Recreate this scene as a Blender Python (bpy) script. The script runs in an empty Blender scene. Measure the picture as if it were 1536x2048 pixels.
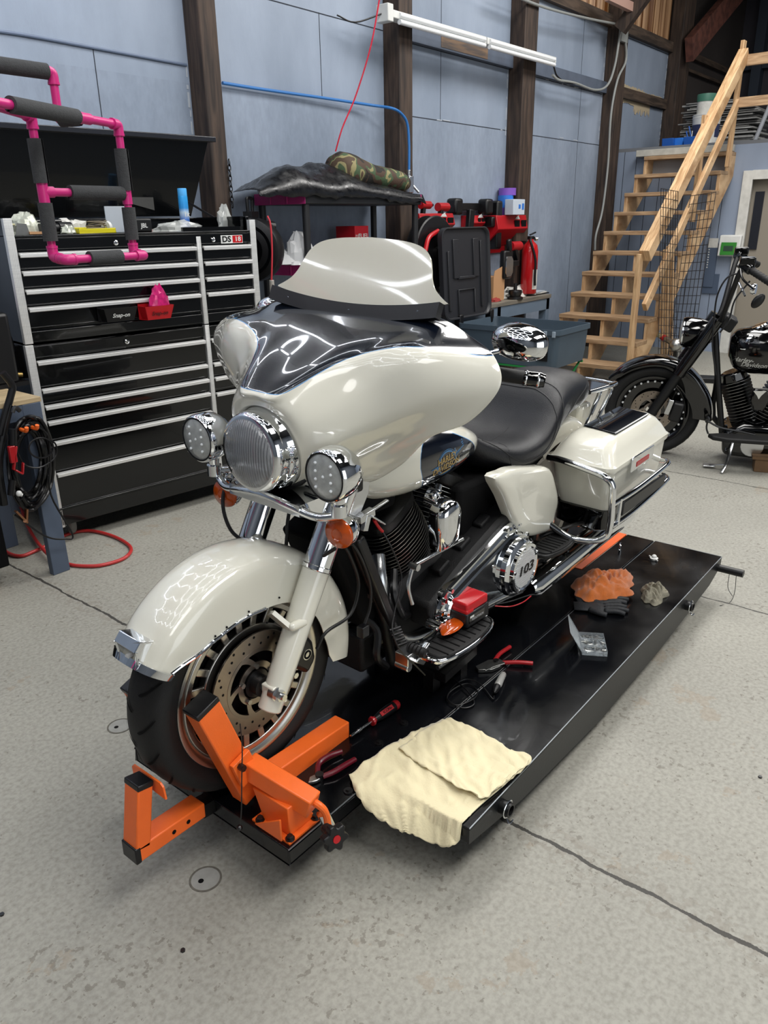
import bpy, bmesh, math, random
from mathutils import Vector, Matrix, Euler, noise as mnoise
PI = math.pi
random.seed(7)
SC = bpy.context.scene
COL = SC.collection
def V(*a): return Vector(a[0]) if len(a) == 1 else Vector(a)
# ---------------------------------------------------------------- camera (fitted to the lift, the posts and the stairs)
CAM = V(-.9809, -1.1158, 1.6397)
YAW, PITCH, ROLL, FPX = .6827, .3640, -.0166, 1526.35
FW = V(math.cos(YAW)*math.cos(PITCH), math.sin(YAW)*math.cos(PITCH), -math.sin(PITCH))
_r = V(math.sin(YAW), -math.cos(YAW), 0); _u = _r.cross(FW)
RT = _r*math.cos(ROLL) + _u*math.sin(ROLL); UP = _u*math.cos(ROLL) - _r*math.sin(ROLL)
def pix(x, y, ax, v):
    """where the sight line of an image point meets the real plane ax = v"""
    d = FW + RT*((x-768)/FPX) - UP*((y-1024)/FPX)
    i = 'xyz'.index(ax)
    return CAM + d*((v-CAM[i])/d[i])
def pixp(x, y, p0, n):
    d = FW + RT*((x-768)/FPX) - UP*((y-1024)/FPX); n = V(n)
    return CAM + d*((V(p0)-CAM).dot(n)/d.dot(n))
cam = bpy.data.objects.new('camera', bpy.data.cameras.new('camera'))
COL.objects.link(cam)
cam.matrix_world = Matrix(((RT.x, UP.x, -FW.x, CAM.x), (RT.y, UP.y, -FW.y, CAM.y), (RT.z, UP.z, -FW.z, CAM.z), (0, 0, 0, 1)))
cam.data.sensor_fit = 'VERTICAL'; cam.data.sensor_height = 36; cam.data.lens = FPX*36/2048
cam.data.clip_start = .02; cam.data.clip_end = 100
SC.camera = cam
SC.view_settings.view_transform = 'Standard'; SC.view_settings.look = 'None'
SC.view_settings.exposure = -.38; SC.view_settings.gamma = 1; SC.view_settings.use_curve_mapping = False
# ---------------------------------------------------------------- materials
def lin(c):
    if isinstance(c, str):
        c = c.lstrip('#'); c = [int(c[i:i+2], 16)/255 for i in (0, 2, 4)]
        return tuple((v/12.92 if v <= .04045 else ((v+.055)/1.055)**2.4) for v in c) + (1,)
    return tuple(c)+(1,) if len(c) == 3 else tuple(c)
MATS = {}
def mat(name, c='#808080', rough=.5, metal=0, coat=0, bump=0, bscale=60, var=0, vscale=6, trans=0, alpha=1, emit=0, ior=1.45, sheen=0, rvar=0, stretch=None, aniso=0, detail=6, spec=None):
    m = bpy.data.materials.new(name); m.use_nodes = True; MATS[name] = m
    nt = m.node_tree; b = nt.nodes['Principled BSDF']; L = nt.links.new
    b.inputs['Base Color'].default_value = lin(c); b.inputs['Roughness'].default_value = rough
    b.inputs['Metallic'].default_value = metal; b.inputs['Coat Weight'].default_value = coat
    b.inputs['Coat Roughness'].default_value = .03; b.inputs['IOR'].default_value = ior
    b.inputs['Transmission Weight'].default_value = trans; b.inputs['Alpha'].default_value = alpha
    b.inputs['Sheen Weight'].default_value = sheen; b.inputs['Anisotropic'].default_value = aniso
    if spec is not None: b.inputs['Specular IOR Level'].default_value = spec
    if emit:
        b.inputs['Emission Color'].default_value = lin(c); b.inputs['Emission Strength'].default_value = emit
    tc = nt.nodes.new('ShaderNodeTexCoord'); src = tc.outputs['Object']
    if stretch:
        mp = nt.nodes.new('ShaderNodeMapping'); mp.inputs['Scale'].default_value = stretch; L(src, mp.inputs['Vector']); src = mp.outputs['Vector']
    def nz(s, d=detail):
        n = nt.nodes.new('ShaderNodeTexNoise'); n.inputs['Scale'].default_value = s; n.inputs['Detail'].default_value = d
        L(src, n.inputs['Vector']); return n
    if var:
        n = nz(vscale); r = nt.nodes.new('ShaderNodeValToRGB'); L(n.outputs['Fac'], r.inputs['Fac'])
        cc = lin(c); r.color_ramp.elements[0].position = .3; r.color_ramp.elements[1].position = .72
        r.color_ramp.elements[0].color = tuple(max(0, x*(1-var)) for x in cc[:3])+(1,)
        r.color_ramp.elements[1].color = tuple(min(1, x*(1+var)) for x in cc[:3])+(1,)
        L(r.outputs['Color'], b.inputs['Base Color'])
    if rvar:
        n = nz(vscale*1.7); mr = nt.nodes.new('ShaderNodeMapRange'); L(n.outputs['Fac'], mr.inputs['Value'])
        mr.inputs['From Min'].default_value = .3; mr.inputs['From Max'].default_value = .7
        mr.inputs['To Min'].default_value = max(0, rough-rvar); mr.inputs['To Max'].default_value = rough+rvar
        L(mr.outputs['Result'], b.inputs['Roughness'])
    if bump:
        n = nz(bscale); bp = nt.nodes.new('ShaderNodeBump'); bp.inputs['Strength'].default_value = bump; bp.inputs['Distance'].default_value = .004
        L(n.outputs['Fac'], bp.inputs['Height']); L(bp.outputs['Normal'], b.inputs['Normal'])
    return m
M = mat
cream = M('cream_paint', '#d5d3c6', .16, coat=1)
cream2 = M('cream_satin', '#d6d3c6', .3, coat=.3)
navy = M('navy_paint', '#060a12', .12, coat=.7)
blackgloss = M('black_gloss', '#030304', .1, coat=.6)
chrome = M('chrome', '#e4e6e8', .05, metal=1)
chromes = M('chrome_brushed', '#c9cbcd', .25, metal=1, aniso=.5)
steel = M('steel', '#a9a9a6', .32, metal=1, var=.12, vscale=20)
darksteel = M('dark_steel', '#4a4a4b', .38, metal=1)
discm = M('disc_steel', '#9a8f84', .33, metal=1, var=.2, vscale=9)
blackpc = M('black_powder', '#070708', .42, bump=.25, bscale=400)
blackwr = M('black_wrinkle', '#08080a', .5, bump=.5, bscale=500)
blackpl = M('black_plastic', '#0d0d0f', .38)
blackmat = M('black_matte', '#050506', .8, spec=.2)
rubber = M('tyre_rubber', '#0c0c0d', .62, bump=.15, bscale=300, var=.2, vscale=12)
leather = M('black_leather', '#111216', .38, bump=.35, bscale=420, rvar=.08)
orange = M('orange_powder', '#ee6a26', .36, bump=.12, bscale=350, var=.06, vscale=12)
orangep = M('orange_plate', '#dd5d20', .5, var=.08)
amber = M('amber_lens', '#b4480c', .18, coat=.6, var=.15, vscale=60)
lens = M('clear_lens', '#d4d8da', .03, trans=.92, ior=1.3)
lensgrey = M('frosted_lens', '#a3a6a4', .22, coat=.7, bump=.3, bscale=90, var=.18, vscale=40)
glass = M('glass', '#ffffff', .02, trans=1)
red = M('red_plastic', '#b3131c', .35)
redv = M('red_vinyl', '#a01a20', .3, coat=.3)
maroon = M('maroon_vinyl', '#5c0f1e', .3, coat=.3)
white = M('white_plastic', '#d8d8d6', .4)
whitep = M('white_paint', '#cfd0cd', .5, var=.08)
silver = M('aluminium_trim', '#f0f0ee', .4, metal=.65, aniso=.4, stretch=(1, 40, 40), var=.08, vscale=4)
wheelsil = M('wheel_silver', '#b5b2ac', .3, metal=1)
greyb = M('grey_blue_paint', '#4c5768', .5, var=.07, vscale=10)
pink = M('pink_pipe', '#c22a75', .35)
foam = M('grey_foam', '#3b3c3d', .95, bump=.6, bscale=260, var=.1, vscale=80)
boxblk = M('black_enamel', '#060708', .16, coat=.4, spec=.4)
M('bag_grey', '#42505c', .5, var=.05)
# ---------------------------------------------------------------- mesh builder
class MB:
    def __init__(s): s.v = []; s.f = []; s.m = []; s.cur = 0
    def add(s, vs, fs):
        o = len(s.v); s.v += [V(v) for v in vs]; s.f += [tuple(i+o for i in f) for f in fs]; s.m += [s.cur]*len(fs); return s
    def box(s, a, b, rot=None, piv=None):
        x0, y0, z0 = a; x1, y1, z1 = b
        vs = [V(x, y, z) for z in (z0, z1) for y in (y0, y1) for x in (x0, x1)]
        if rot is not None:
            piv = V(piv) if piv is not None else (V(a)+V(b))/2
            R = Euler(rot).to_matrix(); vs = [R @ (v-piv)+piv for v in vs]
        return s.add(vs, [(0, 2, 3, 1), (4, 5, 7, 6), (0, 1, 5, 4), (2, 6, 7, 3), (0, 4, 6, 2), (1, 3, 7, 5)])
    def bar(s, p0, p1, w, h, up=(0, 0, 1), cap=True):
        """rectangular bar from p0 to p1: w across, h along up"""
        p0 = V(p0); p1 = V(p1); d = (p1-p0).normalized(); up = V(up)
        x = d.cross(up).normalized(); y = x.cross(d).normalized()
        vs = [p+x*(a*w/2)+y*(b*h/2) for p in (p0, p1) for a, b in ((-1, -1), (1, -1), (1, 1), (-1, 1))]
        return s.add(vs, [(0, 1, 2, 3)[::-1], (4, 5, 6, 7), (0, 1, 5, 4), (1, 2, 6, 5), (2, 3, 7, 6), (3, 0, 4, 7)])
    def cyl(s, p0, p1, r0, r1=None, n=20, cap=True):
        r1 = r0 if r1 is None else r1
        p0 = V(p0); p1 = V(p1); d = (p1-p0).normalized()
        x = d.orthogonal().normalized(); y = d.cross(x)
        vs = [p+(x*math.cos(2*PI*i/n)+y*math.sin(2*PI*i/n))*r for p, r in ((p0, r0), (p1, r1)) for i in range(n)]
        fs = [(i, (i+1) % n, n+(i+1) % n, n+i) for i in range(n)]
        if cap: fs += [tuple(range(n))[::-1], tuple(range(n, 2*n))]
        return s.add(vs, fs)
    def lathe(s, prof, o, d, n=32, ref=None, a0=0, a1=2*PI):
        """prof = [(r, h)...] about axis through o along d"""
        o = V(o); d = V(d).normalized(); x = (V(ref)-d*V(ref).dot(d)).normalized() if ref else d.orthogonal().normalized(); y = d.cross(x)
        full = abs(a1-a0-2*PI) < 1e-6; k = n if full else n+1; vs = []
        for r, h in prof:
            for i in range(k):
                a = a0+(a1-a0)*i/n; vs.append(o+d*h+(x*math.cos(a)+y*math.sin(a))*r)
        fs = []
        for j in range(len(prof)-1):
            for i in range(n):
                i2 = (i+1) % k; fs.append((j*k+i, j*k+i2, (j+1)*k+i2, (j+1)*k+i))
        return s.add(vs, fs)
    def sph(s, c, r, sc=(1, 1, 1), n=16, rot=None):
        c = V(c); vs = []; fs = []; m = n//2; R = Euler(rot).to_matrix() if rot else None
        for j in range(m+1):
            for i in range(n):
                p = V(r*sc[0]*math.sin(PI*j/m)*math.cos(2*PI*i/n), r*sc[1]*math.sin(PI*j/m)*math.sin(2*PI*i/n), r*sc[2]*math.cos(PI*j/m))
                vs.append(c+(R @ p if R else p))
        for j in range(m):
            for i in range(n): fs.append((j*n+i, (j+1)*n+i, (j+1)*n+(i+1) % n, j*n+(i+1) % n))
        return s.add(vs, fs)
    def tube(s, pts, r, n=10, sm=4, closed=False, cap=True, flat=None):
        pts = [V(p) for p in pts]
        if sm: pts = spline(pts, sm, closed)
        k = len(pts); rings = []; nrm = None
        for i, p in enumerate(pts):
            a = pts[(i-1) % k] if closed or i > 0 else p; b = pts[(i+1) % k] if closed or i < k-1 else p
            t = (b-a).normalized() if (b-a).length > 1e-9 else V(0, 0, 1)
            if nrm is None: nrm = t.orthogonal().normalized()
            else:
                nrm = nrm-t*nrm.dot(t); nrm = nrm.normalized() if nrm.length > 1e-6 else t.orthogonal().normalized()
            bi = t.cross(nrm); rr = r(i/(k-1)) if callable(r) else r
            rings.append([p+(nrm*math.cos(2*PI*q/n)+bi*math.sin(2*PI*q/n))*rr for q in range(n)])
        return s.loft(rings, closed, cap)
    def loft(s, rings, closed=False, cap=True, wrap=True):
        n = len(rings[0]); k = len(rings); vs = [p for r in rings for p in r]; fs = []
        for j in range(k if closed else k-1):
            j2 = (j+1) % k
            for i in range(n if wrap else n-1):
                i2 = (i+1) % n; fs.append((j*n+i, j*n+i2, j2*n+i2, j2*n+i))
        if cap and not closed and wrap: fs += [tuple(range(n))[::-1], tuple((k-1)*n+i for i in range(n))]
        return s.add(vs, fs)
    def grid(s, g, th=0):
        """g[j][i] points; th = thickness along the surface normal (inwards)"""
        h = len(g); w = len(g[0]); vs = [V(p) for r in g for p in r]
        fs = [(j*w+i, j*w+i+1, (j+1)*w+i+1, (j+1)*w+i) for j in range(h-1) for i in range(w-1)]
        if th:
            ns = []
            for j in range(h):
                for i in range(w):
                    a = V(g[j][min(i+1, w-1)])-V(g[j][max(i-1, 0)]); b = V(g[min(j+1, h-1)][i])-V(g[max(j-1, 0)][i])
                    c = a.cross(b); ns.append(c.normalized() if c.length > 1e-12 else V(0, 0, 1))
            N = len(vs); vs += [v-n*th for v, n in zip(vs, ns)]
            fs += [tuple(N+i for i in f[::-1]) for f in fs]
            bd = [i for i in range(w)]+[j*w+w-1 for j in range(1, h)]+[(h-1)*w+i for i in range(w-2, -1, -1)]+[j*w for j in range(h-2, 0, -1)]
            for a, b in zip(bd, bd[1:]+bd[:1]): fs.append((b, a, N+a, N+b))
        return s.add(vs, fs)
    def prism(s, poly, o, x, y, d):
        """polygon (in x, y axes at o) extruded by vector d"""
        o = V(o); x = V(x); y = V(y); d = V(d); n = len(poly)
        b = [o+x*p+y*q_ for p, q_ in poly]; vs = b+[v+d for v in b]
        return s.add(vs, [tuple(range(n))[::-1], tuple(range(n, 2*n))]+[(i, (i+1) % n, n+(i+1) % n, n+i) for i in range(n)])
    def build(s, name, m, parent=None, bevel=0, ang=35, subsurf=0, segs=2, smooth=True):
        me = bpy.data.meshes.new(name); me.from_pydata([tuple(v) for v in s.v], [], s.f); 
        ms = m if isinstance(m, (list, tuple)) else [m]
        for x in ms: me.materials.append(x)
        for p, i in zip(me.polygons, s.m): p.material_index = i
        bm = bmesh.new(); bm.from_mesh(me); bmesh.ops.remove_doubles(bm, verts=bm.verts, dist=1e-6); bmesh.ops.recalc_face_normals(bm, faces=bm.faces); bm.to_mesh(me); bm.free()
        if smooth:
            me.shade_smooth()
            if ang < 180: me.set_sharp_from_angle(angle=math.radians(ang))
        o = bpy.data.objects.new(name, me); COL.objects.link(o)
        if parent: o.parent = parent
        if subsurf:
            q = o.modifiers.new('s', 'SUBSURF'); q.levels = q.render_levels = subsurf
        if bevel:
            q = o.modifiers.new('b', 'BEVEL'); q.width = bevel; q.segments = segs; q.limit_method = 'ANGLE'; q.angle_limit = math.radians(40)
        return o
def spline(pts, k=6, closed=False):
    pts = [V(p) for p in pts]; n = len(pts)
    if n < 3: return pts
    out = []
    for i in range(n if closed else n-1):
        p1 = pts[i]; p2 = pts[(i+1) % n]
        p0 = pts[(i-1) % n] if closed or i > 0 else p1*2-p2
        p3 = pts[(i+2) % n] if closed or i+2 < n else p2*2-p1
        for j in range(k):
            t = j/k; out.append(.5*((2*p1)+(p2-p0)*t+(2*p0-5*p1+4*p2-p3)*t*t+(3*p1-p0-3*p2+p3)*t*t*t))
    if not closed: out.append(pts[-1])
    return out
def sgrid(g, ku=5, kv=5, closedv=False):
    rows = [spline(r, ku) for r in g]; cols = list(zip(*rows))
    cols = [spline(list(c), kv, closedv) for c in cols]
    return [list(r) for r in zip(*cols)]
def arc(c, r, a0, a1, n, x=(1, 0, 0), y=(0, 0, 1)):
    c = V(c); x = V(x); y = V(y)
    return [c+x*(r*math.cos(a0+(a1-a0)*i/n))+y*(r*math.sin(a0+(a1-a0)*i/n)) for i in range(n+1)]
def tag(o, label=None, cat=None, group=None, kind=None):
    if label: o['label'] = label
    if cat: o['category'] = cat
    if group: o['group'] = group
    if kind: o['kind'] = kind
    return o
def empty(name, loc, rz=0, label=None, cat=None, group=None):
    o = bpy.data.objects.new(name, None); COL.objects.link(o); o.location = loc; o.rotation_euler = (0, 0, rz); o.empty_display_size = .05
    return tag(o, label, cat, group)
def struct(name, mb, m, **k):
    o = mb.build(name, m, **k); o['kind'] = 'structure'; return o
def copy_tree(o, parent=None):
    c = o.copy(); COL.objects.link(c); c.parent = parent
    for ch in list(o.children): copy_tree(ch, c)
    return c
def text(name, s, size, m, loc, xdir, ydir, parent=None, ext=.0006, align='CENTER', shear=0, sx=1, bold=0):
    cu = bpy.data.curves.new(name, 'FONT'); cu.body = s; cu.size = size; cu.extrude = ext; cu.align_x = align; cu.align_y = 'CENTER'; cu.shear = shear; cu.resolution_u = 3
    cu.offset = bold*size
    t = bpy.data.objects.new(name, cu); COL.objects.link(t)
    me = bpy.data.meshes.new_from_object(t.evaluated_get(bpy.context.evaluated_depsgraph_get()))
    bpy.data.objects.remove(t); bpy.data.curves.remove(cu)
    x = V(xdir).normalized(); y = V(ydir).normalized(); z = x.cross(y).normalized(); y = z.cross(x)
    R = Matrix((x*sx, y, z)).transposed().to_4x4(); R.translation = V(loc); me.transform(R)
    me.materials.clear(); me.materials.append(m)
    o = bpy.data.objects.new(name, me); COL.objects.link(o)
    if parent: o.parent = parent
    return o
def rrect(w, h, r, n=5):
    out = []
    for cx, cy, a in ((w/2-r, h/2-r, 0), (-w/2+r, h/2-r, PI/2), (-w/2+r, -h/2+r, PI), (w/2-r, -h/2+r, 3*PI/2)):
        for i in range(n+1): out.append((cx+r*math.cos(a+PI/2*i/n), cy+r*math.sin(a+PI/2*i/n)))
    return out
# ================================================================ the room
def nodes(m): return m.node_tree, m.node_tree.nodes, m.node_tree.links.new
def floor_mat():
    m = bpy.data.materials.new('concrete'); m.use_nodes = True; nt, N, L = nodes(m); b = N['Principled BSDF']
    geo = N.new('ShaderNodeNewGeometry'); pos = geo.outputs['Position']
    def nz(s, d=8, r=.55):
        n = N.new('ShaderNodeTexNoise'); n.inputs['Scale'].default_value = s; n.inputs['Detail'].default_value = d; n.inputs['Roughness'].default_value = r; L(pos, n.inputs['Vector']); return n.outputs['Fac']
    def math_(op, a, b_=None, c=None):
        n = N.new('ShaderNodeMath'); n.operation = op
        for i, x in enumerate((a, b_, c)):
            if x is None: continue
            if isinstance(x, (int, float)): n.inputs[i].default_value = x
            else: L(x, n.inputs[i])
        return n.outputs[0]
    def ramp(f, stops):
        r = N.new('ShaderNodeValToRGB'); L(f, r.inputs['Fac'])
        for i, (p, c) in enumerate(stops):
            e = r.color_ramp.elements[i] if i < 2 else r.color_ramp.elements.new(p)
            e.position = p; e.color = lin(c)
        return r.outputs['Color']
    def mix(f, a, b_):
        n = N.new('ShaderNodeMix'); n.data_type = 'RGBA'
        if isinstance(f, (int, float)): n.inputs[0].default_value = f
        else: L(f, n.inputs[0])
        for i, x in ((6, a), (7, b_)):
            if isinstance(x, str): n.inputs[i].default_value = lin(x)
            else: L(x, n.inputs[i])
        return n.outputs[2]
    base = ramp(nz(1.3), [(.3, '#807e74'), (.5, '#8d8b81'), (.72, '#99978c')])
    fine = ramp(nz(70), [(.3, '#716f69'), (.6, '#a5a49c')])
    c = mix(.42, base, fine)
    # pits and flakes
    pit = math_('GREATER_THAN', math_('MULTIPLY', nz(44, 4, .55), math_('ADD', nz(2.2, 3), .60)), .722)
    c = mix(math_('MULTIPLY', pit, .5), c, '#625c52')
    rust = math_('MULTIPLY', math_('GREATER_THAN', math_('MULTIPLY', nz(5, 9, .7), math_('ADD', nz(.9, 2), .5)), .665), .28)
    c = mix(rust, c, '#8a765e')
    # cracks along world Y at x = .6 and 2.37, 4.14
    sx = N.new('ShaderNodeSeparateXYZ'); L(pos, sx.inputs[0]); X = sx.outputs['X']
    w = math_('MULTIPLY', math_('SUBTRACT', nz(3.2, 10, .72), .5), .06)
    xs = math_('ADD', X, w); cr = None
    for x0, wd in ((.6, .0060), (2.372, .0045), (4.14, .0045)):
        d = math_('LESS_THAN', math_('ABSOLUTE', math_('SUBTRACT', xs, x0)), math_('MULTIPLY', nz(14, 4), wd*2))
        cr = d if cr is None else math_('MAXIMUM', cr, d)
    spall = math_('MULTIPLY', math_('LESS_THAN', math_('ABSOLUTE', math_('SUBTRACT', xs, .6)), .06), math_('GREATER_THAN', nz(30, 5), .53))
    c = mix(math_('MULTIPLY', spall, .35), c, '#7a7368')
    c = mix(cr, c, '#3c3a36')
    L(c, b.inputs['Base Color'])
    mr = N.new('ShaderNodeMapRange'); L(nz(3), mr.inputs['Value']); mr.inputs['To Min'].default_value = .5; mr.inputs['To Max'].default_value = .75; L(mr.outputs[0], b.inputs['Roughness'])
    hgt = math_('SUBTRACT', math_('ADD', math_('MULTIPLY', nz(70), .35), math_('MULTIPLY', nz(9), .3)), math_('ADD', math_('MULTIPLY', cr, 1.5), math_('MULTIPLY', pit, .6)))
    bp = N.new('ShaderNodeBump'); bp.inputs['Strength'].default_value = .5; bp.inputs['Distance'].default_value = .003; L(hgt, bp.inputs['Height']); L(bp.outputs['Normal'], b.inputs['Normal'])
    return m
def wall_mat():
    """painted chipboard up to 2.5 m, smoother painted plywood above, board seams, bare patches along the ledger"""
    m = bpy.data.materials.new('painted_board'); m.use_nodes = True; nt, N, L = nodes(m); b = N['Principled BSDF']
    geo = N.new('ShaderNodeNewGeometry'); pos = geo.outputs['Position']
    mp = N.new('ShaderNodeMapping'); mp.inputs['Scale'].default_value = (1, 1, .42); L(pos, mp.inputs['Vector'])
    def nz(s, d=6, r=.55, v=None):
        n = N.new('ShaderNodeTexNoise'); n.inputs['Scale'].default_value = s; n.inputs['Detail'].default_value = d; n.inputs['Roughness'].default_value = r; L(v or mp.outputs[0], n.inputs['Vector']); return n.outputs['Fac']
    r = N.new('ShaderNodeValToRGB'); L(nz(1.6, 5), r.inputs['Fac'])
    r.color_ramp.elements[0].position = .3; r.color_ramp.elements[0].color = lin('#7f8b9c'); r.color_ramp.elements[1].position = .7; r.color_ramp.elements[1].color = lin('#98a4b6')
    sx = N.new('ShaderNodeSeparateXYZ'); L(pos, sx.inputs[0])
    up = N.new('ShaderNodeMath'); up.operation = 'GREATER_THAN'; L(sx.outputs['Z'], up.inputs[0]); up.inputs[1].default_value = 2.5
    f = N.new('ShaderNodeValToRGB'); L(nz(26, 4, .6), f.inputs['Fac']); f.color_ramp.elements[0].position = .35; f.color_ramp.elements[0].color = (.80, .80, .80, 1); f.color_ramp.elements[1].position = .62; f.color_ramp.elements[1].color = (.97, .97, .97, 1)
    mx = N.new('ShaderNodeMix'); mx.data_type = 'RGBA'; mx.blend_type = 'MULTIPLY'; L(r.outputs[0], mx.inputs[6]); L(f.outputs[0], mx.inputs[7])
    inv = N.new('ShaderNodeMath'); inv.operation = 'MULTIPLY_ADD'; L(up.outputs[0], inv.inputs[0]); inv.inputs[1].default_value = -.55; inv.inputs[2].default_value = .6; L(inv.outputs[0], mx.inputs[0])
    L(mx.outputs[2], b.inputs['Base Color']); b.inputs['Roughness'].default_value = .42
    bp = N.new('ShaderNodeBump'); bp.inputs['Strength'].default_value = .45; bp.inputs['Distance'].default_value = .004; L(nz(30, 5, .6), bp.inputs['Height']); L(bp.outputs[0], b.inputs['Normal'])
    return m
def wood_mat(name, c0, c1, scale=(1, 1, .08), s=9, rough=.6, knots=True):
    m = bpy.data.materials.new(name); m.use_nodes = True; nt, N, L = nodes(m); b = N['Principled BSDF']
    tc = N.new('ShaderNodeTexCoord'); mp = N.new('ShaderNodeMapping'); mp.inputs['Scale'].default_value = scale; L(tc.outputs['Object'], mp.inputs['Vector'])
    n = N.new('ShaderNodeTexNoise'); n.inputs['Scale'].default_value = s; n.inputs['Detail'].default_value = 6; n.inputs['Distortion'].default_value = .6; L(mp.outputs[0], n.inputs['Vector'])
    r = N.new('ShaderNodeValToRGB'); L(n.outputs['Fac'], r.inputs['Fac']); r.color_ramp.elements[0].position = .35; r.color_ramp.elements[1].position = .65
    r.color_ramp.elements[0].color = lin(c0); r.color_ramp.elements[1].color = lin(c1); out = r.outputs[0]
    if knots:
        vo = N.new('ShaderNodeTexVoronoi'); vo.inputs['Scale'].default_value = 5.5; L(tc.outputs['Object'], vo.inputs['Vector'])
        lt = N.new('ShaderNodeMath'); lt.operation = 'LESS_THAN'; L(vo.outputs['Distance'], lt.inputs[0]); lt.inputs[1].default_value = .07
        mx = N.new('ShaderNodeMix'); mx.data_type = 'RGBA'; ml = N.new('ShaderNodeMath'); ml.operation = 'MULTIPLY'; L(lt.outputs[0], ml.inputs[0]); ml.inputs[1].default_value = .6; L(ml.outputs[0], mx.inputs[0]); L(out, mx.inputs[6]); mx.inputs[7].default_value = lin('#6b3d1c'); out = mx.outputs[2]
    L(out, b.inputs['Base Color']); b.inputs['Roughness'].default_value = rough
    bp = N.new('ShaderNodeBump'); bp.inputs['Strength'].default_value = .15; bp.inputs['Distance'].default_value = .003; L(n.outputs['Fac'], bp.inputs['Height']); L(bp.outputs[0], b.inputs['Normal'])
    return m
concrete = floor_mat(); wallm = wall_mat()
oldwood = wood_mat('old_timber', '#241a15', '#46372d', (3, 3, .3), 9, .7, False)
oldwoodx = wood_mat('old_timber_x', '#30261f', '#55463a', (.3, 3, 3), 9, .7, False)
pine = wood_mat('pine_slope', '#a8825a', '#d6b58c', (.5, 6, .9), 7, .55)
pinez = wood_mat('pine_upright', '#a17c56', '#ccaa80', (6, 6, .6), 7, .55)
piney = wood_mat('pine_tread', '#8d7052', '#b59775', (6, .6, 6), 7, .6, False)
redwood = wood_mat('reddish_timber', '#4a2a22', '#6b3f33', (2, 2, 2), 5, .7, False)
YW = 3.4
f = MB(); f.box((-5, -6, -.1), (14.4, YW+.02, 0)); struct('floor', f, concrete)
w = MB(); w.box((-5, YW, 0), (11.1, YW+.1, 3.84)); struct('wall_back', w, wallm)
# unpainted dark sheet wall beyond the last post, and the gable wall
tin = M('dark_sheet', '#3d3836', .6, var=.15, vscale=1.5)
tin2 = M('dark_sheet_gable', '#34323a', .6, var=.15, vscale=1.5)
w = MB(); w.box((11.1, YW+.02, 0), (14.4, YW+.1, 5.2)); struct('wall_back_far', w, tin)
w = MB(); w.box((14.3, -6, 0), (14.4, YW+.02, 5.6)); struct('wall_gable', w, tin2)
# ribs of the translucent sheet band above the boards
fib = wood_mat('amber_sheet', '#6a4020', '#caa27a', (9, 1, .15), 3, .35, False)
w = MB(); g = []
n = 96
w.box((-5, YW, 3.84), (6.4, YW+.1, 5.2)); struct('wall_back_upper', w, M('upper_dark_sheet', '#57524f', .6, var=.15, vscale=2)); w = MB()
for z in (3.8, 5.2):
    g.append([V(6.4+4.7*i/n, YW+.05-.03*(1 if (i % 4) in (1, 2) else 0), z) for i in range(n+1)])
w.grid(g); struct('wall_back_sheet', w, fib)
cg = MB(); cg.box((-5, -6, 5.2), (14.4, YW+.1, 5.3)); struct('ceiling', cg, M('roof_dark', '#2a2a2c', .8))
w = MB(); w.box((-5, -6.1, 0), (-3.2, -6, 5.2)); w.box((1.4, -6.1, 0), (14.4, -6, 5.2)); w.box((-3.2, -6.1, 3.6), (1.4, -6, 5.2)); struct('wall_front', w, M('front_wall', '#5d636c', .6))
w = MB(); w.box((-5.1, -6, 0), (-5, YW, 5.2)); struct('wall_left', w, MATS['front_wall'])
# posts
for nm_i, (xa, xb, yf) in enumerate(((2.635, 2.775, 3.245), (4.66, 4.84, 3.23), (6.69, 6.95, 3.23), (8.96, 9.2, 3.23), (11.0, 11.4, 3.23))):
    p = MB(); p.box((xa, yf, 0), (xb, YW, 5.2)); struct('trim_%d' % (nm_i+1), p, oldwood, bevel=.008)
# horizontal girts between posts
xs = [(4.84, 6.69), (6.95, 8.96), (9.2, 11.0)]
gpaint = M('girt_paint', '#545d6c', .55, var=.12, vscale=7)
k = 6
for i, (a, b_) in enumerate(xs):
    p = MB(); p.box((a, YW-.05, 3.06), (b_, YW, 3.18)); struct('trim_%d' % k, p, gpaint if i < 2 else oldwoodx); k += 1
for a, b_ in ((6.95, 8.96), (9.2, 11.0)):
    p = MB(); p.box((a, YW-.06, 3.76), (b_, YW, 3.88)); struct('trim_%d' % k, p, oldwoodx); k += 1
p = MB(); p.box((11.4, YW-.04, 3.80), (14.3, YW+.02, 3.88)); p.box((11.4, YW-.04, 3.62), (14.3, YW+.02, 3.66)); struct('trim_%d' % k, p, oldwoodx); k += 1
# bare foam / unpainted patches along the girt in the last bay
p = MB()
random.seed(3)
def ragged(x0, x1, z0, up, amp):
    pts = [(x0, z0)]; n = 26
    for i in range(n+1): pts.append((x0+(x1-x0)*i/n, z0+up*(amp*(.4+.6*random.random()))))
    pts.append((x1, z0)); return pts
bare = M('bare_foam', '#b3a489', .85, bump=.5, bscale=60)
p.prism(ragged(9.22, 10.2, 3.18, 1, .055), (0, YW-.002, 0), (1, 0, 0), (0, 0, 1), (0, -.006, 0))
p.prism(ragged(9.22, 9.95, 3.06, -1, .05), (0, YW-.002, 0), (1, 0, 0), (0, 0, 1), (0, -.004, 0))
p.prism(ragged(9.95, 10.5, 3.06, -1, .15), (0, YW-.002, 0), (1, 0, 0), (0, 0, 1), (0, -.004, 0))
p.prism(ragged(10.2, 10.9, 3.18, 1, .03), (0, YW-.002, 0), (1, 0, 0), (0, 0, 1), (0, -.006, 0))
struct('trim_%d' % k, p, bare); k += 1
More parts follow.
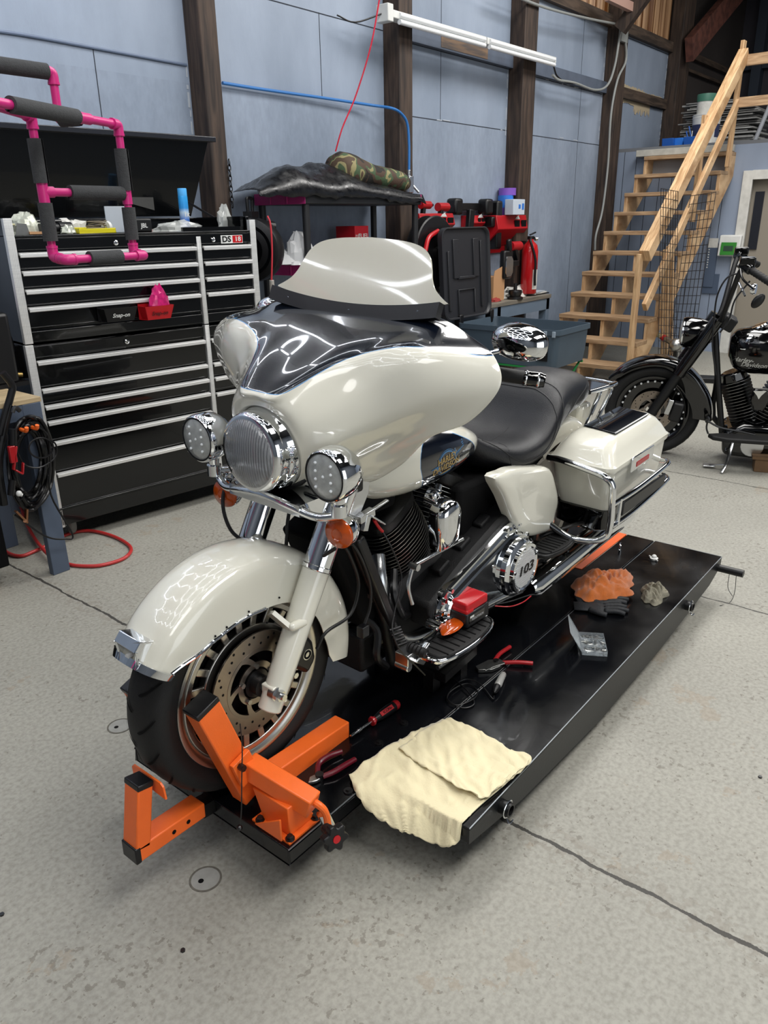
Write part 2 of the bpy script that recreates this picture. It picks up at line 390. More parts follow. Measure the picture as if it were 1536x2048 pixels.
p = MB(); p.box((5.42, YW-.053, 3.075), (6.2, YW-.048, 3.165)); struct('trim_%d' % k, p, wood_mat('girt_bare', '#4c4440', '#7a614a', (.5, 3, 5), 6, .7, False)); k += 1
# board seams: thin dark gaps with a chipped light edge
seam = M('seam_dark', '#2a2f38', .8); seamw = M('seam_light', '#aab0b8', .7)
p = MB()
for x, z0, z1 in ((1.955, 2.0, 2.61), (5.49, 2.5, 3.9), (8.36, 2.5, 3.06), (8.36, 0, 2.49), (8.33, 3.18, 3.8), (3.9, 2.54, 3.1), (6.75, 0, .1)):
    p.box((x-.0025, YW-.002, z0), (x+.0025, YW, z1))
for x0, x1, z in ((4.84, 6.69, 2.5), (6.95, 8.96, 2.49), (2.78, 4.66, 3.095), (4.84, 6.69, 3.055), (6.95, 8.96, 3.05), (9.2, 11, 3.055), (9.2, 11, 3.74)):
    p.box((x0, YW-.0025, z-.003), (x1, YW, z+.003))
struct('trim_%d' % k, p, seam); k += 1
p = MB(); random.seed(5)
for x, z0, z1 in ((6.675, 2.45, 3.0), (8.945, 2.55, 3.6), (10.99, 2.6, 3.7), (4.85, 2.6, 3.0), (2.62, 2.2, 2.6), (2.79, 2.6, 3.2)):
    z = z0
    while z < z1:
        h = random.uniform(.02, .12); p.box((x-random.uniform(.004, .012), YW-.003, z), (x+.004, YW, z+h)); z += h+random.uniform(.005, .08)
for _ in range(16):
    x = random.choice([random.uniform(5, 6.6), random.uniform(7, 8.8)]); z = random.choice([2.5, 3.05, 3.19])+random.uniform(-.01, .01)
    p.box((x, YW-.003, z-.003), (x+random.uniform(.02, .12), YW, z+.005))
struct('trim_%d' % k, p, seamw); k += 1
# office box with the mezzanine on top: front wall at x = 9.4
XO = 9.4
paintb = M('office_paint', '#8793a6', .5, var=.08, vscale=4, bump=.2, bscale=30, stretch=(1, 1, .4))
w = MB(); w.box((XO, 1.72, 0), (XO+.1, 3.38, 2.42)); w.box((XO, .8, 2.12), (XO+.1, 1.72, 2.42)); w.box((XO, -6, 0), (XO+.1, .8, 2.42)); struct('wall_office', w, paintb)
w = MB(); w.box((XO+.1, .6, 0), (XO+.14, 1.9, 2.42)); struct('wall_office_inner', w, M('office_inner', '#8b8478', .7))
w = MB(); w.box((XO, -6, 2.42), (14.3, 3.38, 2.46)); struct('ceiling_office', w, M('mezz_deck', '#6d7075', .7))
w = MB(); w.box((XO+.6, .6, 0), (XO+.64, 1.9, 2.42)); 
# vertical V-grooves in the office panelling
p = MB()
for i in range(9): y = 1.95+.16*i; p.box((XO-.002, y-.003, 0), (XO, y+.003, 2.42))
struct('trim_%d' % k, p, seam); k += 1
# door frame
p = MB(); fr = M('worn_white_frame', '#c9c9c4', .5, var=.12, vscale=14)
p.box((XO-.03, 1.63, 0), (XO+.02, 1.74, 2.13)); p.box((XO-.03, .8, 2.03), (XO+.02, 1.63, 2.13)); struct('door_1', p, fr, bevel=.004)
p = MB(); p.box((XO+.08, 1.5, 1.25), (XO+.1, 1.60, 1.9)); struct('door_2', p, M('door_dark_pane', '#20242c', .3))
# gable wall: steel posts and girts, red timber brace
gs = M('steel_blue', '#2c3440', .5)
p = MB(); p.box((14.1, 3.0, 0), (14.3, 3.15, 5.2)); p.box((14.1, 2.2, 0), (14.3, 2.3, 5.2)); p.box((14.1, 1.2, 0), (14.3, 1.3, 5.2)); p.box((14.15, 1.0, 3.9), (14.3, 3.4, 4.0)); struct('trim_%d' % k, p, gs); k += 1
p = MB(); a = pix(1378, 100, 'y', 3.12); b_ = pix(1520, -70, 'y', 3.12); p.bar(a, b_, .1, .3); struct('trim_%d' % k, p, redwood); k += 1
p = MB(); a = pix(1215, -8, 'y', 3.1); b_ = pix(1277, 22, 'y', 3.0); p.bar(a, b_, .06, .09); struct('trim_%d' % k, p, M('beam_pink', '#a8877a', .6)); k += 1
p = MB(); a = pix(1240, 60, 'y', 3.15); b_ = pix(1290, -10, 'y', 2.9); p.bar(a, b_, .12, .14); struct('trim_%d' % k, p, oldwood); k += 1
NEXT_TRIM = k
# ---------------------------------------------------------------- light
wd = bpy.data.worlds.new('world'); SC.world = wd; wd.use_nodes = True
bg = wd.node_tree.nodes['Background']; bg.inputs[0].default_value = lin('#dfe8f2'); bg.inputs[1].default_value = .32
def area(name, loc, rot, sx, sy, e, c=(1, 1, 1)):
    l = bpy.data.lights.new(name, 'AREA'); l.shape = 'RECTANGLE'; l.size = sx; l.size_y = sy; l.energy = e; l.color = c
    o = bpy.data.objects.new(name, l); COL.objects.link(o); o.location = loc; o.rotation_euler = rot; return o
# daylight through the open roller door behind the photographer
area('daylight_door', (-.9, -5.95, 1.8), (math.radians(90), 0, 0), 4.4, 3.4, 110, (.93, .97, 1))
# rows of roof lights
for i, (x, y, e) in enumerate(((.8, -2.4, 260), (5.5, -2.6, 230), (6.8, .8, 230), (3.4, 1.0, 170), (10.8, .2, 80), (-3, -1, 90))):
    area('roof_light', (x, y, 5.15), (0, 0, 0), 2.8, 1.4, e, (1, .98, .95))
# hexagon LED tube grid under the roof (its reflections show in the bike's paint)
led = M('led_tube', '#f4f8ff', .5, emit=26)
hexroot = empty('hexagon_light', (-.5, 1.5, 3.35), 0, 'grid of white LED tubes in hexagons hung under the roof', 'light')
hb = MB(); s_ = .42; segs_ = set()
for cx in range(-2, 4):
    for cy in range(-2, 3):
        X = cx*1.5*s_; Y = (cy+(.5 if cx % 2 else 0))*math.sqrt(3)*s_
        vs = [(round(X+s_*math.cos(PI/3*t), 3), round(Y+s_*math.sin(PI/3*t), 3)) for t in range(6)]
        for t in range(6):
            e = tuple(sorted((vs[t], vs[(t+1) % 6])))
            segs_.add(e)
for a, b_ in sorted(segs_):
    A = V(a[0], a[1], 0); B = V(b_[0], b_[1], 0); d = (B-A)*.06; hb.cyl(A+d, B-d, .010, n=6)
hb.build('led_tubes', led, hexroot)
hb = MB()
for x, y in ((-1.5, -1.2), (1.9, -1.2), (-1.5, 1.4), (1.9, 1.4)): hb.cyl((x, y, 0), (x, y, 1.9), .004, n=6)
hb.build('hanging_cords', blackpl, hexroot)
# ================================================================ the lift
H = .19
deckm = M('deck_black', '#07080b', .2, coat=.12, bump=.12, bscale=25, var=.5, vscale=2.5, rvar=.1, spec=.4)
lift = empty('motorcycle_lift', (0, 0, 0), 0, 'long low black motorcycle lift with an orange wheel clamp under the white touring motorcycle', 'lift')
d = MB(); d.box((0, .004, H-.006), (1.93, .655, H)); d.box((1.93, .26, H-.006), (2.44, .655, H)); d.box((1.93, .004, H-.006), (2.44, .133, H))
d.box((0, .004, H-.05), (.006, .655, H-.006)); d.box((0, .004, H-.05), (2.44, .010, H-.006)); d.box((0, .649, H-.05), (2.44, .655, H-.006)); d.box((2.434, .004, H-.05), (2.44, .655, H-.006))
d.build('deck', deckm, lift, bevel=.002)
d = MB(); d.box((1.934, .136, H-.004), (2.436, .257, H+.002)); d.build('drop_plate', orangep, lift, bevel=.001)
d = MB(); d.box((.334, -.31, H-.006), (2.44, -.004, H)); d.box((.334, -.012, H-.05), (2.44, -.004, H-.006)); d.box((2.434, -.31, H-.05), (2.44, -.004, H-.006)); d.box((.334, -.31, H-.05), (.34, -.012, H-.006))
d.build('side_deck', deckm, lift, bevel=.002)
d = MB(); d.prism([(.334, H-.006), (2.44, H-.006), (2.44, .14), (2.3, .1), (1.7, .055), (1.15, .045), (.62, .085), (.334, .138)], (0, -.31, 0), (1, 0, 0), (0, 0, 1), (0, .006, 0))
d.build('side_flange', M('flange_black', '#101214', .38, bump=.1, bscale=200), lift)
wear = M('worn_edge', '#8e949a', .35, metal=.8)
d = MB(); d.box((.334, -.3115, H-.0025), (2.44, -.309, H+.0006)); d.box((.334, -.0045, H-.002), (2.44, -.003, H+.0008)); d.box((0, .003, H-.002), (.334, .0055, H+.0006)); d.box((2.439, -.31, H-.002), (2.4408, -.004, H+.0006)); d.build('edge_wear', wear, lift)
# frame under the deck, resting on the floor
d = MB()
for y in (.06, .56): d.box((.5, y, 0), (2.3, y+.05, .06)); d.box((.45, y, .09), (2.2, y+.04, H-.006)); d.bar((.6, y+.02, .04), (2.1, y+.02, .13), .03, .05)
for x in (.5, 2.2): d.box((x, .06, 0), (x+.06, .61, .05))
d.box((.5, -.28, .12), (.56, .06, .16)); d.box((2.0, -.28, .12), (2.06, .06, .16)); d.build('base_frame', blackpc, lift)
# pipe sockets through the flange
for x, z in ((.496, .148), (1.979, .137)):
    d = MB(); d.lathe([(.0, -.02), (.02, -.02), (.02, .03), (.0145, .03), (.0145, -.01), (0, -.01)], (x, -.31, z), (0, -1, 0), 20); so = d.build('pipe_socket', blackpl, lift)
    d = MB(); d.tube(arc((x, -.33, z), .024, .3, 5.6, 14, (1, 0, 0), (0, 0, 1)), .0022, 6); d.tube([(x-.012, -.335, z-.022), (x-.016, -.345, z-.03), (x+.004, -.345, z-.03)], .002, 6); d.build('spring_clip', chrome, so)
d = MB(); d.cyl((2.4, -.285, .15), (2.4, -.42, .15), .017); d.build('pipe_socket', blackpl, lift)
d = MB(); d.tube([(2.4, -.39, .15), (2.405, -.395, .05), (2.39, -.385, .0), (2.33, -.36, .002)], .0015, 5); d.tube([(2.41, -.36, .15), (2.42, -.36, .06), (2.40, -.39, .03)], .0015, 5); d.build('hanging_wire', darksteel, lift)
d = MB()
for x, y in ((.579, .087), (.457, .087), (.247, .024), (.03, .34), (.62, .56), (.4, .56)):
    d.cyl((x, y, H), (x, y, H+.004), .013); d.cyl((x, y, H), (x, y, H+.009), .007, n=6)
d.build('deck_bolts', darksteel, lift)
d = MB(); d.box((.615, -.004, H), (.655, .016, H+.012)); d.build('deck_tab', blackpl, lift, bevel=.002)
# wheel clamp
def sleeve(name, p0, p1, w, h, up, ends=(True, True), m=orange, parent=lift):
    """square steel tube with black end caps"""
    p0 = V(p0); p1 = V(p1); d = (p1-p0).normalized(); b = MB(); b.bar(p0, p1, w, h, up); o = b.build(name, m, parent, bevel=.004)
    for e, p, s_ in ((ends[0], p0, -1), (ends[1], p1, 1)):
        if e: b = MB(); b.bar(p-d*s_*.012, p+d*s_*.004, w+.002, h+.002, up); b.build('end_cap', blackpl, o, bevel=.003)
    return o
d = MB(); d.box((.012, .012, H), (.125, .15, H+.006)); d.prism([(.02, .02), (.118, .03), (.118, .1), (.02, .14)], (0, 0, H+.006), (1, 0, 0), (0, 1, 0), (0, 0, .0005))
cp = d.build('clamp_base', orange, lift, bevel=.002)
d = MB()
rings = []
for t, (x0, x1, y0, y1) in ((0, (.03, .115, .028, .125)), (1, (.03, .1, .03, .16))):
    z = H+.006+t*.085; rings.append([V(x0, y0, z), V(x1, y0, z), V(x1, y1, z), V(x0, y1, z)])
d.loft(rings); d.prism([(.028, .2), (.028, .27), (.13, .2)], (0, 0, 0), (0, 1, 0), (0, 0, 1), (.006, 0, 0)); d.build('clamp_post', orange, lift, bevel=.003)
for x, y in ((.022, .13), (.024, .022), (.116, .022)):
    d = MB(); d.cyl((x, y, H+.006), (x, y, H+.01), .012); d.cyl((x, y, H+.006), (x, y, H+.018), .008, n=6); d.build('clamp_bolt', darksteel, cp)
sleeve('clamp_arm', (.04, .18, .335), (.08, -.012, .282), .05, .055, (0, 0, 1), (False, False))
d = MB(); d.tube([(.08, .01, .29), (.085, -.025, .285), (.092, -.04, .262), (.095, -.045, .205)], .0095, 10); lv = d.build('clamp_screw', orange, lift)
d = MB(); d.cyl((.1, -.02, .25), (.115, -.03, .2), .016); d.build('chrome_link', chrome, lift)
d = MB(); kc = V(.05, -.1, .262); kd = V(-.25, -.8, .12).normalized()
prof = []
xk = kd.orthogonal().normalized(); yk = kd.cross(xk); poly = []
for i in range(48):
    a = 2*PI*i/48; r = .030+.0055*math.cos(6*a); poly.append((r*math.cos(a), r*math.sin(a)))
d.prism(poly, kc, xk, yk, kd*.022); d.cyl(kc-kd*.035, kc, .013); kn = d.build('star_knob', blackpl, lift, bevel=.003)
d = MB(); d.cyl(kc+kd*.02, kc+kd*.024, .010); d.build('knob_plug', red, kn)
# near jaw: slanting tube + long tube along the tyre
for sy, nm in ((0, 'jaw'), (1, 'jaw')):
    y = .208 if sy == 0 else .41+.0
    top = V(-.062, y, .565) if sy == 0 else V(-.1, y, .565); bot = V(.055, y, .225) if sy == 0 else V(.03, y, .225)
    j = sleeve('clamp_jaw', bot, top, .055, .07, (1, 0, .35), (False, True))
    d = MB(); d.bar((.09, y, .222), (.43, y, .208), .058, .066, (0, 0, 1)); d.build('jaw_rail', orange, j, bevel=.004)
    if sy == 0:
        d = MB(); d.box((-.01, y-.045, .3), (.05, y-.03, .385), rot=(0, -.3, 0)); d.build('jaw_plate', orange, j, bevel=.002)
        for zz, xx in ((.365, .0), (.345, .035)):
            d = MB(); d.cyl((xx, y-.04, zz), (xx, y-.062, zz), .009, n=6); d.build('jaw_bolt', darksteel, j)
d = MB(); d.tube([(.0, .145, .5), (.002, .148, .43), (-.008, .15, .335), (-.018, .15, .25), (-.028, .15, H+.01)], .0018, 6); d.sph((-.03, .15, H+.008), .008); d.build('hanging_cable', darksteel, lift)
# wheel stop in front of the tyre
s1 = sleeve('wheel_stop', (-.245, .31, .19), (-.035, .31, .186), .058, .045, (0, 0, 1), (True, False))
d = MB(); d.bar((-.035, .31, .175), (.05, .31, .165), .045, .04); d.build('stop_slider', blackpc, s1)
for x in (-.136, -.091):
    d = MB(); d.cyl((x, .2805, .188), (x, .2798, .188), .006); d.build('pin_hole', blackmat, s1)
sleeve('wheel_stop_upright', (-.225, .31, .2), (-.193, .31, .375), .058, .042, (-1, 0, 0), (False, True))
d = MB(); d.prism([(.245, .332), (.250, .366), (.26, .374), (.37, .374), (.378, .366), (.376, .338)], (-.168, 0, 0), (0, 1, 0), (0, 0, 1), (.005, 0, 0)); d.build('stop_paddle', orange, lift)

# ================================================================ things lying on the lift
Z = H+.0005
# chamois cloth
cl = M('chamois', '#ded3ae', .85, sheen=.3, bump=.25, bscale=180, var=.06, vscale=9)
def cloth(rows, name, m, th, amp, fs, label, cat, seed=0, group=None, k=8):
    g = sgrid(rows, k, k)
    g = [[V(p.x, p.y, p.z+amp*(mnoise.noise(V(p.x*fs+seed, p.y*fs, seed))+1.1*(1-min(1, 3.2*abs(mnoise.noise(V((p.x+p.y)*fs*.45+seed, (p.x-p.y)*fs*1.1, 3)))))**2+.8*(1-min(1, 4*abs(mnoise.noise(V((p.x-.4*p.y)*fs*.9, p.y*fs*.4+seed, 8)))))**2)+amp*.4) for p in r] for r in g]
    for r in g:
        for p in r:
            if (p.x > .328 and p.y < 0 and p.y > -.312) or (p.y > 0 and p.x > 0): p.z = max(p.z, Z+.004+.9*max(0, p.z-Z))
    b = MB(); b.grid(g, th); o = b.build(name, m, ang=180); return o
def P2(x, y, z): return pix(x, y, 'z', z)
rows = [[P2(698, 1556, Z+.004), P2(775, 1500, Z+.004), P2(830, 1470, Z+.004), P2(885, 1444, Z+.004)],
        [P2(712, 1590, .185), P2(800, 1550, Z+.003), P2(890, 1520, Z+.003), P2(960, 1475, Z+.003)],
        [P2(735, 1625, .15), P2(830, 1605, .178), P2(930, 1570, Z+.003), P2(1015, 1502, Z+.003)],
        [P2(775, 1652, .13), P2(850, 1645, .15), P2(935, 1608, Z), P2(1062, 1527, Z+.002)],
        [P2(800, 1666, .12), P2(868, 1690, .11), P2(912, 1690, .135), P2(966, 1607, Z-.004)]]
ch = cloth(rows, 'chamois_cloth', cl, .002, .0075, 15, 0, 0, 4, k=14)
tag(ch, 'cream chamois cloth draped over the front edge of the lift side deck', 'cloth')
rows = [[P2(797, 1502, Z+.012), P2(850, 1462, Z+.010), P2(893, 1443, Z+.008), P2(900, 1442, Z+.008)],
        [P2(838, 1532, Z+.016), P2(890, 1500, Z+.012), P2(960, 1473, Z+.01), P2(975, 1480, Z+.007)],
        [P2(880, 1557, Z+.016), P2(930, 1535, Z+.013), P2(1000, 1505, Z+.01), P2(1020, 1505, Z+.007)],
        [P2(915, 1580, Z+.018), P2(955, 1575, Z+.012), P2(1020, 1540, Z+.01), P2(1058, 1527, Z+.006)],
        [P2(955, 1592, Z+.024), P2(958, 1600, Z+.012), P2(975, 1600, Z+.006), P2(985, 1590, Z+.004)]]
c2 = cloth(rows, 'folded_flap', cl, .002, .0065, 17, 0, 0, 9, k=14); c2.parent = ch

def tool_tube(name, pts, r, m, parent, n=10): b = MB(); b.tube(pts, r, n); return b.build(name, m, parent)
# pliers with maroon grips
pl = empty('pliers', (.2, .13, Z), 0, 'slip pliers with maroon grips lying beside the orange clamp rail', 'pliers')
def L_(o, pts): q = V(o.location); return [V(p)-q for p in pts]
for pts in ([(.235, .128, .2), (.27, .155, .203), (.31, .156, .203), (.352, .142, .2)], [(.24, .112, .2), (.27, .098, .203), (.31, .092, .203), (.35, .088, .2)]):
    pts = [V(p) for p in pts]; tool_tube('grip', L_(pl, pts), lambda t: .0085-.0015*abs(t-.5), maroon, pl)
b = MB(); b.prism([(.195, .125), (.215, .138), (.245, .130), (.245, .108), (.215, .112)], (0, 0, .193), (1, 0, 0), (0, 1, 0), (0, 0, .01)); b.v = L_(pl, b.v); b.build('jaws', steel, pl, bevel=.002)
b = MB(); b.cyl((.235, .12, .19), (.235, .12, .209), .012); b.v = L_(pl, b.v); b.build('pivot', darksteel, pl)
# screwdriver
sd = empty('screwdriver', (.42, .162, Z), 0, 'red and black handled screwdriver with chrome shank lying on the deck', 'screwdriver')
a0 = V(.415, .162, .206); a1 = V(.625, .147, .212); dd = (a1-a0).normalized()
b = MB(); b.lathe([(0, 0), (.0045, .001), (.0045, .03), (.006, .032), (.006, .045), (.004, .047), (.004, .1)], a0-V(sd.location), dd, 12); b.build('shank', chrome, sd)
b = MB(); b.lathe([(.0, .088), (.014, .09), (.0155, .096), (.010, .103), (.010, .106)], a0-V(sd.location), dd, 16); b.build('collar', redv, sd)
b = MB(); b.lathe([(.010, .104), (.013, .125), (.0155, .14), (.0165, .17), (.0155, .195), (.0145, .198)], a0-V(sd.location), dd, 12); hd = b.build('handle', blackpl, sd)
b = MB(); b.lathe([(.0158, .192), (.0158, .205), (.012, .211), (0, .212)], a0-V(sd.location), dd, 16); b.build('end_cap', redv, hd)
sdx = dd; sdn = V(-.35, -.55, .76); sdy = sdn.cross(sdx).normalized()
b = MB(); o_ = a0-V(sd.location)+dd*.128+sdn.normalized()*.0148; b.prism([(0, -.007), (.055, -.007), (.055, .007), (0, .007)], o_, sdx, sdy, sdn*.002); b.build('handle_panel', redv, hd)
text('handle_lettering', 'ICON', .013, blackpl, o_+dd*.028+sdn.normalized()*.0024, sdx, sdy, hd, bold=.01)
# wire stripper with red handles
ws = empty('wire_stripper', (1.02, .03, Z), 0, 'grey wire stripper with red handles lying across the deck seam', 'pliers')
for pts in ([(1.045, .045, .2), (1.09, .05, .204), (1.153, .046, .203)], [(1.05, .015, .2), (1.08, -.03, .204), (1.105, -.072, .203)]):
    tool_tube('handle', L_(ws, pts), .0075, redv, ws)
b = MB(); b.prism([(.955, .055), (.97, .075), (1.03, .062), (1.06, .035), (1.055, .012), (1.02, .008), (.985, .02)], (0, 0, .192), (1, 0, 0), (0, 1, 0), (0, 0, .012)); b.prism([(.96, .03), (1.0, .02), (1.04, .0), (1.05, .01), (1.0, .045)], (0, 0, .204), (1, 0, 0), (0, 1, 0), (0, 0, .004)); b.v = L_(ws, b.v); b.build('jaws', steel, ws, bevel=.001)
b = MB(); b.cyl((1.04, .035, .19), (1.04, .035, .21), .009); b.v = L_(ws, b.v); b.build('pivot', darksteel, ws)
# circuit tester
ct = empty('circuit_tester', (.93, -.04, Z), 0, 'clear handled circuit tester with a coiled black lead on the deck', 'tester')
a0 = pix(1008, 1346, 'z', .205); a1 = pix(985, 1392, 'z', .205); dd = (a1-a0).normalized()
q = a0-V(ct.location)
b = MB(); b.lathe([(0, 0), (.006, .001), (.011, .01), (.012, .05), (.013, .075), (.011, .085)], q, dd, 14); b.build('handle', M('tester_clear', '#b6b6b2', .15, coat=.6, trans=.4), ct)
b = MB(); b.lathe([(.011, .084), (.012, .09), (.008, .115), (.003, .125)], q, dd, 14); b.build('strain_relief', blackpl, ct)
b = MB(); b.cyl(q-dd*.055, q, .0018, .002, 8); b.build('probe', chrome, ct)
e = a0+dd*.125
pts = [e, e+dd*.02]+[P2(*p, Z+.004) for p in ((960, 1370), (930, 1362), (905, 1375), (893, 1400), (915, 1412), (945, 1402), (955, 1382), (935, 1368), (905, 1382), (895, 1402), (925, 1415), (948, 1408), (935, 1385), (905, 1360), (885, 1352))]
pts = [V(p.x, p.y, Z+.003+.0025*(i % 4)) for i, p in enumerate(pts)]
pts += [pix(880, 1340, 'z', .23), pix(882, 1300, 'z', .28)]
b = MB(); b.tube([p-V(ct.location) for p in pts], .0022, 6, 6); b.build('lead', blackpl, ct)
# hardware kit
hk = empty('hardware_kit', pix(1180, 1300, 'z', Z), 0, 'small clear box of screws with its lid open on the side deck', 'box')
A = [P2(1158, 1272, Z), P2(1206, 1275, Z), P2(1200, 1317, Z), P2(1153, 1309, Z)]
A[2] = A[1]+(A[3]-A[0]); kx = (A[1]-A[0]); ky = (A[3]-A[0]); w_ = kx.length; h_ = ky.length; kx.normalize(); ky = (ky-kx*ky.dot(kx)).normalized(); ko = A[0]-V(hk.location)
clearp = M('clear_plastic', '#dfe6ea', .08, trans=.75, ior=1.2, alpha=.75)
b = MB(); t = .0015; kz = V(0, 0, 1)
def slab(b, u0, u1, v0, v1, z0, z1): b.prism([(u0, v0), (u1, v0), (u1, v1), (u0, v1)], ko+kz*z0, kx, ky, kz*(z1-z0))
slab(b, 0, w_, 0, h_, 0, .0015)
for a_ in (0, w_*.5, w_-t): slab(b, a_, a_+t, 0, h_, .0015, .018)
for a_ in (0, h_*.33, h_*.66, h_-t): slab(b, 0, w_, a_, a_+t, .0015, .018)
b.build('tray', clearp, hk)
b = MB(); random.seed(11)
for i in range(70):
    u = random.uniform(.006, w_-.006); v_ = random.uniform(.006, h_-.006); a = random.uniform(0, PI); l = random.uniform(.004, .009)
    c = ko+kx*u+ky*v_+kz*random.uniform(.004, .012); dx = kx*math.cos(a)*l+ky*math.sin(a)*l+kz*random.uniform(-.002, .002); b.cyl(c-dx, c+dx, .0018, n=6); b.cyl(c+dx, c+dx*1.2, .0034, n=6)
so = b.build('screws', steel, hk); so['kind'] = 'stuff'
lt_ = [pix(1137, 1233, 'z', Z+.07)]
b = MB(); up_ = (lt_[0]-(A[0])).normalized(); up_ = (up_-ky*up_.dot(ky)).normalized(); ll = w_*1.0
b.prism([(0, 0), (ll, 0), (ll, h_), (0, h_)], ko+kz*.012-kx*.003, up_, ky, up_.cross(ky)*.004); lid = b.build('lid', clearp, hk, bevel=.001)
b = MB(); nn = up_.cross(ky).normalized()
lo_ = ko+kz*.012-kx*.003-nn*.0008
b.prism([(ll*.12, h_*.08), (ll*.9, h_*.08), (ll*.9, h_*.92), (ll*.12, h_*.92)], lo_, up_, ky, -nn*.0004); lb = b.build('label_sheet', whitep, lid)
b = MB()
for i in range(3):
    for j in range(4): b.prism([(ll*(.2+.23*i), h_*(.14+.2*j)), (ll*(.34+.23*i), h_*(.14+.2*j)), (ll*(.34+.23*i), h_*(.24+.2*j)), (ll*(.2+.23*i), h_*(.24+.2*j))], lo_-nn*.0005, up_, ky, -nn*.0003)
b.build('label_print', M('print_grey', '#8f9396', .6), lid)
# orange towel, gloves, grey rag
def rag(name, c, rx, ry, hz, m, label, cat, seed, n=26, lobes=5, rot=0, fs=26):
    o = empty(name, (0, 0, 0)) if False else None
    rows = []; random.seed(seed)
    for j in range(n+1):
        r = j/n; row = []
        for i in range(64):
            a = 2*PI*i/64; rad = r*(1+.10*math.sin(lobes*a+seed)+.07*math.sin(3*a+2*seed)+.05*math.sin(9*a+seed)+.10*mnoise.noise(V(math.cos(a)*2, math.sin(a)*2, seed)))
            x = rx*rad*math.cos(a); y = ry*rad*math.sin(a)
            zz = hz*(1-r**2.2)*(.55+.6*abs(mnoise.noise(V(x*fs, y*fs, seed)))+.5*mnoise.noise(V(x*fs*.5, y*fs*.5, seed+5)))+.003+.022*(1-abs(mnoise.noise(V((x+y)*fs*.8, (x-y)*fs*1.6, seed+9)))*2.2)*(1-r)**.3
            if r > .9: zz *= (1-r)*6+.35
            X = c[0]+x*math.cos(rot)-y*math.sin(rot); Y = c[1]+x*math.sin(rot)+y*math.cos(rot); row.append(V(X, Y, Z+max(zz, .002)+(.0 if len(c) < 3 else c[2])))
        rows.append(row+[row[0]])
    b = MB(); b.grid(rows); b2 = [r[:-1] for r in rows[-1:]]; b.add([V(p.x, p.y, Z+(.0 if len(c) < 3 else c[2])) for p in b2[0]], [tuple(range(64))]); ob = b.build(name, m, ang=180); tag(ob, label, cat); return ob
tow = M('orange_terry', '#c4661a', .95, sheen=.5, bump=1, bscale=420, var=.12, vscale=60)
rag('grey_rag', (1.885, -.205), .095, .05, .04, M('grey_rag_cloth', '#7f7b6c', .95, bump=.8, bscale=150, var=.35, vscale=30), 'dirty grey rag at the right end of the orange towel', 'rag', 2, rot=.2)
glv = M('black_glove', '#25272a', .6, bump=.5, bscale=200, var=.2, vscale=30)
for gi, (bx, by, rz, lab) in enumerate(((1.60, -.02, -1.05, 'dark work glove lying under the orange towel, nearer the screw box'), (1.66, .0, -.85, 'dark work glove tucked deeper under the orange towel'))):
    g = empty('work_glove', (bx, by, Z), rz, lab, 'glove', 'pair of dark work gloves')
    b = MB(); secs = []
    for x_, w2, t2 in ((-.03, .034, .016), (.02, .036, .016), (.06, .042, .02), (.1, .045, .018)):
        secs.append([V(x_, w2*math.cos(2*PI*i/20), max(.001, t2*.55+t2*.55*math.sin(2*PI*i/20))) for i in range(20)])
    b.loft(secs)
    for k_, (y0, l_, a_) in enumerate(((-.033, .062, -.18), (-.012, .078, -.05), (.011, .074, .06), (.032, .058, .2))):
        b.tube([(.085, y0, .011), (.1+l_*.5*math.cos(a_), y0+l_*.5*math.sin(a_), .015), (.1+l_*math.cos(a_), y0+l_*math.sin(a_), .009)], lambda t: .0115-.003*t, 10, 5)
    b.tube([(.03, -.03, .012), (.06, -.055, .014), (.09, -.065, .010)], lambda t: .013-.003*t, 10, 5)
    b.build('glove_body', glv, g, ang=180)
rag('orange_towel', (1.79, -.03, .018), .155, .10, .07, tow, 'crumpled orange towel on top of the dark gloves', 'towel', 7, lobes=4, rot=-.3, fs=20)
# small parts at the rear
b = MB(); b.sph(V(2.227, -.077, Z+.012), .012, n=12); b.cyl((2.24, -.05, Z+.006), (2.21, -.10, Z+.006), .003); b.lathe([(0, 0), (.016, 0), (.018, .008), (.01, .012)], (2.227, -.077, Z), (0, 0, 1), 14); tag(b.build('wire_connector', whitep), 'small white connector lying near the rear of the side deck', 'connector')
b = MB(); b.lathe([(0, 0), (.008, 0), (.008, .012), (.004, .014), (.004, .03)], (2.216, .079, Z), (0, 0, 1), 12); b.tube(arc((2.216, .079, Z+.036), .008, 0, 2*PI, 12), .003, 6); tag(b.build('eye_bolt', chrome), 'small chrome eye bolt standing near the orange strip', 'bolt')
# ================================================================ the white touring motorcycle
BO = V(.139, .321, H); LEAN = math.radians(2)
bike = empty('touring_motorcycle', BO, 0, 'cream white touring motorcycle with a batwing fairing clamped on the black lift', 'motorcycle')
bike.rotation_euler = (LEAN, 0, 0)
BR = Euler((LEAN, 0, 0)).to_matrix(); BRi = BR.transposed()
def bl(px, py, y=0):
    """image point on the bike's own plane y = const, in the bike's coordinates (x back, y to its right, z up)"""
    d = BRi @ (FW + RT*((px-768)/FPX) - UP*((py-1024)/FPX)); c = BRi @ (CAM-BO); return c+d*((y-c.y)/d.y)
def mir(o, name=None):
    c = o.copy(); c.data = o.data.copy(); c.data.transform(Matrix.Diagonal((1, -1, 1, 1))); c.data.flip_normals(); COL.objects.link(c)
    for ch in list(o.children): k_ = mir(ch); k_.parent = c
    return c
AX = V(0, 0, .32)
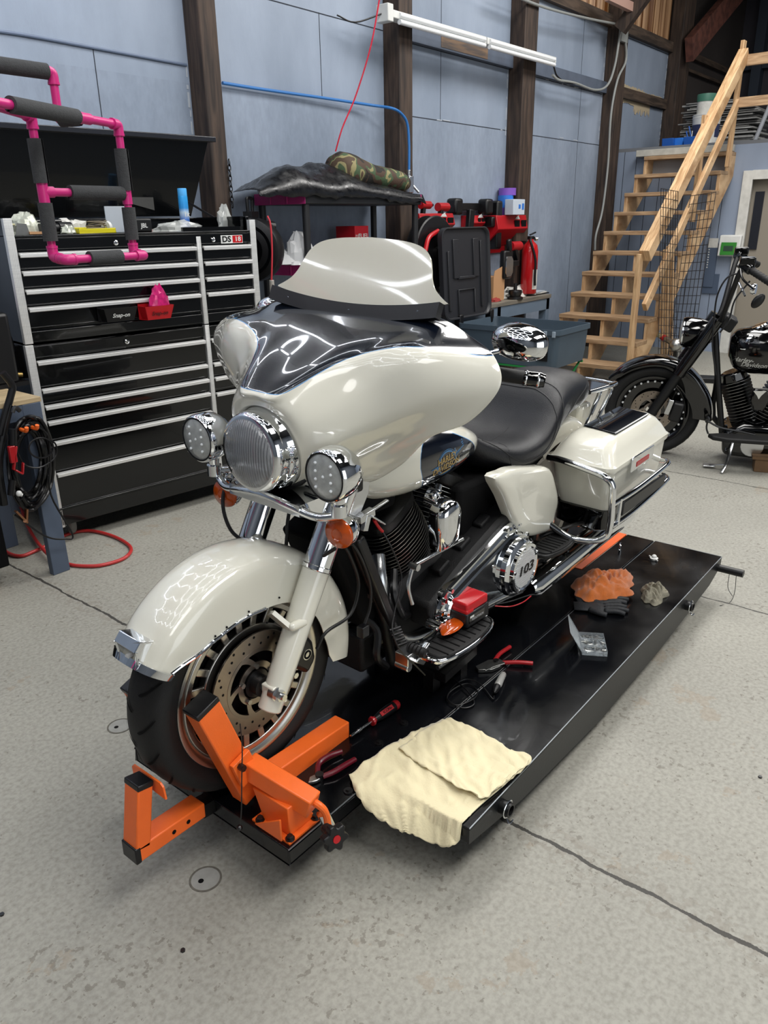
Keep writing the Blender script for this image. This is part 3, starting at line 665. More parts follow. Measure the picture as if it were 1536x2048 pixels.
# ---------- front wheel
def wheel(name, parent, c, R=.32, W=.066, rim=.232, style=0, rubberm=rubber, rimm=wheelsil):
    t = MB(); pr = [(rim-.004, -.045), (rim+.012, -.058), (rim+.035, -.0645), (R-.045, -W), (R-.022, -W+.006), (R-.008, -W*.68), (R-.0015, -W*.35), (R, 0)]
    pr = pr+[(r, -h) for r, h in pr[::-1][1:]]
    t.lathe(pr, c, (0, 1, 0), 96); ty = t.build('tyre', rubberm, parent, ang=60)
    g = MB(); N = 20
    for k_ in range(N):
        for s_ in (-1, 1):
            a0 = 2*PI*(k_+(.5 if s_ > 0 else 0))/N; rows = []
            for j in range(9):
                u = j/8; lat = s_*(.008+.052*u); a = a0+.16*u**1.6; wd = .0042*(1 if 0 < j < 8 else .3)
                rr = lambda l: R+.0016-(abs(l)/W)**3*.022 if abs(l) < W*.98 else R-.02
                rows.append([V(c.x-math.cos(a+da)*rr(lat), c.y+lat, c.z+math.sin(a+da)*rr(lat)) for da in (-wd/R, wd/R)])
            g.grid(rows)
    g.build('tread_grooves', blackmat, ty)
    return ty
fwz = empty('front_wheel', AX); fwz.parent = bike; fwz.location = AX
O0 = V(0, 0, 0)
wheel('tyre', fwz, O0)
b = MB(); b.lathe([(.238, -.052), (.243, -.056), (.243, -.060), (.236, -.061), (.222, -.055), (.214, -.046), (.212, -.03), (.212, .03), (.214, .046), (.222, .055), (.236, .061), (.243, .060), (.238, .052)], O0, (0, 1, 0), 96); rimo = b.build('rim', wheelsil, fwz, ang=50)
b = MB(); b.lathe([(.212, -.028), (.212, .028), (.20, .024), (.06, .02), (.06, -.02), (.2, -.022)], O0, (0, 1, 0), 64); b.build('rim_inner', blackmat, rimo)
b = MB()
for k_ in range(22):
    a = 2*PI*k_/22; d = V(math.cos(a), 0, math.sin(a)); e = V(-math.sin(a), 0, math.cos(a))
    b.bar(d*.14+V(0, -.040, 0), d*.210+V(0, -.047, 0), .021, .010, (0, 1, 0))
b.lathe([(.160, -.052), (.160, -.028), (.138, -.028), (.138, -.052), (.160, -.052)], O0, (0, 1, 0), 64); b.lathe([(.200, -.054), (.218, -.054), (.218, -.040), (.200, -.040), (.2, -.054)], O0, (0, 1, 0), 72)
b.build('rim_spokes', wheelsil, rimo, bevel=.003)
def disc(y, parent, holes=True, R=.147, r=.094, nh=24):
    b = MB(); b.lathe([(r, -.0025), (R, -.0025), (R, .0025), (r, .0025), (r, -.0025)], (0, y, 0), (0, 1, 0), 72); dd = b.build('brake_disc', discm, parent)
    s_ = -1 if y < 0 else 1
    b = MB()
    for k_ in range(nh):
        for rr, o_ in ((.138, 0), (.126, .5)) if k_ % 2 == 0 else ((.114, .25),):
            a = 2*PI*(k_+o_)/nh; q = V(rr*math.cos(a), y, rr*math.sin(a)); b.cyl(q+V(0, s_*.0022, 0), q+V(0, s_*.003, 0), .0038, n=8)
    b.build('disc_holes', blackmat, dd)
    b = MB(); sp = 5
    b.lathe([(.045, -.002), (.062, -.002), (.062, .002), (.045, .002)], (0, y, 0), (0, 1, 0), 40)
    for k_ in range(sp):
        a = 2*PI*k_/sp+.3; pl_ = []; pr_ = []
        for j in range(8):
            u = j/7; rr = .05+.05*u; aa = a+.5*u; w_ = .30*(1-.25*math.sin(PI*u))
            pl_.append((rr*math.cos(aa-w_*.5), rr*math.sin(aa-w_*.5))); pr_.append((rr*math.cos(aa+w_*.55), rr*math.sin(aa+w_*.55)))
        b.prism(pl_+pr_[::-1], (0, y-.003, 0), (1, 0, 0), (0, 0, 1), (0, .006, 0))
    b.lathe([(.090, -.0032), (.1, -.0032), (.1, .0032), (.090, .0032)], (0, y, 0), (0, 1, 0), 56)
    b.build('disc_carrier', M('carrier_steel', '#8f8780', .3, metal=1) if 'carrier_steel' not in MATS else MATS['carrier_steel'], dd, ang=30)
    b = MB()
    for k_ in range(sp):
        a = 2*PI*k_/sp+.3; b.cyl((.052*math.cos(a), y+s_*.002, .052*math.sin(a)), (.052*math.cos(a), y+s_*.009, .052*math.sin(a)), .0075, n=6)
    b.build('disc_bolts', steel, dd)
disc(-.070, fwz); disc(.070, fwz)
b = MB(); b.cyl((0, -.1, 0), (0, .1, 0), .028, n=28); b.cyl((0, -.075, 0), (0, .075, 0), .04, n=28); b.build('hub', darksteel, fwz)
b = MB(); b.cyl((0, -.15, 0), (0, .15, 0), .012); b.build('axle', steel, fwz)
# ---------- fork
FA = V(.012, -.127, .305); FB = V(.184, -.127, .612); fd = (FB-FA).normalized(); FT = FB+fd*.36
for s_ in (1, -1):
    def m_(p): return V(p[0], p[1]*s_, p[2])
    b = MB(); b.tube([m_(FA-fd*.045), m_(FA+fd*.05), m_(FA+fd*.18), m_(FB+fd*.01)], lambda t: .0315+.006*t, 24, 6); b.bar(m_(FA+V(0, -.0, -.03)), m_(FA+V(0, 0, .035)), .05, .045, (0, 1, 0))
    fl = b.build('fork_leg', cream, bike, bevel=.004)
    b = MB(); b.tube([m_(FB-fd*.01), m_(FT)], .0385, 28, 0); b.lathe([(.0385, 0), (.0405, .002), (.0405, .012), (.0385, .014)], m_(FB-fd*.012), fd, 28); b.build('fork_cover', chrome, fl)
    nu = V(FA.x, -.155*s_, FA.z+.012)
    nu = V(.0, -.152*s_, .32)
    b = MB(); b.cyl(nu+V(0, .02*s_, 0), nu, .019, n=24); b.cyl(nu, nu+V(0, -.016*s_, 0), .0155, n=6); b.cyl(nu+V(0, -.016*s_, 0), nu+V(0, -.026*s_, 0), .009, n=16); b.build('axle_nut', chromes, fl)
    # fender mount lug on the leg
    c0 = V(FA)+fd*.21; b = MB(); b.tube([m_(c0+V(-.01, -.024, 0)), m_(c0+V(-.048, -.020, .0))], .0125, 14, 0); b.sph(m_(c0+V(-.048, -.020, .0)), .0125, n=12); b.bar(m_(c0+V(-.045, -.008, -.012)), m_(c0+V(-.075, .03, .035)), .012, .04, (0, 1, 0)); b.build('fender_lug', cream, fl)
b = MB(); b.bar((FT.x-.07, -.16, FT.z-.12), (FT.x-.07, .16, FT.z-.12), .09, .04); b.bar((FT.x-.01, -.16, FT.z-.02), (FT.x-.01, .16, FT.z-.02), .1, .05); b.build('triple_clamp', blackpc, bike, bevel=.008)
# ---------- caliper
b = MB(); ca = [(.085, .02), (.15, -.045), (.185, -.01), (.175, .05), (.14, .1), (.1, .075)]
b.prism([(x, z) for x, z in ca], (0, -.115, .33), (1, 0, 0), (0, 0, 1), (0, .06, 0)); cal = b.build('brake_caliper', blackpl, bike, bevel=.012)
b = MB(); b.cyl((.148, -.1165, .352), (.148, -.1155, .352), .016, n=20); bd = b.build('caliper_badge', chromes, cal)
b = MB(); b.lathe([(.008, 0), (.013, 0), (.013, .001), (.008, .001)], (.148, -.118, .352), (0, 1, 0), 16); b.build('badge_ring', blackmat, bd)
b = MB()
for x, z in ((.112, .41), (.135, .44), (.1, .31)): b.cyl((x, -.12, z), (x, -.098, z), .009, n=6)
b.build('caliper_bolts', chromes, cal)
# ---------- front fender
tab = [(22, .335), (31, .320), (39, .287), (46, .262), (60, .238), (76, .225), (93, .218), (107, .224), (130, .235), (152, .239), (172, .243), (188, .262), (194, .285)]
def lerp(tb, x):
    if x <= tb[0][0]: return tb[0][1]
    for (a, p), (c, q_) in zip(tb, tb[1:]):
        if x <= c: return p+(q_-p)*(x-a)/(c-a)
    return tb[-1][1]
rows = []
for i in range(61):
    ph = 32+(193-32)*i/60; rs = lerp(tab, ph); rc = .367+.012*max(0, (150-0*ph+ph-150)/1 and (ph-150)/45 if ph > 150 else 0); w_ = .094-.008*max(0, (44-ph)/12)
    a = math.radians(ph); row = []
    half = [(w_, rs), (w_+.001, rs*.6+.325*.4), (w_, .325*.97+rs*.03), (w_*.93, .342), (w_*.78, .356), (w_*.5, .364), (w_*.22, .3665), (0, .367)]
    pts = [(-y, r) for y, r in half]+[(y, r) for y, r in half[::-1][1:]]
    pts = [(y, r+(rc-.367)*(1 if r > .3 else 0)) for y, r in pts]
    sp_ = spline([V(y, r, 0) for y, r in pts], 3)
    rows.append([V(-math.cos(a)*p.y, p.x, .32+math.sin(a)*p.y) for p in sp_])
b = MB(); b.grid(rows, -.003); fen = b.build('front_fender', cream, bike, ang=60)
# chrome rim along the front lower edge of the fender
b = MB(); pth = []
for s_ in (-1, 1):
    half = []
    for ph in range(32, 100, 4):
        a = math.radians(ph); rs = lerp(tab, ph)+.004; w_ = .0965-.008*max(0, (44-ph)/12); half.append(V(-math.cos(a)*rs, s_*w_, .32+math.sin(a)*rs))
    b = MB(); b.tube(half, .0045, 8, 2); b.build('fender_strip', chrome, fen)
rows = []
for i in range(9):
    ph = 30.5+3*i/8; a = math.radians(ph); w_ = .092-.006*(1-i/8)
    half = [(w_, .312), (w_+.002, .328), (w_*.93, .345), (w_*.7, .362), (w_*.35, .370), (0, .372)]
    pts = [V(-y, r, 0) for y, r in half]+[V(y, r, 0) for y, r in half[::-1][1:]]
    rows.append([V(-math.cos(a)*p.y, p.x, .32+math.sin(a)*p.y) for p in spline(pts, 3)])
b = MB(); b.grid(rows, .006); b.build('fender_tip', chrome, fen, ang=60)
# chrome fender lamp housing, lamp removed
a = math.radians(37); on_ = V(-math.cos(a), 0, math.sin(a)); ot = V(-math.sin(a), 0, -math.cos(a)); oc = V(0, 0, .32)+on_*.362
b = MB(); b.prism([(-.030, -.012), (.026, -.012), (.034, .004), (.006, .034), (-.022, .032)], oc+V(0, -.042, 0), ot, on_, (0, .008, 0)); b.prism([(-.030, -.012), (.026, -.012), (.034, .004), (.006, .034), (-.022, .032)], oc+V(0, .034, 0), ot, on_, (0, .008, 0))
b.prism([(-.036, -.008), (-.022, .032), (.006, .034), (.004, .026), (-.018, .022), (-.03, -.008)], oc+V(0, -.042, 0), ot, on_, (0, .084, 0)); b.prism([(.024, -.01), (.034, .004), (.030, .006), (.018, -.008)], oc+V(0, -.042, 0), ot, on_, (0, .084, 0))
lm = b.build('fender_lamp_bracket', chrome, fen, bevel=.002)
b = MB(); b.prism([(-.02, -.004), (.02, -.004), (.02, .001), (-.02, .001)], oc+V(0, -.034, 0), ot, on_, (0, .068, 0)); b.build('bracket_floor', chromes, lm)
b = MB(); b.cyl(oc+ot*.012+on_*.0, oc+ot*.026+on_*.016, .007, n=8); b.box(tuple(oc+V(-.018, -.008, .002)), tuple(oc+V(-.006, .008, .012))); b.build('lamp_socket', white, lm)
b = MB()
for y in (-.02, .004, .024): b.sph(oc-ot*.006+on_*.003+V(0, y, 0), .0045, n=10)
b.build('rivets', chrome, lm)
b = MB()
for px in ((558, 1152+43), (533, 1245), (453, 1254), (430, 1272), (497, 1223)):
    q = bl(px[0], px[1], -.095); b.sph((q.x, -.0965, q.z), .0028, n=8)
b.build('mount_holes', blackmat, fen)
# ---------- batwing fairing
CT = [
 [(.125, 0, 1.030), (.118, 0, 1.050), (.126, 0, 1.072), (.30, 0, 1.160), (.490, 0, 1.237)],
 [(.126, .045, 1.022), (.119, .052, 1.045), (.130, .064, 1.073), (.30, .11, 1.163), (.488, .15, 1.236)],
 [(.130, .082, 1.000), (.135, .098, 1.040), (.205, .12, 1.105), (.335, .195, 1.178), (.483, .285, 1.231)],
 [(.135, .104, .968), (.150, .132, 1.012), (.250, .180, 1.105), (.340, .28, 1.183), (.475, .375, 1.200)],
 [(.140, .114, .938), (.165, .150, .985), (.262, .230, 1.075), (.325, .345, 1.155), (.430, .472, 1.168)],
 [(.145, .116, .906), (.180, .158, .945), (.265, .245, 1.010), (.325, .375, 1.075), (.405, .506, 1.105)],
 [(.150, .110, .876), (.190, .142, .905), (.265, .205, .945), (.330, .310, .995), (.385, .440, 1.015)],
 [(.155, .092, .850), (.200, .118, .862), (.270, .160, .885), (.335, .230, .920), (.365, .345, .962)],
 [(.160, .070, .832), (.200, .090, .836), (.260, .120, .840), (.330, .170, .848), (.385, .240, .862)],
 [(.160, .040, .816), (.190, .050, .812), (.240, .065, .802), (.300, .090, .792), (.370, .130, .790)],
 [(.160, 0, .812), (.190, 0, .808), (.240, 0, .798), (.300, 0, .788), (.370, 0, .786)]]
def fair(P):
    return V(P)
left = [[V(x, -y, z) for x, y, z in r] for r in CT]; rightr = [[V(x, y, z) for x, y, z in r] for r in CT[1:-1]][::-1]
ring = left+rightr                       # closed around the headlight
sg = sgrid(ring, 10, 10, closedv=True)
b = MB()
nW = len(sg[0]); nH = len(sg)
b.grid(sg+[sg[0]], 0)
FB_ = MB()
# recess wall into the nacelle and a rolled outer lip
rec = [[p+V(.0, 0, 0), (p-V(.135, 0, .92))*.97+V(.135+.02, 0, .92)+V(0, 0, 0), V(.20, p.y*.9, .92+(p.z-.92)*.9)] for p in [r[0] for r in sg]]
b.grid(rec+[rec[0]], 0)
lip = []
for r in sg:
    p = r[-1]; d = (p-r[-2]).normalized(); inn = (V(.5, 0, 1.0)-p).normalized(); lip.append([p, p+d*.004+inn*.002, p+V(.012, 0, 0)+inn*.006, p+V(.02, 0, 0)+inn*.012])
b.grid(lip+[lip[0]], 0)
def panel_mat():
    m = cream.copy(); m.name = 'cream_with_navy_panel'; nt, N, L = nodes(m); bs = N['Principled BSDF']
    at = N.new('ShaderNodeAttribute'); at.attribute_name = 'panel'
    def st(v_):
        q_ = N.new('ShaderNodeMath'); q_.operation = 'GREATER_THAN'; L(at.outputs['Fac'], q_.inputs[0]); q_.inputs[1].default_value = v_; return q_.outputs[0]
    def mx(f, a, c):
        q_ = N.new('ShaderNodeMix'); q_.data_type = 'RGBA'; L(f, q_.inputs[0])
        for i, x in ((6, a), (7, c)):
            if isinstance(x, str): q_.inputs[i].default_value = lin(x)
            else: L(x, q_.inputs[i])
        return q_.outputs[2]
    c = mx(st(-.0034), '#d5d3c6', '#5b8fc0'); c = mx(st(-.0014), c, '#090e18'); L(c, bs.inputs['Base Color']); return m
panelm = panel_mat()
def set_panel(o, fn):
    me = o.data; at = me.attributes.new('panel', 'FLOAT', 'POINT')
    at.data.foreach_set('value', [fn(v.co) for v in me.vertices])
def sdist(p, poly):
    """signed distance to a closed polygon, positive inside"""
    d = 1e9; ins = False; n = len(poly); x, y = p
    for i in range(n):
        x0, y0 = poly[i]; x1, y1 = poly[(i+1) % n]; ex, ey = x1-x0, y1-y0; l = ex*ex+ey*ey
        t = max(0, min(1, ((x-x0)*ex+(y-y0)*ey)/l)) if l else 0
        d = min(d, math.hypot(x-x0-ex*t, y-y0-ey*t))
        if (y0 > y) != (y1 > y) and x < (x1-x0)*(y-y0)/(y1-y0)+x0: ins = not ins
    return d if ins else -d
fo = b.build('fairing', panelm, bike, ang=180)
PB = [(0, 1.112), (.055, 1.113), (.075, 1.122), (.095, 1.152), (.118, 1.192), (.15, 1.236), (.194, 1.268), (.24, 1.288), (.285, 1.302), (.357, 1.313), (.42, 1.316), (.45, 1.317)]
pbs = [(p.x, p.y) for p in spline([V(y, z, 0) for y, z in PB], 4)]
poly = [(-y, z) for y, z in pbs[::-1]]+pbs[1:]+[(.47, 1.325), (.475, 1.6), (-.475, 1.6), (-.47, 1.325)]
set_panel(fo, lambda c: sdist((c.y, c.z+.35*c.x), poly) if c.z > 1.04 else -1)
# dark inner shell and dash behind
b = MB(); inn = [[V(p.x+.03, p.y*.955, .99+(p.z-.99)*.955) for p in r] for r in [s_[12:] for s_ in sg]]
b.grid(inn+[inn[0]]); b.build('inner_fairing', blackpl, bike, ang=180)
b = MB(); b.box((.47, -.27, .99), (.52, .27, 1.2)); b.build('dash', blackpl, bike, bevel=.02)
# ---------- windshield
WS = [(0, 1.409), (.11, 1.404), (.175, 1.392), (.208, 1.370), (.224, 1.342), (.234, 1.318), (.250, 1.297), (.274, 1.281), (.300, 1.268)]
top = spline([V(0, y, z) for y, z in WS], 6); rows = []
for s_ in (1, -1):
    pass
prof = [V(0, -p.y, p.z) for p in top[::-1]]+[V(0, p.y, p.z) for p in top[1:]]
nr = 12
for j in range(nr+1):
    t = j/nr; row = []
    for p in prof:
        zb = 1.236+.030*(abs(p.y)/.29)**2; z = zb+(p.z-zb)*t; x = .482+.42*(z-1.24)+.05*(p.y/.29)**2*0+.012*math.cos(p.y*5)-.006
        row.append(V(x, p.y, z))
    rows.append(row)
b = MB(); b.grid(rows, .0045); wsm = b.build('windshield', M('cream_shield', '#c9c6b7', .13, coat=1), bike, ang=40)
b = MB(); rows = []
for j in range(3):
    rows.append([V(.462+.008*j, y, 1.204+.018*j+.026*(abs(y)/.29)**2) for y in [(-.295+.59*i/30) for i in range(31)]])
b.grid(rows, .02); b.build('windshield_trim', blackpl, bike, ang=60)
for y in (-.005, -.235, .225):
    b = MB(); q = V(.458, y, 1.226+.026*(abs(y)/.29)**2); b.lathe([(0, .0), (.009, 0), (.009, -.004), (.005, -.007), (0, -.007)], q, (1, 0, -.3), 14); b.build('shield_screw', chrome, bike)
# ---------- headlight
hc = V(.155, 0, .918)
hl = empty('headlight', hc); hl.parent = bike
b = MB(); b.lathe([(.084, -.075), (.094, -.076), (.101, -.068), (.104, -.05), (.1025, -.035), (.106, -.03), (.112, -.012), (.112, 0), (.11, .02)], O0, (1, 0, 0), 56); b.build('bezel', chrome, hl, ang=70)
b = MB(); b.lathe([(.086, -.074), (.07, -.05), (.03, -.02), (0, -.015)], O0, (1, 0, 0), 48); b.build('reflector', chromes, hl, ang=180)
b = MB(); b.lathe([(.087, -.072), (.0865, -.079), (.07, -.088), (.045, -.094), (.02, -.097), (0, -.0975)], O0, (1, 0, 0), 48)
def fluted():
    m = M('fluted_lens', '#b9bcc0', .12, trans=.55, ior=1.25, coat=1); nt, N, L = nodes(m); bs = N['Principled BSDF']
    tc = N.new('ShaderNodeTexCoord'); wv = N.new('ShaderNodeTexWave'); wv.bands_direction = 'Y'; wv.inputs['Scale'].default_value = 42; wv.inputs['Distortion'].default_value = .8; L(tc.outputs['Object'], wv.inputs['Vector'])
    nz = N.new('ShaderNodeTexNoise'); nz.inputs['Scale'].default_value = 28; L(tc.outputs['Object'], nz.inputs['Vector'])
    ad = N.new('ShaderNodeMath'); ad.operation = 'ADD'; L(wv.outputs['Fac'], ad.inputs[0]); L(nz.outputs['Fac'], ad.inputs[1])
    bp = N.new('ShaderNodeBump'); bp.inputs['Strength'].default_value = 1; bp.inputs['Distance'].default_value = .004; L(ad.outputs[0], bp.inputs['Height']); L(bp.outputs[0], bs.inputs['Normal']); return m
b.build('lens', fluted(), hl, ang=180)
b = MB(); b.lathe([(.0, -.05), (.02, -.048), (.02, -.02), (0, -.02)], (0, 0, .0), (1, 0, 0), 20); b.box((-.06, -.07, -.012), (-.05, .07, .004)); b.box((-.06, -.05, -.06), (-.045, -.02, -.04)); b.box((-.06, .02, -.06), (-.045, .05, -.04)); b.build('bulb_shield', darksteel, hl, bevel=.003)
b = MB(); b.lathe([(.106, .0), (.108, -.004), (.12, .02), (.12, .04)], O0, (1, 0, 0), 48); b.build('nacelle_gasket', blackpl, hl)
# ---------- spot lamps and turn signals
def spot(s_):
    c = V(.155, -.232*s_, .905); d = V(-1, 0, -.03)
    e = empty('spot_lamp', c); e.parent = bike
    b = MB(); b.lathe([(.058, .048), (.0605, .052), (.0645, .048), (.0665, .038), (.0665, .012), (.062, -.012), (.048, -.032), (.02, -.042), (0, -.043)], O0, d, 40); b.build('shell', chrome, e, ang=70)
    b = MB(); b.lathe([(.059, .046), (.056, .051), (.03, .054), (0, .055)], O0, d, 36); ln = b.build('lens', lensgrey, e, ang=180)
    b = MB(); b.lathe([(.0595, .0465), (.0595, .0525), (.0565, .0525), (.0565, .0465)], O0, d, 40); b.build('lens_gasket', blackpl, e)
    b = MB(); x = d.normalized()
    for yy, zz in ((-.024, .03), (-.024, .01), (-.024, -.01), (-.024, -.03), (.024, .03), (.024, .01), (.024, -.01), (.024, -.03), (0, 0)): b.sph((-.0545, yy, zz), .0042, n=8)
    b.build('diodes', M('diode', '#dfe3e6', .1, coat=1) if 'diode' not in MATS else MATS['diode'], ln)
    b = MB(); b.cyl((0.0, 0, -.06), (.0, 0, -.09), .018, .014); b.cyl((.0, 0, -.085), (.0, 0, -.115), .02); b.build('mount', chrome, e)
    c2 = V(.185, -.215*s_, .735)
    e = empty('turn_signal', c2); e.parent = bike; e.scale = (1.1, 1.1, 1.1); e.rotation_euler = (0, 0, .15)
    b = MB(); b.lathe([(.0375, .012), (.039, .004), (.038, -.01), (.028, -.03), (.01, -.038), (0, -.038)], O0, d, 32); b.build('shell', chrome, e, ang=60)
    b = MB(); b.lathe([(.0372, .010), (.0365, .016), (.034, .019), (.015, .024), (.013, .022), (0, .0235)], O0, d, 32); b.build('amber_lens', amber, e, ang=40)
    b = MB(); b.tube([(.005, 0, .03), (.005, .01*s_, .06), (.01, .03*s_, .09)], .012, 10); b.build('stem', chrome, e)
    # nacelle bracket
    b = MB(); pts = [(bl(px, py, -.145)) for px, py in ((690, 955), (737, 962), (735, 985), (712, 1042), (700, 1045), (684, 1010))]
    b.prism([(p.x, p.z) for p in pts], (0, -.15*s_, 0), (1, 0, 0), (0, 0, 1), (0, .006*s_, 0)); b.build('lamp_bracket', chromes, bike, bevel=.002)
for s_ in (1, -1): spot(s_)
b = MB(); b.tube([(.165, -.235, .79), (.14, -.17, .775), (.125, -.09, .79), (.12, 0, .80), (.125, .09, .79), (.14, .17, .775), (.165, .235, .79)], .011, 12, 6); b.tube([(.165, -.235, .80), (.20, -.16, .81), (.215, -.08, .815), (.215, .08, .815), (.2, .16, .81), (.165, .235, .80)], .009, 12, 6)
b.prism([(.12, .77), (.12, .80), (.27, .80), (.27, .72)], (0, -.13, 0), (1, 0, 0), (0, 0, 1), (0, .26, 0)); b.build('light_bar', chrome, bike, ang=50)
# wiring and brake hoses
hose = blackpl
def wire(name, pts, r=.004, m=hose, n=8): b = MB(); b.tube(pts, r, n, 6); return b.build(name, m, bike)
wire('signal_wire', [(.2, .22, .8), (.15, .2, .72), (.13, .15, .655), (.14, .09, .625), (.15, .02, .60), (.15, -.03, .595), (.17, -.1, .61), (.185, -.19, .68)], .0052)
b = MB(); b.box((.135, -.045, .585), (.165, .005, .605)); b.build('wire_connector', blackpl, bike, bevel=.002)
wire('brake_hose', [(.23, 0, .78), (.205, .0, .7), (.2, .0, .66), (.19, .0, .60)], .005)
wire('brake_hose', [(.27, -.13, .66), (.30, -.14, .60), (.335, -.14, .5), (.30, -.14, .42), (.21, -.13, .40), (.175, -.125, .36)], .0048)
wire('sensor_wire', [(.28, -.14, .67), (.325, -.15, .6), (.37, -.15, .5), (.375, -.15, .42), (.35, -.15, .37)], .0045)
b = MB(); b.box((.325, -.165, .335), (.355, -.14, .37)); b.build('sensor_plug', blackpl, bike, bevel=.003)
# ---------- tank
def sect(x, hw, zb, zt, e=2.6, n=36, yo=0, dish=0):
    out = []
    for i in range(n):
        a = 2*PI*i/n; c, s_ = math.cos(a), math.sin(a)
        y = hw*abs(c)**(2/e)*(1 if c >= 0 else -1); z = (zt-zb)/2*abs(s_)**(2/e)*(1 if s_ >= 0 else -1)+(zt+zb)/2
        if dish and s_ > 0: z -= dish*(1-abs(y/hw)**2)*s_
        out.append(V(x, y+yo, z))
    return out
def loftsec(secs, k=5):
    cols = list(zip(*secs)); cols = [spline(list(c), k) for c in cols]; return [list(r) for r in zip(*cols)]
b = MB(); b.loft(loftsec([sect(.33, .06, .76, .85), sect(.37, .115, .735, .875), sect(.45, .15, .70, .89), sect(.56, .166, .682, .895), sect(.68, .17, .678, .895), sect(.79, .166, .688, .875), sect(.88, .152, .702, .85), sect(.96, .12, .722, .815), sect(1.03, .07, .745, .78)], 6))
tank = b.build('fuel_tank', panelm, bike, ang=60)
TP = [bl(px, py, -.160) for px, py in ((838, 935), (843, 905), (858, 882), (880, 868), (903, 866), (925, 874), (945, 884), (957, 896), (956, 910), (940, 930), (915, 957), (885, 976), (862, 981), (850, 972))]
tps = [(p.x, p.z) for p in spline(TP, 4, True)]
set_panel(tank, lambda c: sdist((c.x, c.z), tps) if abs(c.y) > .02 else -1)
from mathutils.bvhtree import BVHTree
def bvh(o): return BVHTree.FromPolygons([v.co.copy() for v in o.data.vertices], [tuple(p.vertices) for p in o.data.polygons])
def drape(o, tree, d, off):
    """lay lettering onto a curved surface, keeping its small relief"""
    d = V(d)
    for v in o.data.vertices:
        h = tree.ray_cast(v.co-d*.3, d)
        if h[0] is not None: v.co = h[0]-d*off
tb = bvh(tank)
gold = M('gold_lettering', '#b59a63', .3, metal=.6); bluel = M('blue_emblem', '#3e6d96', .35); goldd = M('gold_dark', '#6c5a35', .4)
ec = bl(892, 924, -.165); ex = (bl(935, 905, -.165)-bl(870, 922, -.165)).normalized(); ex = V(1, 0, .10).normalized(); ey = V(-.05, 0, 1)
b = MB()
for a0, a1 in ((.35, PI-.35), (PI+.5, 2*PI-.5)):
    for r0, r1 in ((.040, .046), (.049, .051)):
        n = 14; rows = [[V(ec.x+r*math.cos(a0+(a1-a0)*i/n), -.2, ec.z+.8*r*math.sin(a0+(a1-a0)*i/n)) for i in range(n+1)] for r in (r0, r1)]; b.grid(rows)
for s_ in (-1, 1): b.prism([(s_*.042, .005), (s_*.085, .018 if s_ > 0 else .002), (s_*.044, -.010)], (ec.x, -.2, ec.z), ex, ey, (0, .0001, 0))
for i in range(4): b.prism([(.04, .008+.006*i), (.10, .020+.006*i), (.10, .0225+.006*i), (.04, .0115+.006*i)], (ec.x, -.2, ec.z), ex, ey, (0, .0001, 0))
em = b.build('emblem_ring', bluel, tank, smooth=False); drape(em, tb, (0, 1, 0), .0008)
for s_, dz, sz in (('HARLEY', .012, .028), ('DAVIDSON', -.012, .0275)):
    t = text('emblem_lettering', s_, sz, gold, (ec.x, -.2, ec.z+dz), ex, ey, tank, ext=0, bold=.02); drape(t, tb, (0, 1, 0), .0016)
b = MB(); b.prism([(-.024, -.032), (.024, -.032), (.030, -.027), (-.030, -.027)], (ec.x, -.2, ec.z), ex, ey, (0, .0001, 0)); t = b.build('emblem_bar', gold, tank, smooth=False); drape(t, tb, (0, 1, 0), .0014)
b = MB(); b.lathe([(.0, .93), (.03, .925), (.04, .915), (.04, .88)], (.62, 0, 0), (0, 0, 1), 24); b.build('fuel_cap', chrome, tank)
# ---------- seat
S = [(.84, .05, .80, .85, 0), (.92, .085, .76, .83, 0), (1.0, .14, .672, .785, .01), (1.1, .19, .628, .752, .02), (1.2, .205, .620, .745, .03), (1.29, .208, .625, .765, .04), (1.36, .205, .645, .815, .04), (1.42, .197, .675, .868, .022), (1.50, .18, .70, .895, .0), (1.6, .165, .715, .9, 0), (1.7, .155, .73, .89, 0), (1.78, .13, .745, .87, 0), (1.82, .09, .765, .84, 0)]
b = MB(); b.loft(loftsec([sect(x, hw, zb, zt, 2.7, 44, 0, d) for x, hw, zb, zt, d in S], 5)); seat = b.build('seat', leather, bike, ang=80)
sb = bvh(seat)
def seam(pts, name='seat_seam', r=.0022):
    b = MB(); sp_ = spline([V(p) for p in pts], 8); out = []
    for p in sp_:
        h = sb.find_nearest(p); out.append(h[0] if h[0] else p)
    b.tube(out, r, 6, 0); return b.build(name, M('seam_black', '#06070a', .5) if 'seam_black' not in MATS else MATS['seam_black'], seat)
seam([(1.0, -.12, .78), (1.10, -.19, .69), (1.2, -.21, .66), (1.32, -.205, .7), (1.40, -.17, .8), (1.42, -.08, .87), (1.42, 0, .87), (1.42, .08, .87)])
seam([(1.18, -.2, .64), (1.3, -.21, .66), (1.40, -.195, .76), (1.46, -.15, .86), (1.47, -.05, .895), (1.47, .05, .895)])
seam([(.98, -.1, .76), (1.1, -.08, .735), (1.2, -.05, .725), (1.3, -.04, .74)], r=.0016)
seam([(1.1, -.12, .74), (1.08, -.17, .7), (1.1, -.19, .65)], r=.0016)
seam([(1.48, -.18, .74), (1.6, -.165, .80), (1.72, -.14, .84), (1.8, -.08, .85)], r=.0016)
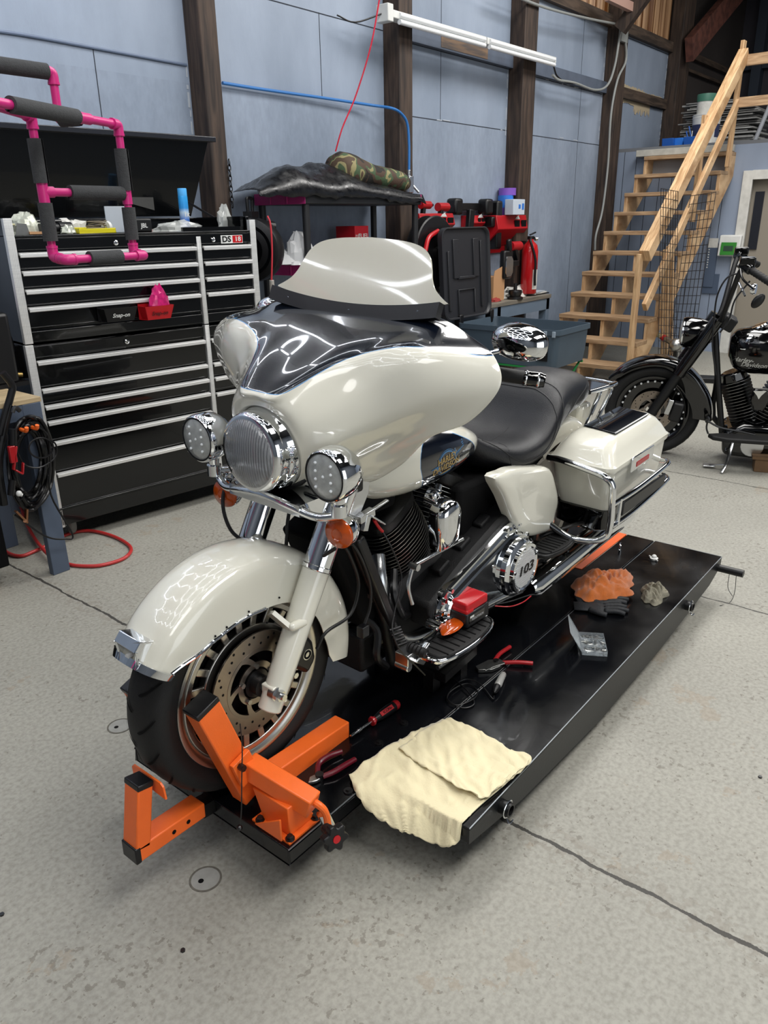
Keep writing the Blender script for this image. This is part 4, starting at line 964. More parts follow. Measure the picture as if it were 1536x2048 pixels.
# ---------- left side cover
sc = [bl(px, py, -.225) for px, py in ((990, 957), (1012, 945), (1030, 938), (1070, 934), (1100, 936), (1112, 965), (1118, 1003), (1112, 1030), (1106, 1058), (1085, 1068), (1062, 1074), (1045, 1068), (1034, 1055), (1022, 1030), (1008, 995))]
spx = [(p.x, p.z) for p in spline(sc, 3, True)]; cx = sum(p[0] for p in spx)/len(spx); cz = sum(p[1] for p in spx)/len(spx)
def bulge(poly, y0, dy, layers, name, m, parent=bike, **k_):
    b = MB(); rings = []
    for s_, t in layers: rings.append([V(cx+(x-cx)*s_, y0-dy*t, cz+(z-cz)*s_) for x, z in poly])
    b.loft(rings); return b.build(name, m, parent, **k_)
bulge(spx, -.185, .045, ((1, 0), (1, .5), (.99, .72), (.965, .88), (.92, .98), (.84, 1.05), (.5, 1.12), (.05, 1.14)), 'side_cover', cream, ang=60)
b = MB(); p0 = bl(1058, 1025, -.2225); p1 = bl(1114, 1005, -.2225); b.tube([p0, (p0+p1)/2, p1], .0022, 6); b.build('cover_crease', M('crease_grey', '#9a988c', .3), bike)
# right side: mirrored dark frame cover so the bike stays whole from the other side
bulge(spx, .17, -.05, ((1, 0), (1, .6), (.94, .97), (.88, 1.02), (.05, 1.1)), 'side_cover', cream, ang=50)
# ---------- saddlebags
def bag(s_):
    e = empty('saddlebag', (0, 0, 0)); e.parent = bike
    def q(x, y, z): return V(x, -y*s_, z)
    def ringb(x0, x1, y0, y1, z, r=.035, taper=0):
        out = []
        for cx_, cy_, a0 in ((x1-r, y1-r, 0), (x0+r, y1-r, PI/2), (x0+r, y0+r, PI), (x1-r, y0+r, 3*PI/2)):
            for i in range(7):
                a = a0+PI/2*i/6; out.append(q(cx_+r*math.cos(a), cy_+r*math.sin(a), z+(cx_+r*math.cos(a)-1.43)*.035))
        return out
    b = MB(); b.loft([ringb(1.50, 1.98, .19, .37, .34), ringb(1.49, 1.99, .175, .385, .42), ringb(1.455, 2.0, .165, .395, .5), ringb(1.44, 2.0, .155, .40, .585), ringb(1.432, 2.0, .15, .404, .598)]); bd = b.build('bag_body', cream, e, ang=50)
    b = MB(); b.loft([ringb(1.51, 1.97, .20, .36, .325), ringb(1.48, 1.992, .17, .39, .35), ringb(1.475, 1.993, .168, .39, .425), ringb(1.50, 1.98, .19, .37, .43)]); b.build('bag_guard', blackgloss, e, ang=50)
    b = MB(); b.loft([ringb(1.430, 2.004, .148, .407, .592, .04), ringb(1.424, 2.008, .145, .410, .600, .04), ringb(1.424, 2.008, .145, .410, .614, .04), ringb(1.433, 2.0, .152, .402, .622, .04), ringb(1.455, 1.985, .165, .385, .655, .045), ringb(1.50, 1.965, .18, .365, .682, .05), ringb(1.54, 1.95, .195, .345, .694, .05), ringb(1.60, 1.9, .22, .32, .698, .045)]); ld = b.build('bag_lid', cream, e, ang=40)
    b = MB(); pz = [(1.575, .345), (1.90, .345), (1.93, .20), (1.60, .20)]
    b.loft([[q(x, y, .699+(x-1.43)*.035) for x, y in [(x+.0*i, y) for i, (x, y) in enumerate(pz)]], [q(x*.996+.007, (y-.27)*.9+.27, .7035+(x-1.43)*.035) for x, y in pz]]); b.build('lid_panel', navy, ld, bevel=.001)
    # latch plate with red reflector
    cz_ = [(1.56, .585), (1.80, .592), (1.80, .55), (1.56, .540)]
    b = MB(); b.prism([(1.585, .625), (1.80, .627), (1.805, .572), (1.585, .565)], (0, -.413*s_, 0), (1, 0, 0), (0, 0, 1), (0, -.006*s_, 0)); la = b.build('latch_plate', chrome, e, bevel=.003)
    b = MB(); b.prism([(1.63, .597), (1.75, .600), (1.75, .583), (1.63, .579)], (0, -.419*s_, 0), (1, 0, 0), (0, 0, 1), (0, -.002*s_, 0)); b.build('reflector', redv, la)
    # chrome guard rails
    g = MB()
    g.tube([q(1.42, .155, .612), q(1.405, .22, .618), q(1.39, .33, .61), q(1.38, .40, .60), q(1.385, .43, .57), q(1.39, .435, .5), q(1.40, .435, .42), q(1.40, .425, .37), q(1.38, .38, .345), q(1.36, .30, .345), q(1.33, .2, .40)], .0125, 14, 8)
    g.tube([q(1.39, .437, .502), q(1.6, .447, .508), q(1.9, .44, .515), q(1.97, .425, .515), q(1.99, .39, .51)], .0115, 12, 6)
    g.tube([q(1.40, .437, .41), q(1.6, .447, .42), q(1.92, .44, .438), q(1.99, .425, .44), q(2.01, .39, .44)], .0115, 12, 6)
    g.box(tuple(min(a, c) for a, c in zip(q(1.43, .44, .41), q(1.445, .452, .51))), tuple(max(a, c) for a, c in zip(q(1.43, .44, .41), q(1.445, .452, .51))))
    gu = g.build('bag_rail', chrome, e, ang=50)
    g = MB(); lo_, hi_ = q(1.47, .440, .434), q(1.9, .450, .490); g.box(tuple(map(min, lo_, hi_)), tuple(map(max, lo_, hi_)), ); g.build('rail_insert', blackpl, gu, bevel=.008)
    return e
bag(1); bag(-1)
# ---------- rear: fender, wheel, rack
rwz = empty('rear_wheel', (1.625, 0, .32)); rwz.parent = bike
wheel('tyre', rwz, O0, .32, .078)
b = MB(); b.lathe([(.238, -.052), (.243, -.06), (.22, -.055), (.21, -.02), (.06, -.03), (.06, .03), (.21, .02), (.22, .055), (.243, .06), (.238, .052)], O0, (0, 1, 0), 64); b.build('rim', wheelsil, rwz)
rows = []
for i in range(31):
    a = math.radians(60+150*i/30); rows.append([V(1.625-math.cos(a)*p.y, p.x, .32+math.sin(a)*p.y) for p in spline([V(y, r, 0) for y, r in ((-.11, .30), (-.112, .36), (-.09, .392), (0, .405), (.09, .392), (.112, .36), (.11, .30))], 3)])
b = MB(); b.grid(rows, -.003); b.build('rear_fender', cream, bike, ang=60)
b = MB()
for s_ in (-1, 1):
    b.tube([(1.80, .11*s_, .60), (1.92, .112*s_, .74), (1.94, .112*s_, .775)], .009, 10, 5); b.tube([(1.90, .11*s_, .60), (2.04, .112*s_, .74), (2.05, .112*s_, .77)], .009, 10, 5)
b.tube([(1.82, -.115, .785), (1.9, -.12, .783), (2.06, -.12, .778), (2.10, -.10, .776), (2.11, 0, .776), (2.10, .10, .776), (2.06, .12, .778), (1.9, .12, .783), (1.82, .115, .785)], .010, 12, 6)
b.box((1.84, -.10, .768), (2.08, .10, .776))
b.build('luggage_rack', chrome, bike)
b = MB(); b.box((1.84, -.08, .60), (1.95, .08, .72)); b.build('rear_lamp_housing', cream, bike, bevel=.02)
b = MB(); b.box((1.93, -.07, .61), (1.985, .07, .665)); b.build('tail_lamp', redv, bike, bevel=.02)
# ---------- mirror and bars
for s_ in (1, -1):
    e = empty('mirror', (0, 0, 0)); e.parent = bike
    c = (bl(1035, 685, -.43)); c = V(c.x, c.y*s_, c.z)
    b = MB(); rings = []
    for t, w_, h_ in ((-.045, .02, .012), (-.038, .055, .03), (-.02, .078, .042), (0, .086, .047), (.012, .087, .048), (.018, .083, .045)):
        rings.append([V(c.x+t+.004, c.y, c.z)+V(.0, 0, 0)+V(0, math.cos(2*PI*i/32)*w_, abs(math.sin(2*PI*i/32))**.8*(1 if math.sin(2*PI*i/32) > 0 else -1)*h_) for i in range(32)])
    ry = Matrix.Rotation(-.25*s_, 3, 'Z')
    rings = [[ry @ (p-c)+c for p in r] for r in rings]
    b.loft(rings); mh = b.build('mirror_shell', chrome, e, ang=60)
    b = MB(); b.tube([c+V(-.02, .03*s_, -.02), c+V(-.05, .08*s_, -.045), V(.60, -.33*s_, 1.06)], .0065, 10, 5); b.build('mirror_stem', chrome, e)
b = MB(); b.tube([(.69, -.475, 1.07), (.62, -.36, 1.085), (.5, -.2, 1.08), (.42, 0, 1.05), (.5, .2, 1.08), (.62, .36, 1.085), (.69, .475, 1.07)], .0127, 12, 5); hb_ = b.build('handlebar', blackpc, bike)
for s_ in (1, -1):
    g0 = bl(1008, 737, -.375); g1 = bl(1050, 756, -.375+0); g1 = V(g0.x+.075, -.45, g0.z-.005)
    g0 = V(.62, -.36, 1.085); g1 = V(.69, -.475, 1.07); g0.y *= s_; g1.y *= s_; d = (g1-g0)
    b = MB(); b.cyl(g0-d*.4, g0+d*.62, .0195, .0185, 18); b.build('grip', rubber, hb_)
    b = MB(); b.lathe([(.0195, 0), (.021, .004), (.021, .045), (.0185, .05), (.0185, .056), (0, .058)], g0+d*.6, d, 20); b.lathe([(.0215, .012), (.0215, .016)], g0+d*.6, d, 20); b.build('grip_end', blackgloss, hb_)
    if s_ > 0:
        b = MB(); b.lathe([(.0212, .004), (.0222, .006), (.0212, .009)], g0+d*.6, d, 20); b.lathe([(.0212, .036), (.0222, .039), (.0212, .042)], g0+d*.6, d, 20); b.build('grip_ring', chrome, hb_)
# ---------- engine
finm = M('fin_edge', '#c9c9c5', .3, metal=1)
def cylinder(base, topp, n, r0):
    e = empty('engine_cylinder', (0, 0, 0)); e.parent = bike
    base = V(base); topp = V(topp); d = (topp-base).normalized(); L_c = (topp-base).length
    u = V(0, 1, 0); w_ = d.cross(u).normalized()
    core = MB(); core.cyl(base-d*.03, topp, .055, n=24); core.build('barrel', blackpc, e)
    f_ = MB(); ed = MB()
    for i in range(n):
        t = i/(n-1); p = base+d*(L_c*t); a = r0*(1+.10*math.sin(PI*min(1, t*1.1))); poly = [(a*1.05*c_[0], a*.9*c_[1]) for c_ in [(math.copysign(abs(math.cos(x))**.8, math.cos(x)), math.copysign(abs(math.sin(x))**.8, math.sin(x))) for x in [2*PI*k_/28 for k_ in range(28)]]]
        f_.prism(poly, p, w_, u, d*.0028)
        ed.prism([(x*1.012, y*1.012) for x, y in poly], p+d*.0007, w_, u, d*.0014)
    f_.build('cooling_fins', blackpc, e, smooth=False); ed.build('fin_edges', finm, e, smooth=False)
    hd = MB()
    rings = [[topp+d*h+w_*(r0*k_*math.copysign(abs(math.cos(x))**.6, math.cos(x)))+u*(r0*.95*k_*math.copysign(abs(math.sin(x))**.6, math.sin(x))) for x in [2*PI*i/28 for i in range(28)]] for h, k_ in ((0.005, .9), (.015, .98), (.045, .98), (.06, .8))]
    hd.loft(rings); hd.build('rocker_cover', blackpc, e, ang=50)
    return e
cylinder((.705, 0, .405), (.60, 0, .60), 17, .108)
cylinder((.80, 0, .405), (.905, 0, .60), 17, .105)
b = MB(); b.prism([(.52, .2), (.52, .33), (.58, .40), (.70, .43), (.86, .43), (.98, .40), (1.18, .38), (1.25, .3), (1.22, .18), (1.1, .13), (.62, .13)], (0, -.12, 0), (1, 0, 0), (0, 0, 1), (0, .26, 0)); b.build('crankcase', blackwr, bike, bevel=.02)
# black top of the primary / starter housing
b = MB(); b.prism([(.60, .34), (.80, .43), (1.0, .5), (1.12, .52), (1.18, .44), (1.16, .3), (.62, .24)], (0, -.205, 0), (1, 0, 0), (0, 0, 1), (0, .12, 0)); b.build('inner_primary', blackwr, bike, bevel=.015)
for i in range(3):
    b = MB(); b.box((.70+.12*i, -.17, .39+.04*i), (.76+.12*i, -.13, .425+.04*i), rot=(0, -.35, 0)); b.build('housing_rib', blackwr, bike, bevel=.006)
# chrome outer primary
def capsule(c0, r0, c1, r1, n=14):
    (x0, z0), (x1, z1) = c0, c1; a = math.atan2(z1-z0, x1-x0); L_c = math.hypot(x1-x0, z1-z0); g = math.acos((r0-r1)/L_c)
    out = [(x0+r0*math.cos(t), z0+r0*math.sin(t)) for t in [a+g+(2*PI-2*g)*i/n for i in range(n+1)]]
    return out+[(x1+r1*math.cos(t), z1+r1*math.sin(t)) for t in [a-g+(2*g)*i/n for i in range(n+1)]]
pc0, pc1 = (.70, .30), (1.045, .345)
def pring(k_, y): return [V(x, y, z) for x, z in capsule(pc0, .078*k_, pc1, .132*k_)]
def prs(off, y): return [V(x, y, z) for x, z in capsule(pc0, .078+off, pc1, .132+off)]
b = MB(); b.loft([prs(.0, -.195), prs(.0, -.212), prs(-.006, -.22), prs(-.014, -.222), prs(-.022, -.226), prs(-.026, -.238), prs(-.032, -.243)]); pr_ = b.build('primary_cover', chrome, bike, ang=28)
b = MB()
for k_, (x, z) in enumerate(capsule(pc0, .072, pc1, .126, 5)): b.cyl((x, -.218, z), (x, -.234, z), .0075, n=14)
b.build('primary_bolts', chrome, pr_)
dc = V(1.065, -.243, .320)
b = MB(); b.lathe([(.112, 0), (.108, .018), (.098, .026), (.092, .028), (.091, .034), (.090, .04), (.080, .041), (.074, .037), (0, .037)], dc, (0, -1, 0), 56); db = b.build('derby_cover', chrome, bike, ang=28)
b = MB(); n = 17
for i in range(n):
    z = -.066+.132*i/(n-1); hw = math.sqrt(max(0, .070**2-z*z))
    b.bar((dc.x-hw, dc.y-.0385, dc.z+z), (dc.x+hw, dc.y-.0385, dc.z+z), .003, .0045, (0, 0, 1))
b.build('derby_ribs', M('derby_satin', '#d9dadb', .42, metal=.55), db)
b = MB(); b.lathe([(0, .0372), (.070, .0372), (.070, .0378), (0, .0378)], dc, (0, -1, 0), 40); b.build('derby_face', MATS['derby_satin'], db)
text('derby_number', '103', .05, blackpl, (dc.x, dc.y-.0412, dc.z-.002), (1, 0, .02), (0, 0, 1), db, ext=.0008, shear=.15, bold=.012, sx=1.45)
b = MB()
for k_ in range(5): a = 2*PI*k_/5+.5; b.cyl((dc.x+.082*math.cos(a), dc.y-.039, dc.z+.082*math.sin(a)), (dc.x+.082*math.cos(a), dc.y-.045, dc.z+.082*math.sin(a)), .006, n=12)
b.build('derby_bolts', chrome, db)
# cowbell horn cover
hcn = V(.685, -.165, .585)
b = MB(); rings = []
for y, k_ in ((0, 1), (-.02, 1.02), (-.04, .98), (-.052, .86), (-.06, .6), (-.062, .1)):
    out = [(.055*k_*math.cos(t), .035+.048*k_*math.sin(t)) for t in [PI*i/12 for i in range(13)]]+[(-.05*k_, -.02*k_), (-.042*k_, -.075*k_), (.042*k_, -.075*k_), (.05*k_, -.02*k_)]
    rings.append([hcn+V(x+.2*0, y, z) for x, z in out])
b.loft(rings); b.build('horn_cover', chrome, bike, ang=40)
b = MB(); b.cyl((.67, -.13, .67), (.68, -.17, .66), .03); b.sph((.66, -.16, .68), .016, n=10); b.cyl((.70, -.15, .7), (.66, -.16, .65), .012); b.build('horn_bracket', chrome, bike)
# frame, down tube, struts, exhaust
b = MB()
for s_ in (-1, 1): b.tube([(.30, .05*s_, .85), (.36, .09*s_, .62), (.46, .125*s_, .36), (.50, .125*s_, .2), (.56, .125*s_, .13), (.9, .13*s_, .115), (1.35, .13*s_, .12), (1.40, .13*s_, .3), (1.38, .12*s_, .55)], .017, 12, 6)
b.tube([(.32, 0, .88), (.5, 0, .86), (.9, 0, .78), (1.3, 0, .62), (1.75, 0, .55)], .022, 12, 5); b.build('frame', blackpc, bike)
b = MB(); p0 = bl(715, 1075, -.14); p1 = bl(782, 1245, -.14); b.bar(p0, p1, .034, .03, (0, 1, 0)); b.build('lower_strut', blackpl, bike, bevel=.008)
b = MB(); b.box((.34, -.10, .30), (.42, .10, .66), rot=(0, -.42, 0)); b.build('oil_cooler', blackmat, bike, bevel=.01)
b = MB()
for i in range(10): b.tube([(.46+.006*i, -.155+.004*(i % 2), .30-.012*i), (.50+.006*i, -.165, .298-.012*i)], .0035, 6, 0)
b.build('cooler_fins', darksteel, bike)
for k_, pts in enumerate(([(.43, -.09, .42), (.46, -.14, .36), (.50, -.13, .28), (.47, -.10, .22), (.52, -.08, .16)], [(.40, -.05, .36), (.44, -.12, .30), (.42, -.14, .22), (.48, -.13, .15)], [(.55, -.1, .45), (.50, -.14, .40), (.53, -.15, .32), (.6, -.12, .28)])): wire('oil_hose', pts, .012)
b = MB(); b.lathe([(.045, 0), (.048, .004), (.048, .075), (.04, .085), (0, .087)], (.53, 0, .23), (-1, 0, -.1), 28); b.build('oil_filter', blackgloss, bike)
b = MB(); b.box((.42, -.08, .13), (.56, .08, .26)); b.build('regulator', blackwr, bike, bevel=.012)
b = MB(); b.tube([(.52, -.06, .5), (.49, -.1, .42), (.55, -.12, .22), (.75, -.14, .17), (1.05, -.18, .17), (1.2, -.235, .19)], .022, 14, 6); b.tube([(.56, .06, .6), (.46, .12, .45), (.55, .16, .25), (1.2, .235, .19)], .022, 14, 6); b.build('exhaust_pipe', chromes, bike)
for s_ in (-1, 1):
    b = MB(); b.lathe([(0, 0), (.03, .002), (.047, .03), (.048, .5), (.05, .85), (.044, .9), (.03, .9)], (1.15, .255*s_, .195), (1, 0, .03), 28); b.build('muffler', chrome, bike, ang=50)
# shift linkage, levers, floorboards
b = MB(); p0 = bl(826, 1132, -.19); p1 = bl(925, 1078, -.19); b.cyl(p0, p1, .0065, n=12); b.tube([p0, p0+V(-.02, 0, -.06), p0+V(-.012, -.01, -.12)], .006, 8, 5); b.cyl(p0-V(0, .02, 0), p0+V(0, .01, 0), .011); b.build('shift_rod', chromes, bike)
for (x0, y0), (x1, y1), yy in (((828, 1195), (868, 1216), -.27),):
    p0 = bl(x0, y0, yy); p1 = bl(x1, y1, yy); d = (p1-p0)
    b = MB(); b.lathe([(0, 0), (.012, .002), (.016, .006)]+[(.0165 if i % 2 else .0145, .008+.006*i) for i in range(9)]+[(.015, .064), (0, .066)], V(.47, -.22, .265), (.05, -1, -.05), 18); pg = b.build('shift_peg', rubber, bike, ang=30)
    b = MB(); b.cyl(V(.473, -.286, .262), V(.4735, -.289, .262), .006); b.build('peg_cap', chrome, pg)
b = MB(); b.tube([(.60, -.235, .28), (.56, -.245, .275), (.50, -.24, .27), (.48, -.22, .262)], .009, 10); b.tube([(.60, -.235, .28), (.68, -.25, .285), (.73, -.26, .30)], .008, 10); b.cyl((.60, -.25, .28), (.60, -.20, .28), .016); b.build('shift_lever', chrome, bike)
b = MB(); b.lathe([(.012, 0), (.0155, .01), (.0155, .05), (.012, .055), (0, .056)], (.735, -.235, .30), (0, -1, 0), 14); b.build('heel_peg', rubber, bike)
def fboard(c, lx, wy, z, name, trim=True, m2=chrome, tilt=0):
    e = empty('floorboard', (0, 0, 0)); e.parent = bike
    def outline(k_=1):
        o = []; 
        for i in range(13): a = PI+PI*i/12; o.append((c[0]+lx/2*k_*math.cos(a)*1.0, c[1]-wy*.5*k_*(.9*abs(math.sin(a))**.75)))
        return [(c[0]-lx/2*k_, c[1]+wy*.5*k_)]+o+[(c[0]+lx/2*k_, c[1]+wy*.5*k_)]
    b = MB(); b.prism(outline(1), (0, 0, z-.016), (1, 0, 0), (0, 1, 0), (0, 0, .018)); fb = b.build('pan', m2, e, bevel=.005)
    b = MB(); b.prism(outline(.9), (0, 0, z+.0), (1, 0, 0), (0, 1, 0), (0, 0, .008)); pad = b.build('pad', rubber, e, bevel=.004)
    b = MB()
    for i in range(9):
        x = c[0]-lx*.36+lx*.09*i; b.bar((x, c[1]+wy*.38, z+.0085), (x, c[1]-wy*.28, z+.0085), .004, .003)
    b.build('pad_ribs', blackmat, pad)
    return e
fboard((.635, -.30), .33, .125, .252, 'l'); fboard((1.29, -.28), .25, .11, .335, 'p', m2=blackpc)
fboard((.635, .30), .33, .125, .252, 'r')
b = MB(); b.box((.43, -.25, .22), (.50, -.20, .26)); b.cyl((.44, -.25, .215), (.44, -.2, .215), .014); b.cyl((.50, -.26, .235), (.47, -.19, .225), .01); b.sph((.46, -.23, .24), .016, n=8); b.prism([(.45, .235), (.52, .27), (.54, .235), (.49, .205)], (0, -.265, 0), (1, 0, 0), (0, 0, 1), (0, .02, 0)); b.build('board_bracket', chromes, bike, bevel=.003)
b = MB(); b.bar((1.05, -.13, .30), (1.12, -.25, .33), .03, .02); b.build('passenger_bracket', blackpc, bike)
b = MB(); b.bar((1.28, -.13, .30), (1.26, -.25, .33), .03, .02); b.tube([(1.32, -.2, .33), (1.40, -.28, .37), (1.5, -.3, .36)], .008, 8); b.build('passenger_bracket', blackpc, bike)
# clutter between engine and fairing
b = MB(); b.box((.36, -.1, .66), (.56, .1, .76)); b.build('airbox', blackmat, bike, bevel=.02)
b = MB(); b.box((.86, -.13, .44), (1.36, .13, .64)); b.box((1.0, -.16, .36), (1.42, .16, .5)); b.build('battery_box', blackmat, bike, bevel=.02)
clampy = bl(752, 1022, -.17)
b = MB(); b.bar(bl(716, 1040, -.16), bl(745, 1022, -.16), .022, .022, (0, 1, 0)); b.bar(bl(745, 1020, -.16), bl(775, 1000, -.16), .006, .012, (0, 1, 0)); b.bar(bl(742, 1032, -.17), bl(768, 1048, -.17), .006, .014, (0, 1, 0)); b.bar(bl(735, 1030, -.165), bl(728, 1062, -.165), .02, .014, (0, 1, 0)); b.build('cable_clamp', chromes, bike, bevel=.002)
wire('red_lead', [bl(748, 1040, -.165), bl(758, 1055, -.165), bl(765, 1063, -.165)], .0045, red)
wire('black_lead', [bl(765, 1063, -.165), bl(785, 1100, -.19), bl(803, 1155, -.2), bl(790, 1220, -.24), bl(785, 1260, -.28), bl(800, 1300, -.3), bl(830, 1330, -.3), bl(850, 1350, -.3)], .0024)
# under-bike jack plate standing on the deck
jk = empty('jack_plate', (0, 0, 0), 0, 'black steel jack plate on the deck below the chrome floorboard', 'jack')
b = MB(); zz = .265
b.prism([(a.x, a.y) for a in (pix(750, 1290, 'z', zz), pix(890, 1352, 'z', zz), pix(953, 1295, 'z', zz), pix(905, 1268, 'z', zz))], (0, 0, zz), (1, 0, 0), (0, 1, 0), (0, 0, .005))
b.v = b.v; b.build('plate', blackpc, jk)
a, c, e_ = pix(750, 1290, 'z', zz), pix(890, 1352, 'z', zz), pix(953, 1295, 'z', zz)
b = MB(); b.bar(a-V(0, 0, .012), c-V(0, 0, .012), .004, .03); b.bar(c-V(0, 0, .012), e_-V(0, 0, .012), .004, .03)
for p in (a+V(.04, .04, 0), c+V(.01, .06, 0), e_+V(-.06, .03, 0)): b.box((p.x-.02, p.y-.02, H), (p.x+.02, p.y+.02, zz))
b.build('plate_rim', blackpc, jk)
b = MB(); b.cyl(c+V(.0, .03, .018), e_+V(-.02, .01, .018), .008, n=14); b.build('roller', steel, jk)
b = MB(); b.cyl(e_+V(-.025, .012, .018), e_+V(-.01, .005, .018), .014); b.build('roller_end', blackpl, jk)
# battery with adapter and the loose amber lens on the rider's floorboard
fz = BO.z+.252+.008
def onboard(px, py, z): return pix(px, py, 'z', z)
bt = empty('battery_pack', (0, 0, 0), 0, 'red and black tool battery standing on the chrome floorboard', 'battery')
c0 = onboard(952, 1250, fz-.004); bw, bd_, bh = .115, .075, .055
R_ = Matrix.Rotation(-.06, 3, 'Z')
def tb_(b): b.v = [R_ @ v + c0 + V(.02, .035, 0) for v in b.v]; return b
b = MB(); b.box((-.06, -.032, .0), (.06, .04, .05)); tb_(b).build('battery_case', M('battery_black', '#18181a', .35), bt, bevel=.007)
b = MB(); b.box((-.056, -.028, .05), (.056, .036, .082)); b.box((-.058, -.03, .045), (-.02, .03, .062)); tb_(b).build('adapter', red, bt, bevel=.006)
b = MB(); b.box((-.05, -.0335, .016), (.03, -.0325, .042)); lbm = tb_(b).build('battery_label', blackgloss, bt)
text('battery_lettering', 'REDLITHIUM', .011, M('label_grey', '#a9a9ab', .5), R_ @ V(-.006, -.0338, .026)+c0+V(.02, .035, 0), R_ @ V(1, 0, 0), (0, 0, 1), bt, ext=.0002)
b = MB(); b.box((-.046, -.0338, .033), (-.026, -.0334, .040)); tb_(b).build('label_badge', whitep, bt)
b = MB(); p0 = onboard(990, 1212, fz+.06); b.tube([p0, pix(1020, 1213, 'z', fz+.05), pix(1045, 1205, 'z', fz+.03), pix(1062, 1192, 'z', fz+.03)], .0018, 6); b.build('red_lead', redv, bt)
b = MB(); b.tube([p0+V(0, 0, .006), pix(1020, 1203, 'z', fz+.05), pix(1060, 1190, 'z', fz+.03), pix(1072, 1190, 'z', fz+.03)], .0018, 6); b.build('black_lead', blackpl, bt)
al = onboard(905, 1253, fz+.006)
b = MB(); rings = []
for t in range(9):
    u = t/8; x = -.07+.14*u; w_ = .004+.026*math.sin(PI*u)**.7; rings.append([V(x, w_*math.cos(2*PI*i/16), .004+.012*math.sin(PI*u)**.6*max(-.25, math.sin(2*PI*i/16))) for i in range(16)])
b.loft(rings); R2 = Matrix.Rotation(.15, 3, 'Z'); b.v = [R2 @ v+al for v in b.v]; tag(b.build('amber_marker_lens', amber, ang=60), 'loose orange marker lens lying on the floorboard beside the battery', 'lens')
# ================================================================ left: toolbox, bench, welder, padded pipe frame
TA = -.118; TO = V(.934, 2.726, 0); tx = V(math.cos(TA), math.sin(TA), 0); ty_ = V(-math.sin(TA), math.cos(TA), 0)
tool = empty('tool_chest', TO, TA, 'tall black steel tool chest with silver handle rails and open lid', 'tool chest')
def tpx(px, py, off=0):
    """image point on the chest's front plane (or off metres behind it), in the chest's coordinates"""
    p = pixp(px, py, TO+ty_*off, ty_)-TO; return V(p.dot(tx), p.dot(ty_), p.z)
b = MB(); b.box((-.02, .0, .13), (1.40, .62, 1.08)); b.box((-.02, .0, 1.09), (1.40, .62, 1.60)); b.box((-.02, .02, 1.6), (0, .62, 1.68)); b.box((1.38, .02, 1.6), (1.40, .62, 1.68)); b.box((-.02, .60, 1.6), (1.40, .62, 1.68)); b.build('cabinet', boxblk, tool, bevel=.003)
b = MB()
for (u, z0, z1, w_) in ((-.035, .1, 1.085, .04), (-.032, 1.092, 1.68, .04), (1.375, .1, 1.085, .04), (1.37, 1.092, 1.66, .04), (1.0, .13, 1.085, .028), (1.0, 1.092, 1.575, .028)):
    b = MB(); b.box((u, -.03, z0), (u+w_, .0, z1))
    for i in range(5): b.box((u+w_*(.12+.19*i), -.032, z0), (u+w_*(.18+.19*i), -.03, z1))
    b.build('corner_post', silver, tool, bevel=.002)
def drawer(u0, u1, z0, z1, name='drawer'):
    b = MB(); b.box((u0, -.022, z0), (u1, 0, z1-.012)); b.box((u0, -.026, z0+.0), (u1, -.022, z0+.006)); d = b.build('drawer', boxblk, tool, bevel=.002)
    b = MB(); b.prism([(0, 0), (-.018, -.004), (-.026, -.006), (-.026, -.022), (-.018, -.025), (-.014, -.012), (0, -.012)], (u0+.004, -.02, z1), (0, 1, 0), (0, 0, 1), (u1-u0-.008, 0, 0)); b.build('handle_rail', silver, d, bevel=.001)
zt = [1.525, 1.44, 1.353, 1.268]
for i, z in enumerate(zt):
    z0 = zt[i+1]+.008 if i < 3 else 1.165
    drawer(.01, .992, z0, z); drawer(1.034, 1.368, z0, z)
zl = [1.005, .862, .775, .692, .58, .408]
for i, z in enumerate(zl):
    z0 = zl[i+1]+.008 if i < 5 else .21
    drawer(.006, .992, z0, z)
for i, z in enumerate(zl[:3]): drawer(1.03, 1.368, zl[i+1]+.008, z)
drawer(1.03, 1.368, .21, .68)
b = MB(); b.box((.0, -.028, 1.535), (1.37, 0, 1.59)); b.box((0, -.03, 1.592), (1.37, 0, 1.603)); b.box((.0, -.026, 1.02), (.992, 0, 1.078)); b.box((1.03, -.026, 1.02), (1.37, 0, 1.078)); b.box((.0, -.028, 1.10), (.992, 0, 1.15)); b.box((1.03, -.028, 1.10), (1.37, 0, 1.15)); b.build('lock_strips', boxblk, tool, bevel=.003)
b = MB(); b.box((-.03, -.03, .11), (1.4, .0, .20)); b.box((-.03, -.036, .2), (1.4, 0, .212)); b.build('base_skirt', boxblk, tool, bevel=.003)
for u, z in ((.514, 1.556), (1.108, 1.556), (.503, 1.047)):
    b = MB(); b.lathe([(0, 0), (.013, 0), (.013, -.006), (.008, -.009), (.006, -.006), (0, -.006)], (u, -.028, z), (0, 1, 0), 20); b.build('lock', chrome, tool)
b = MB(); b.box((1.162, -.0295, 1.533), (1.312, -.028, 1.578)); stk = b.build('sticker', whitep, tool)
text('sticker_lettering', 'DS', .044, blackpl, (1.20, -.0302, 1.555), (1, 0, 0), (0, 0, 1), stk, ext=.0003, bold=.03, sx=1.15)
b = MB(); b.box((1.242, -.0305, 1.536), (1.309, -.0295, 1.575)); b.build('sticker_panel', red, stk)
text('sticker_lettering', '18', .036, whitep, (1.277, -.0312, 1.555), (1, 0, 0), (0, 0, 1), stk, ext=.0003, bold=.02, sx=1.2)
b = MB(); b.box((.02, .03, 1.59), (1.36, .6, 1.603)); b.build('top_tray', blackpl, tool)
b = MB(); b.box((.95, .02, 1.6), (1.36, .04, 1.625)); b.box((1.34, .02, 1.6), (1.36, .5, 1.68)); b.box((.9, .45, 1.6), (1.36, .47, 1.66)); b.build('tray_rim', boxblk, tool)
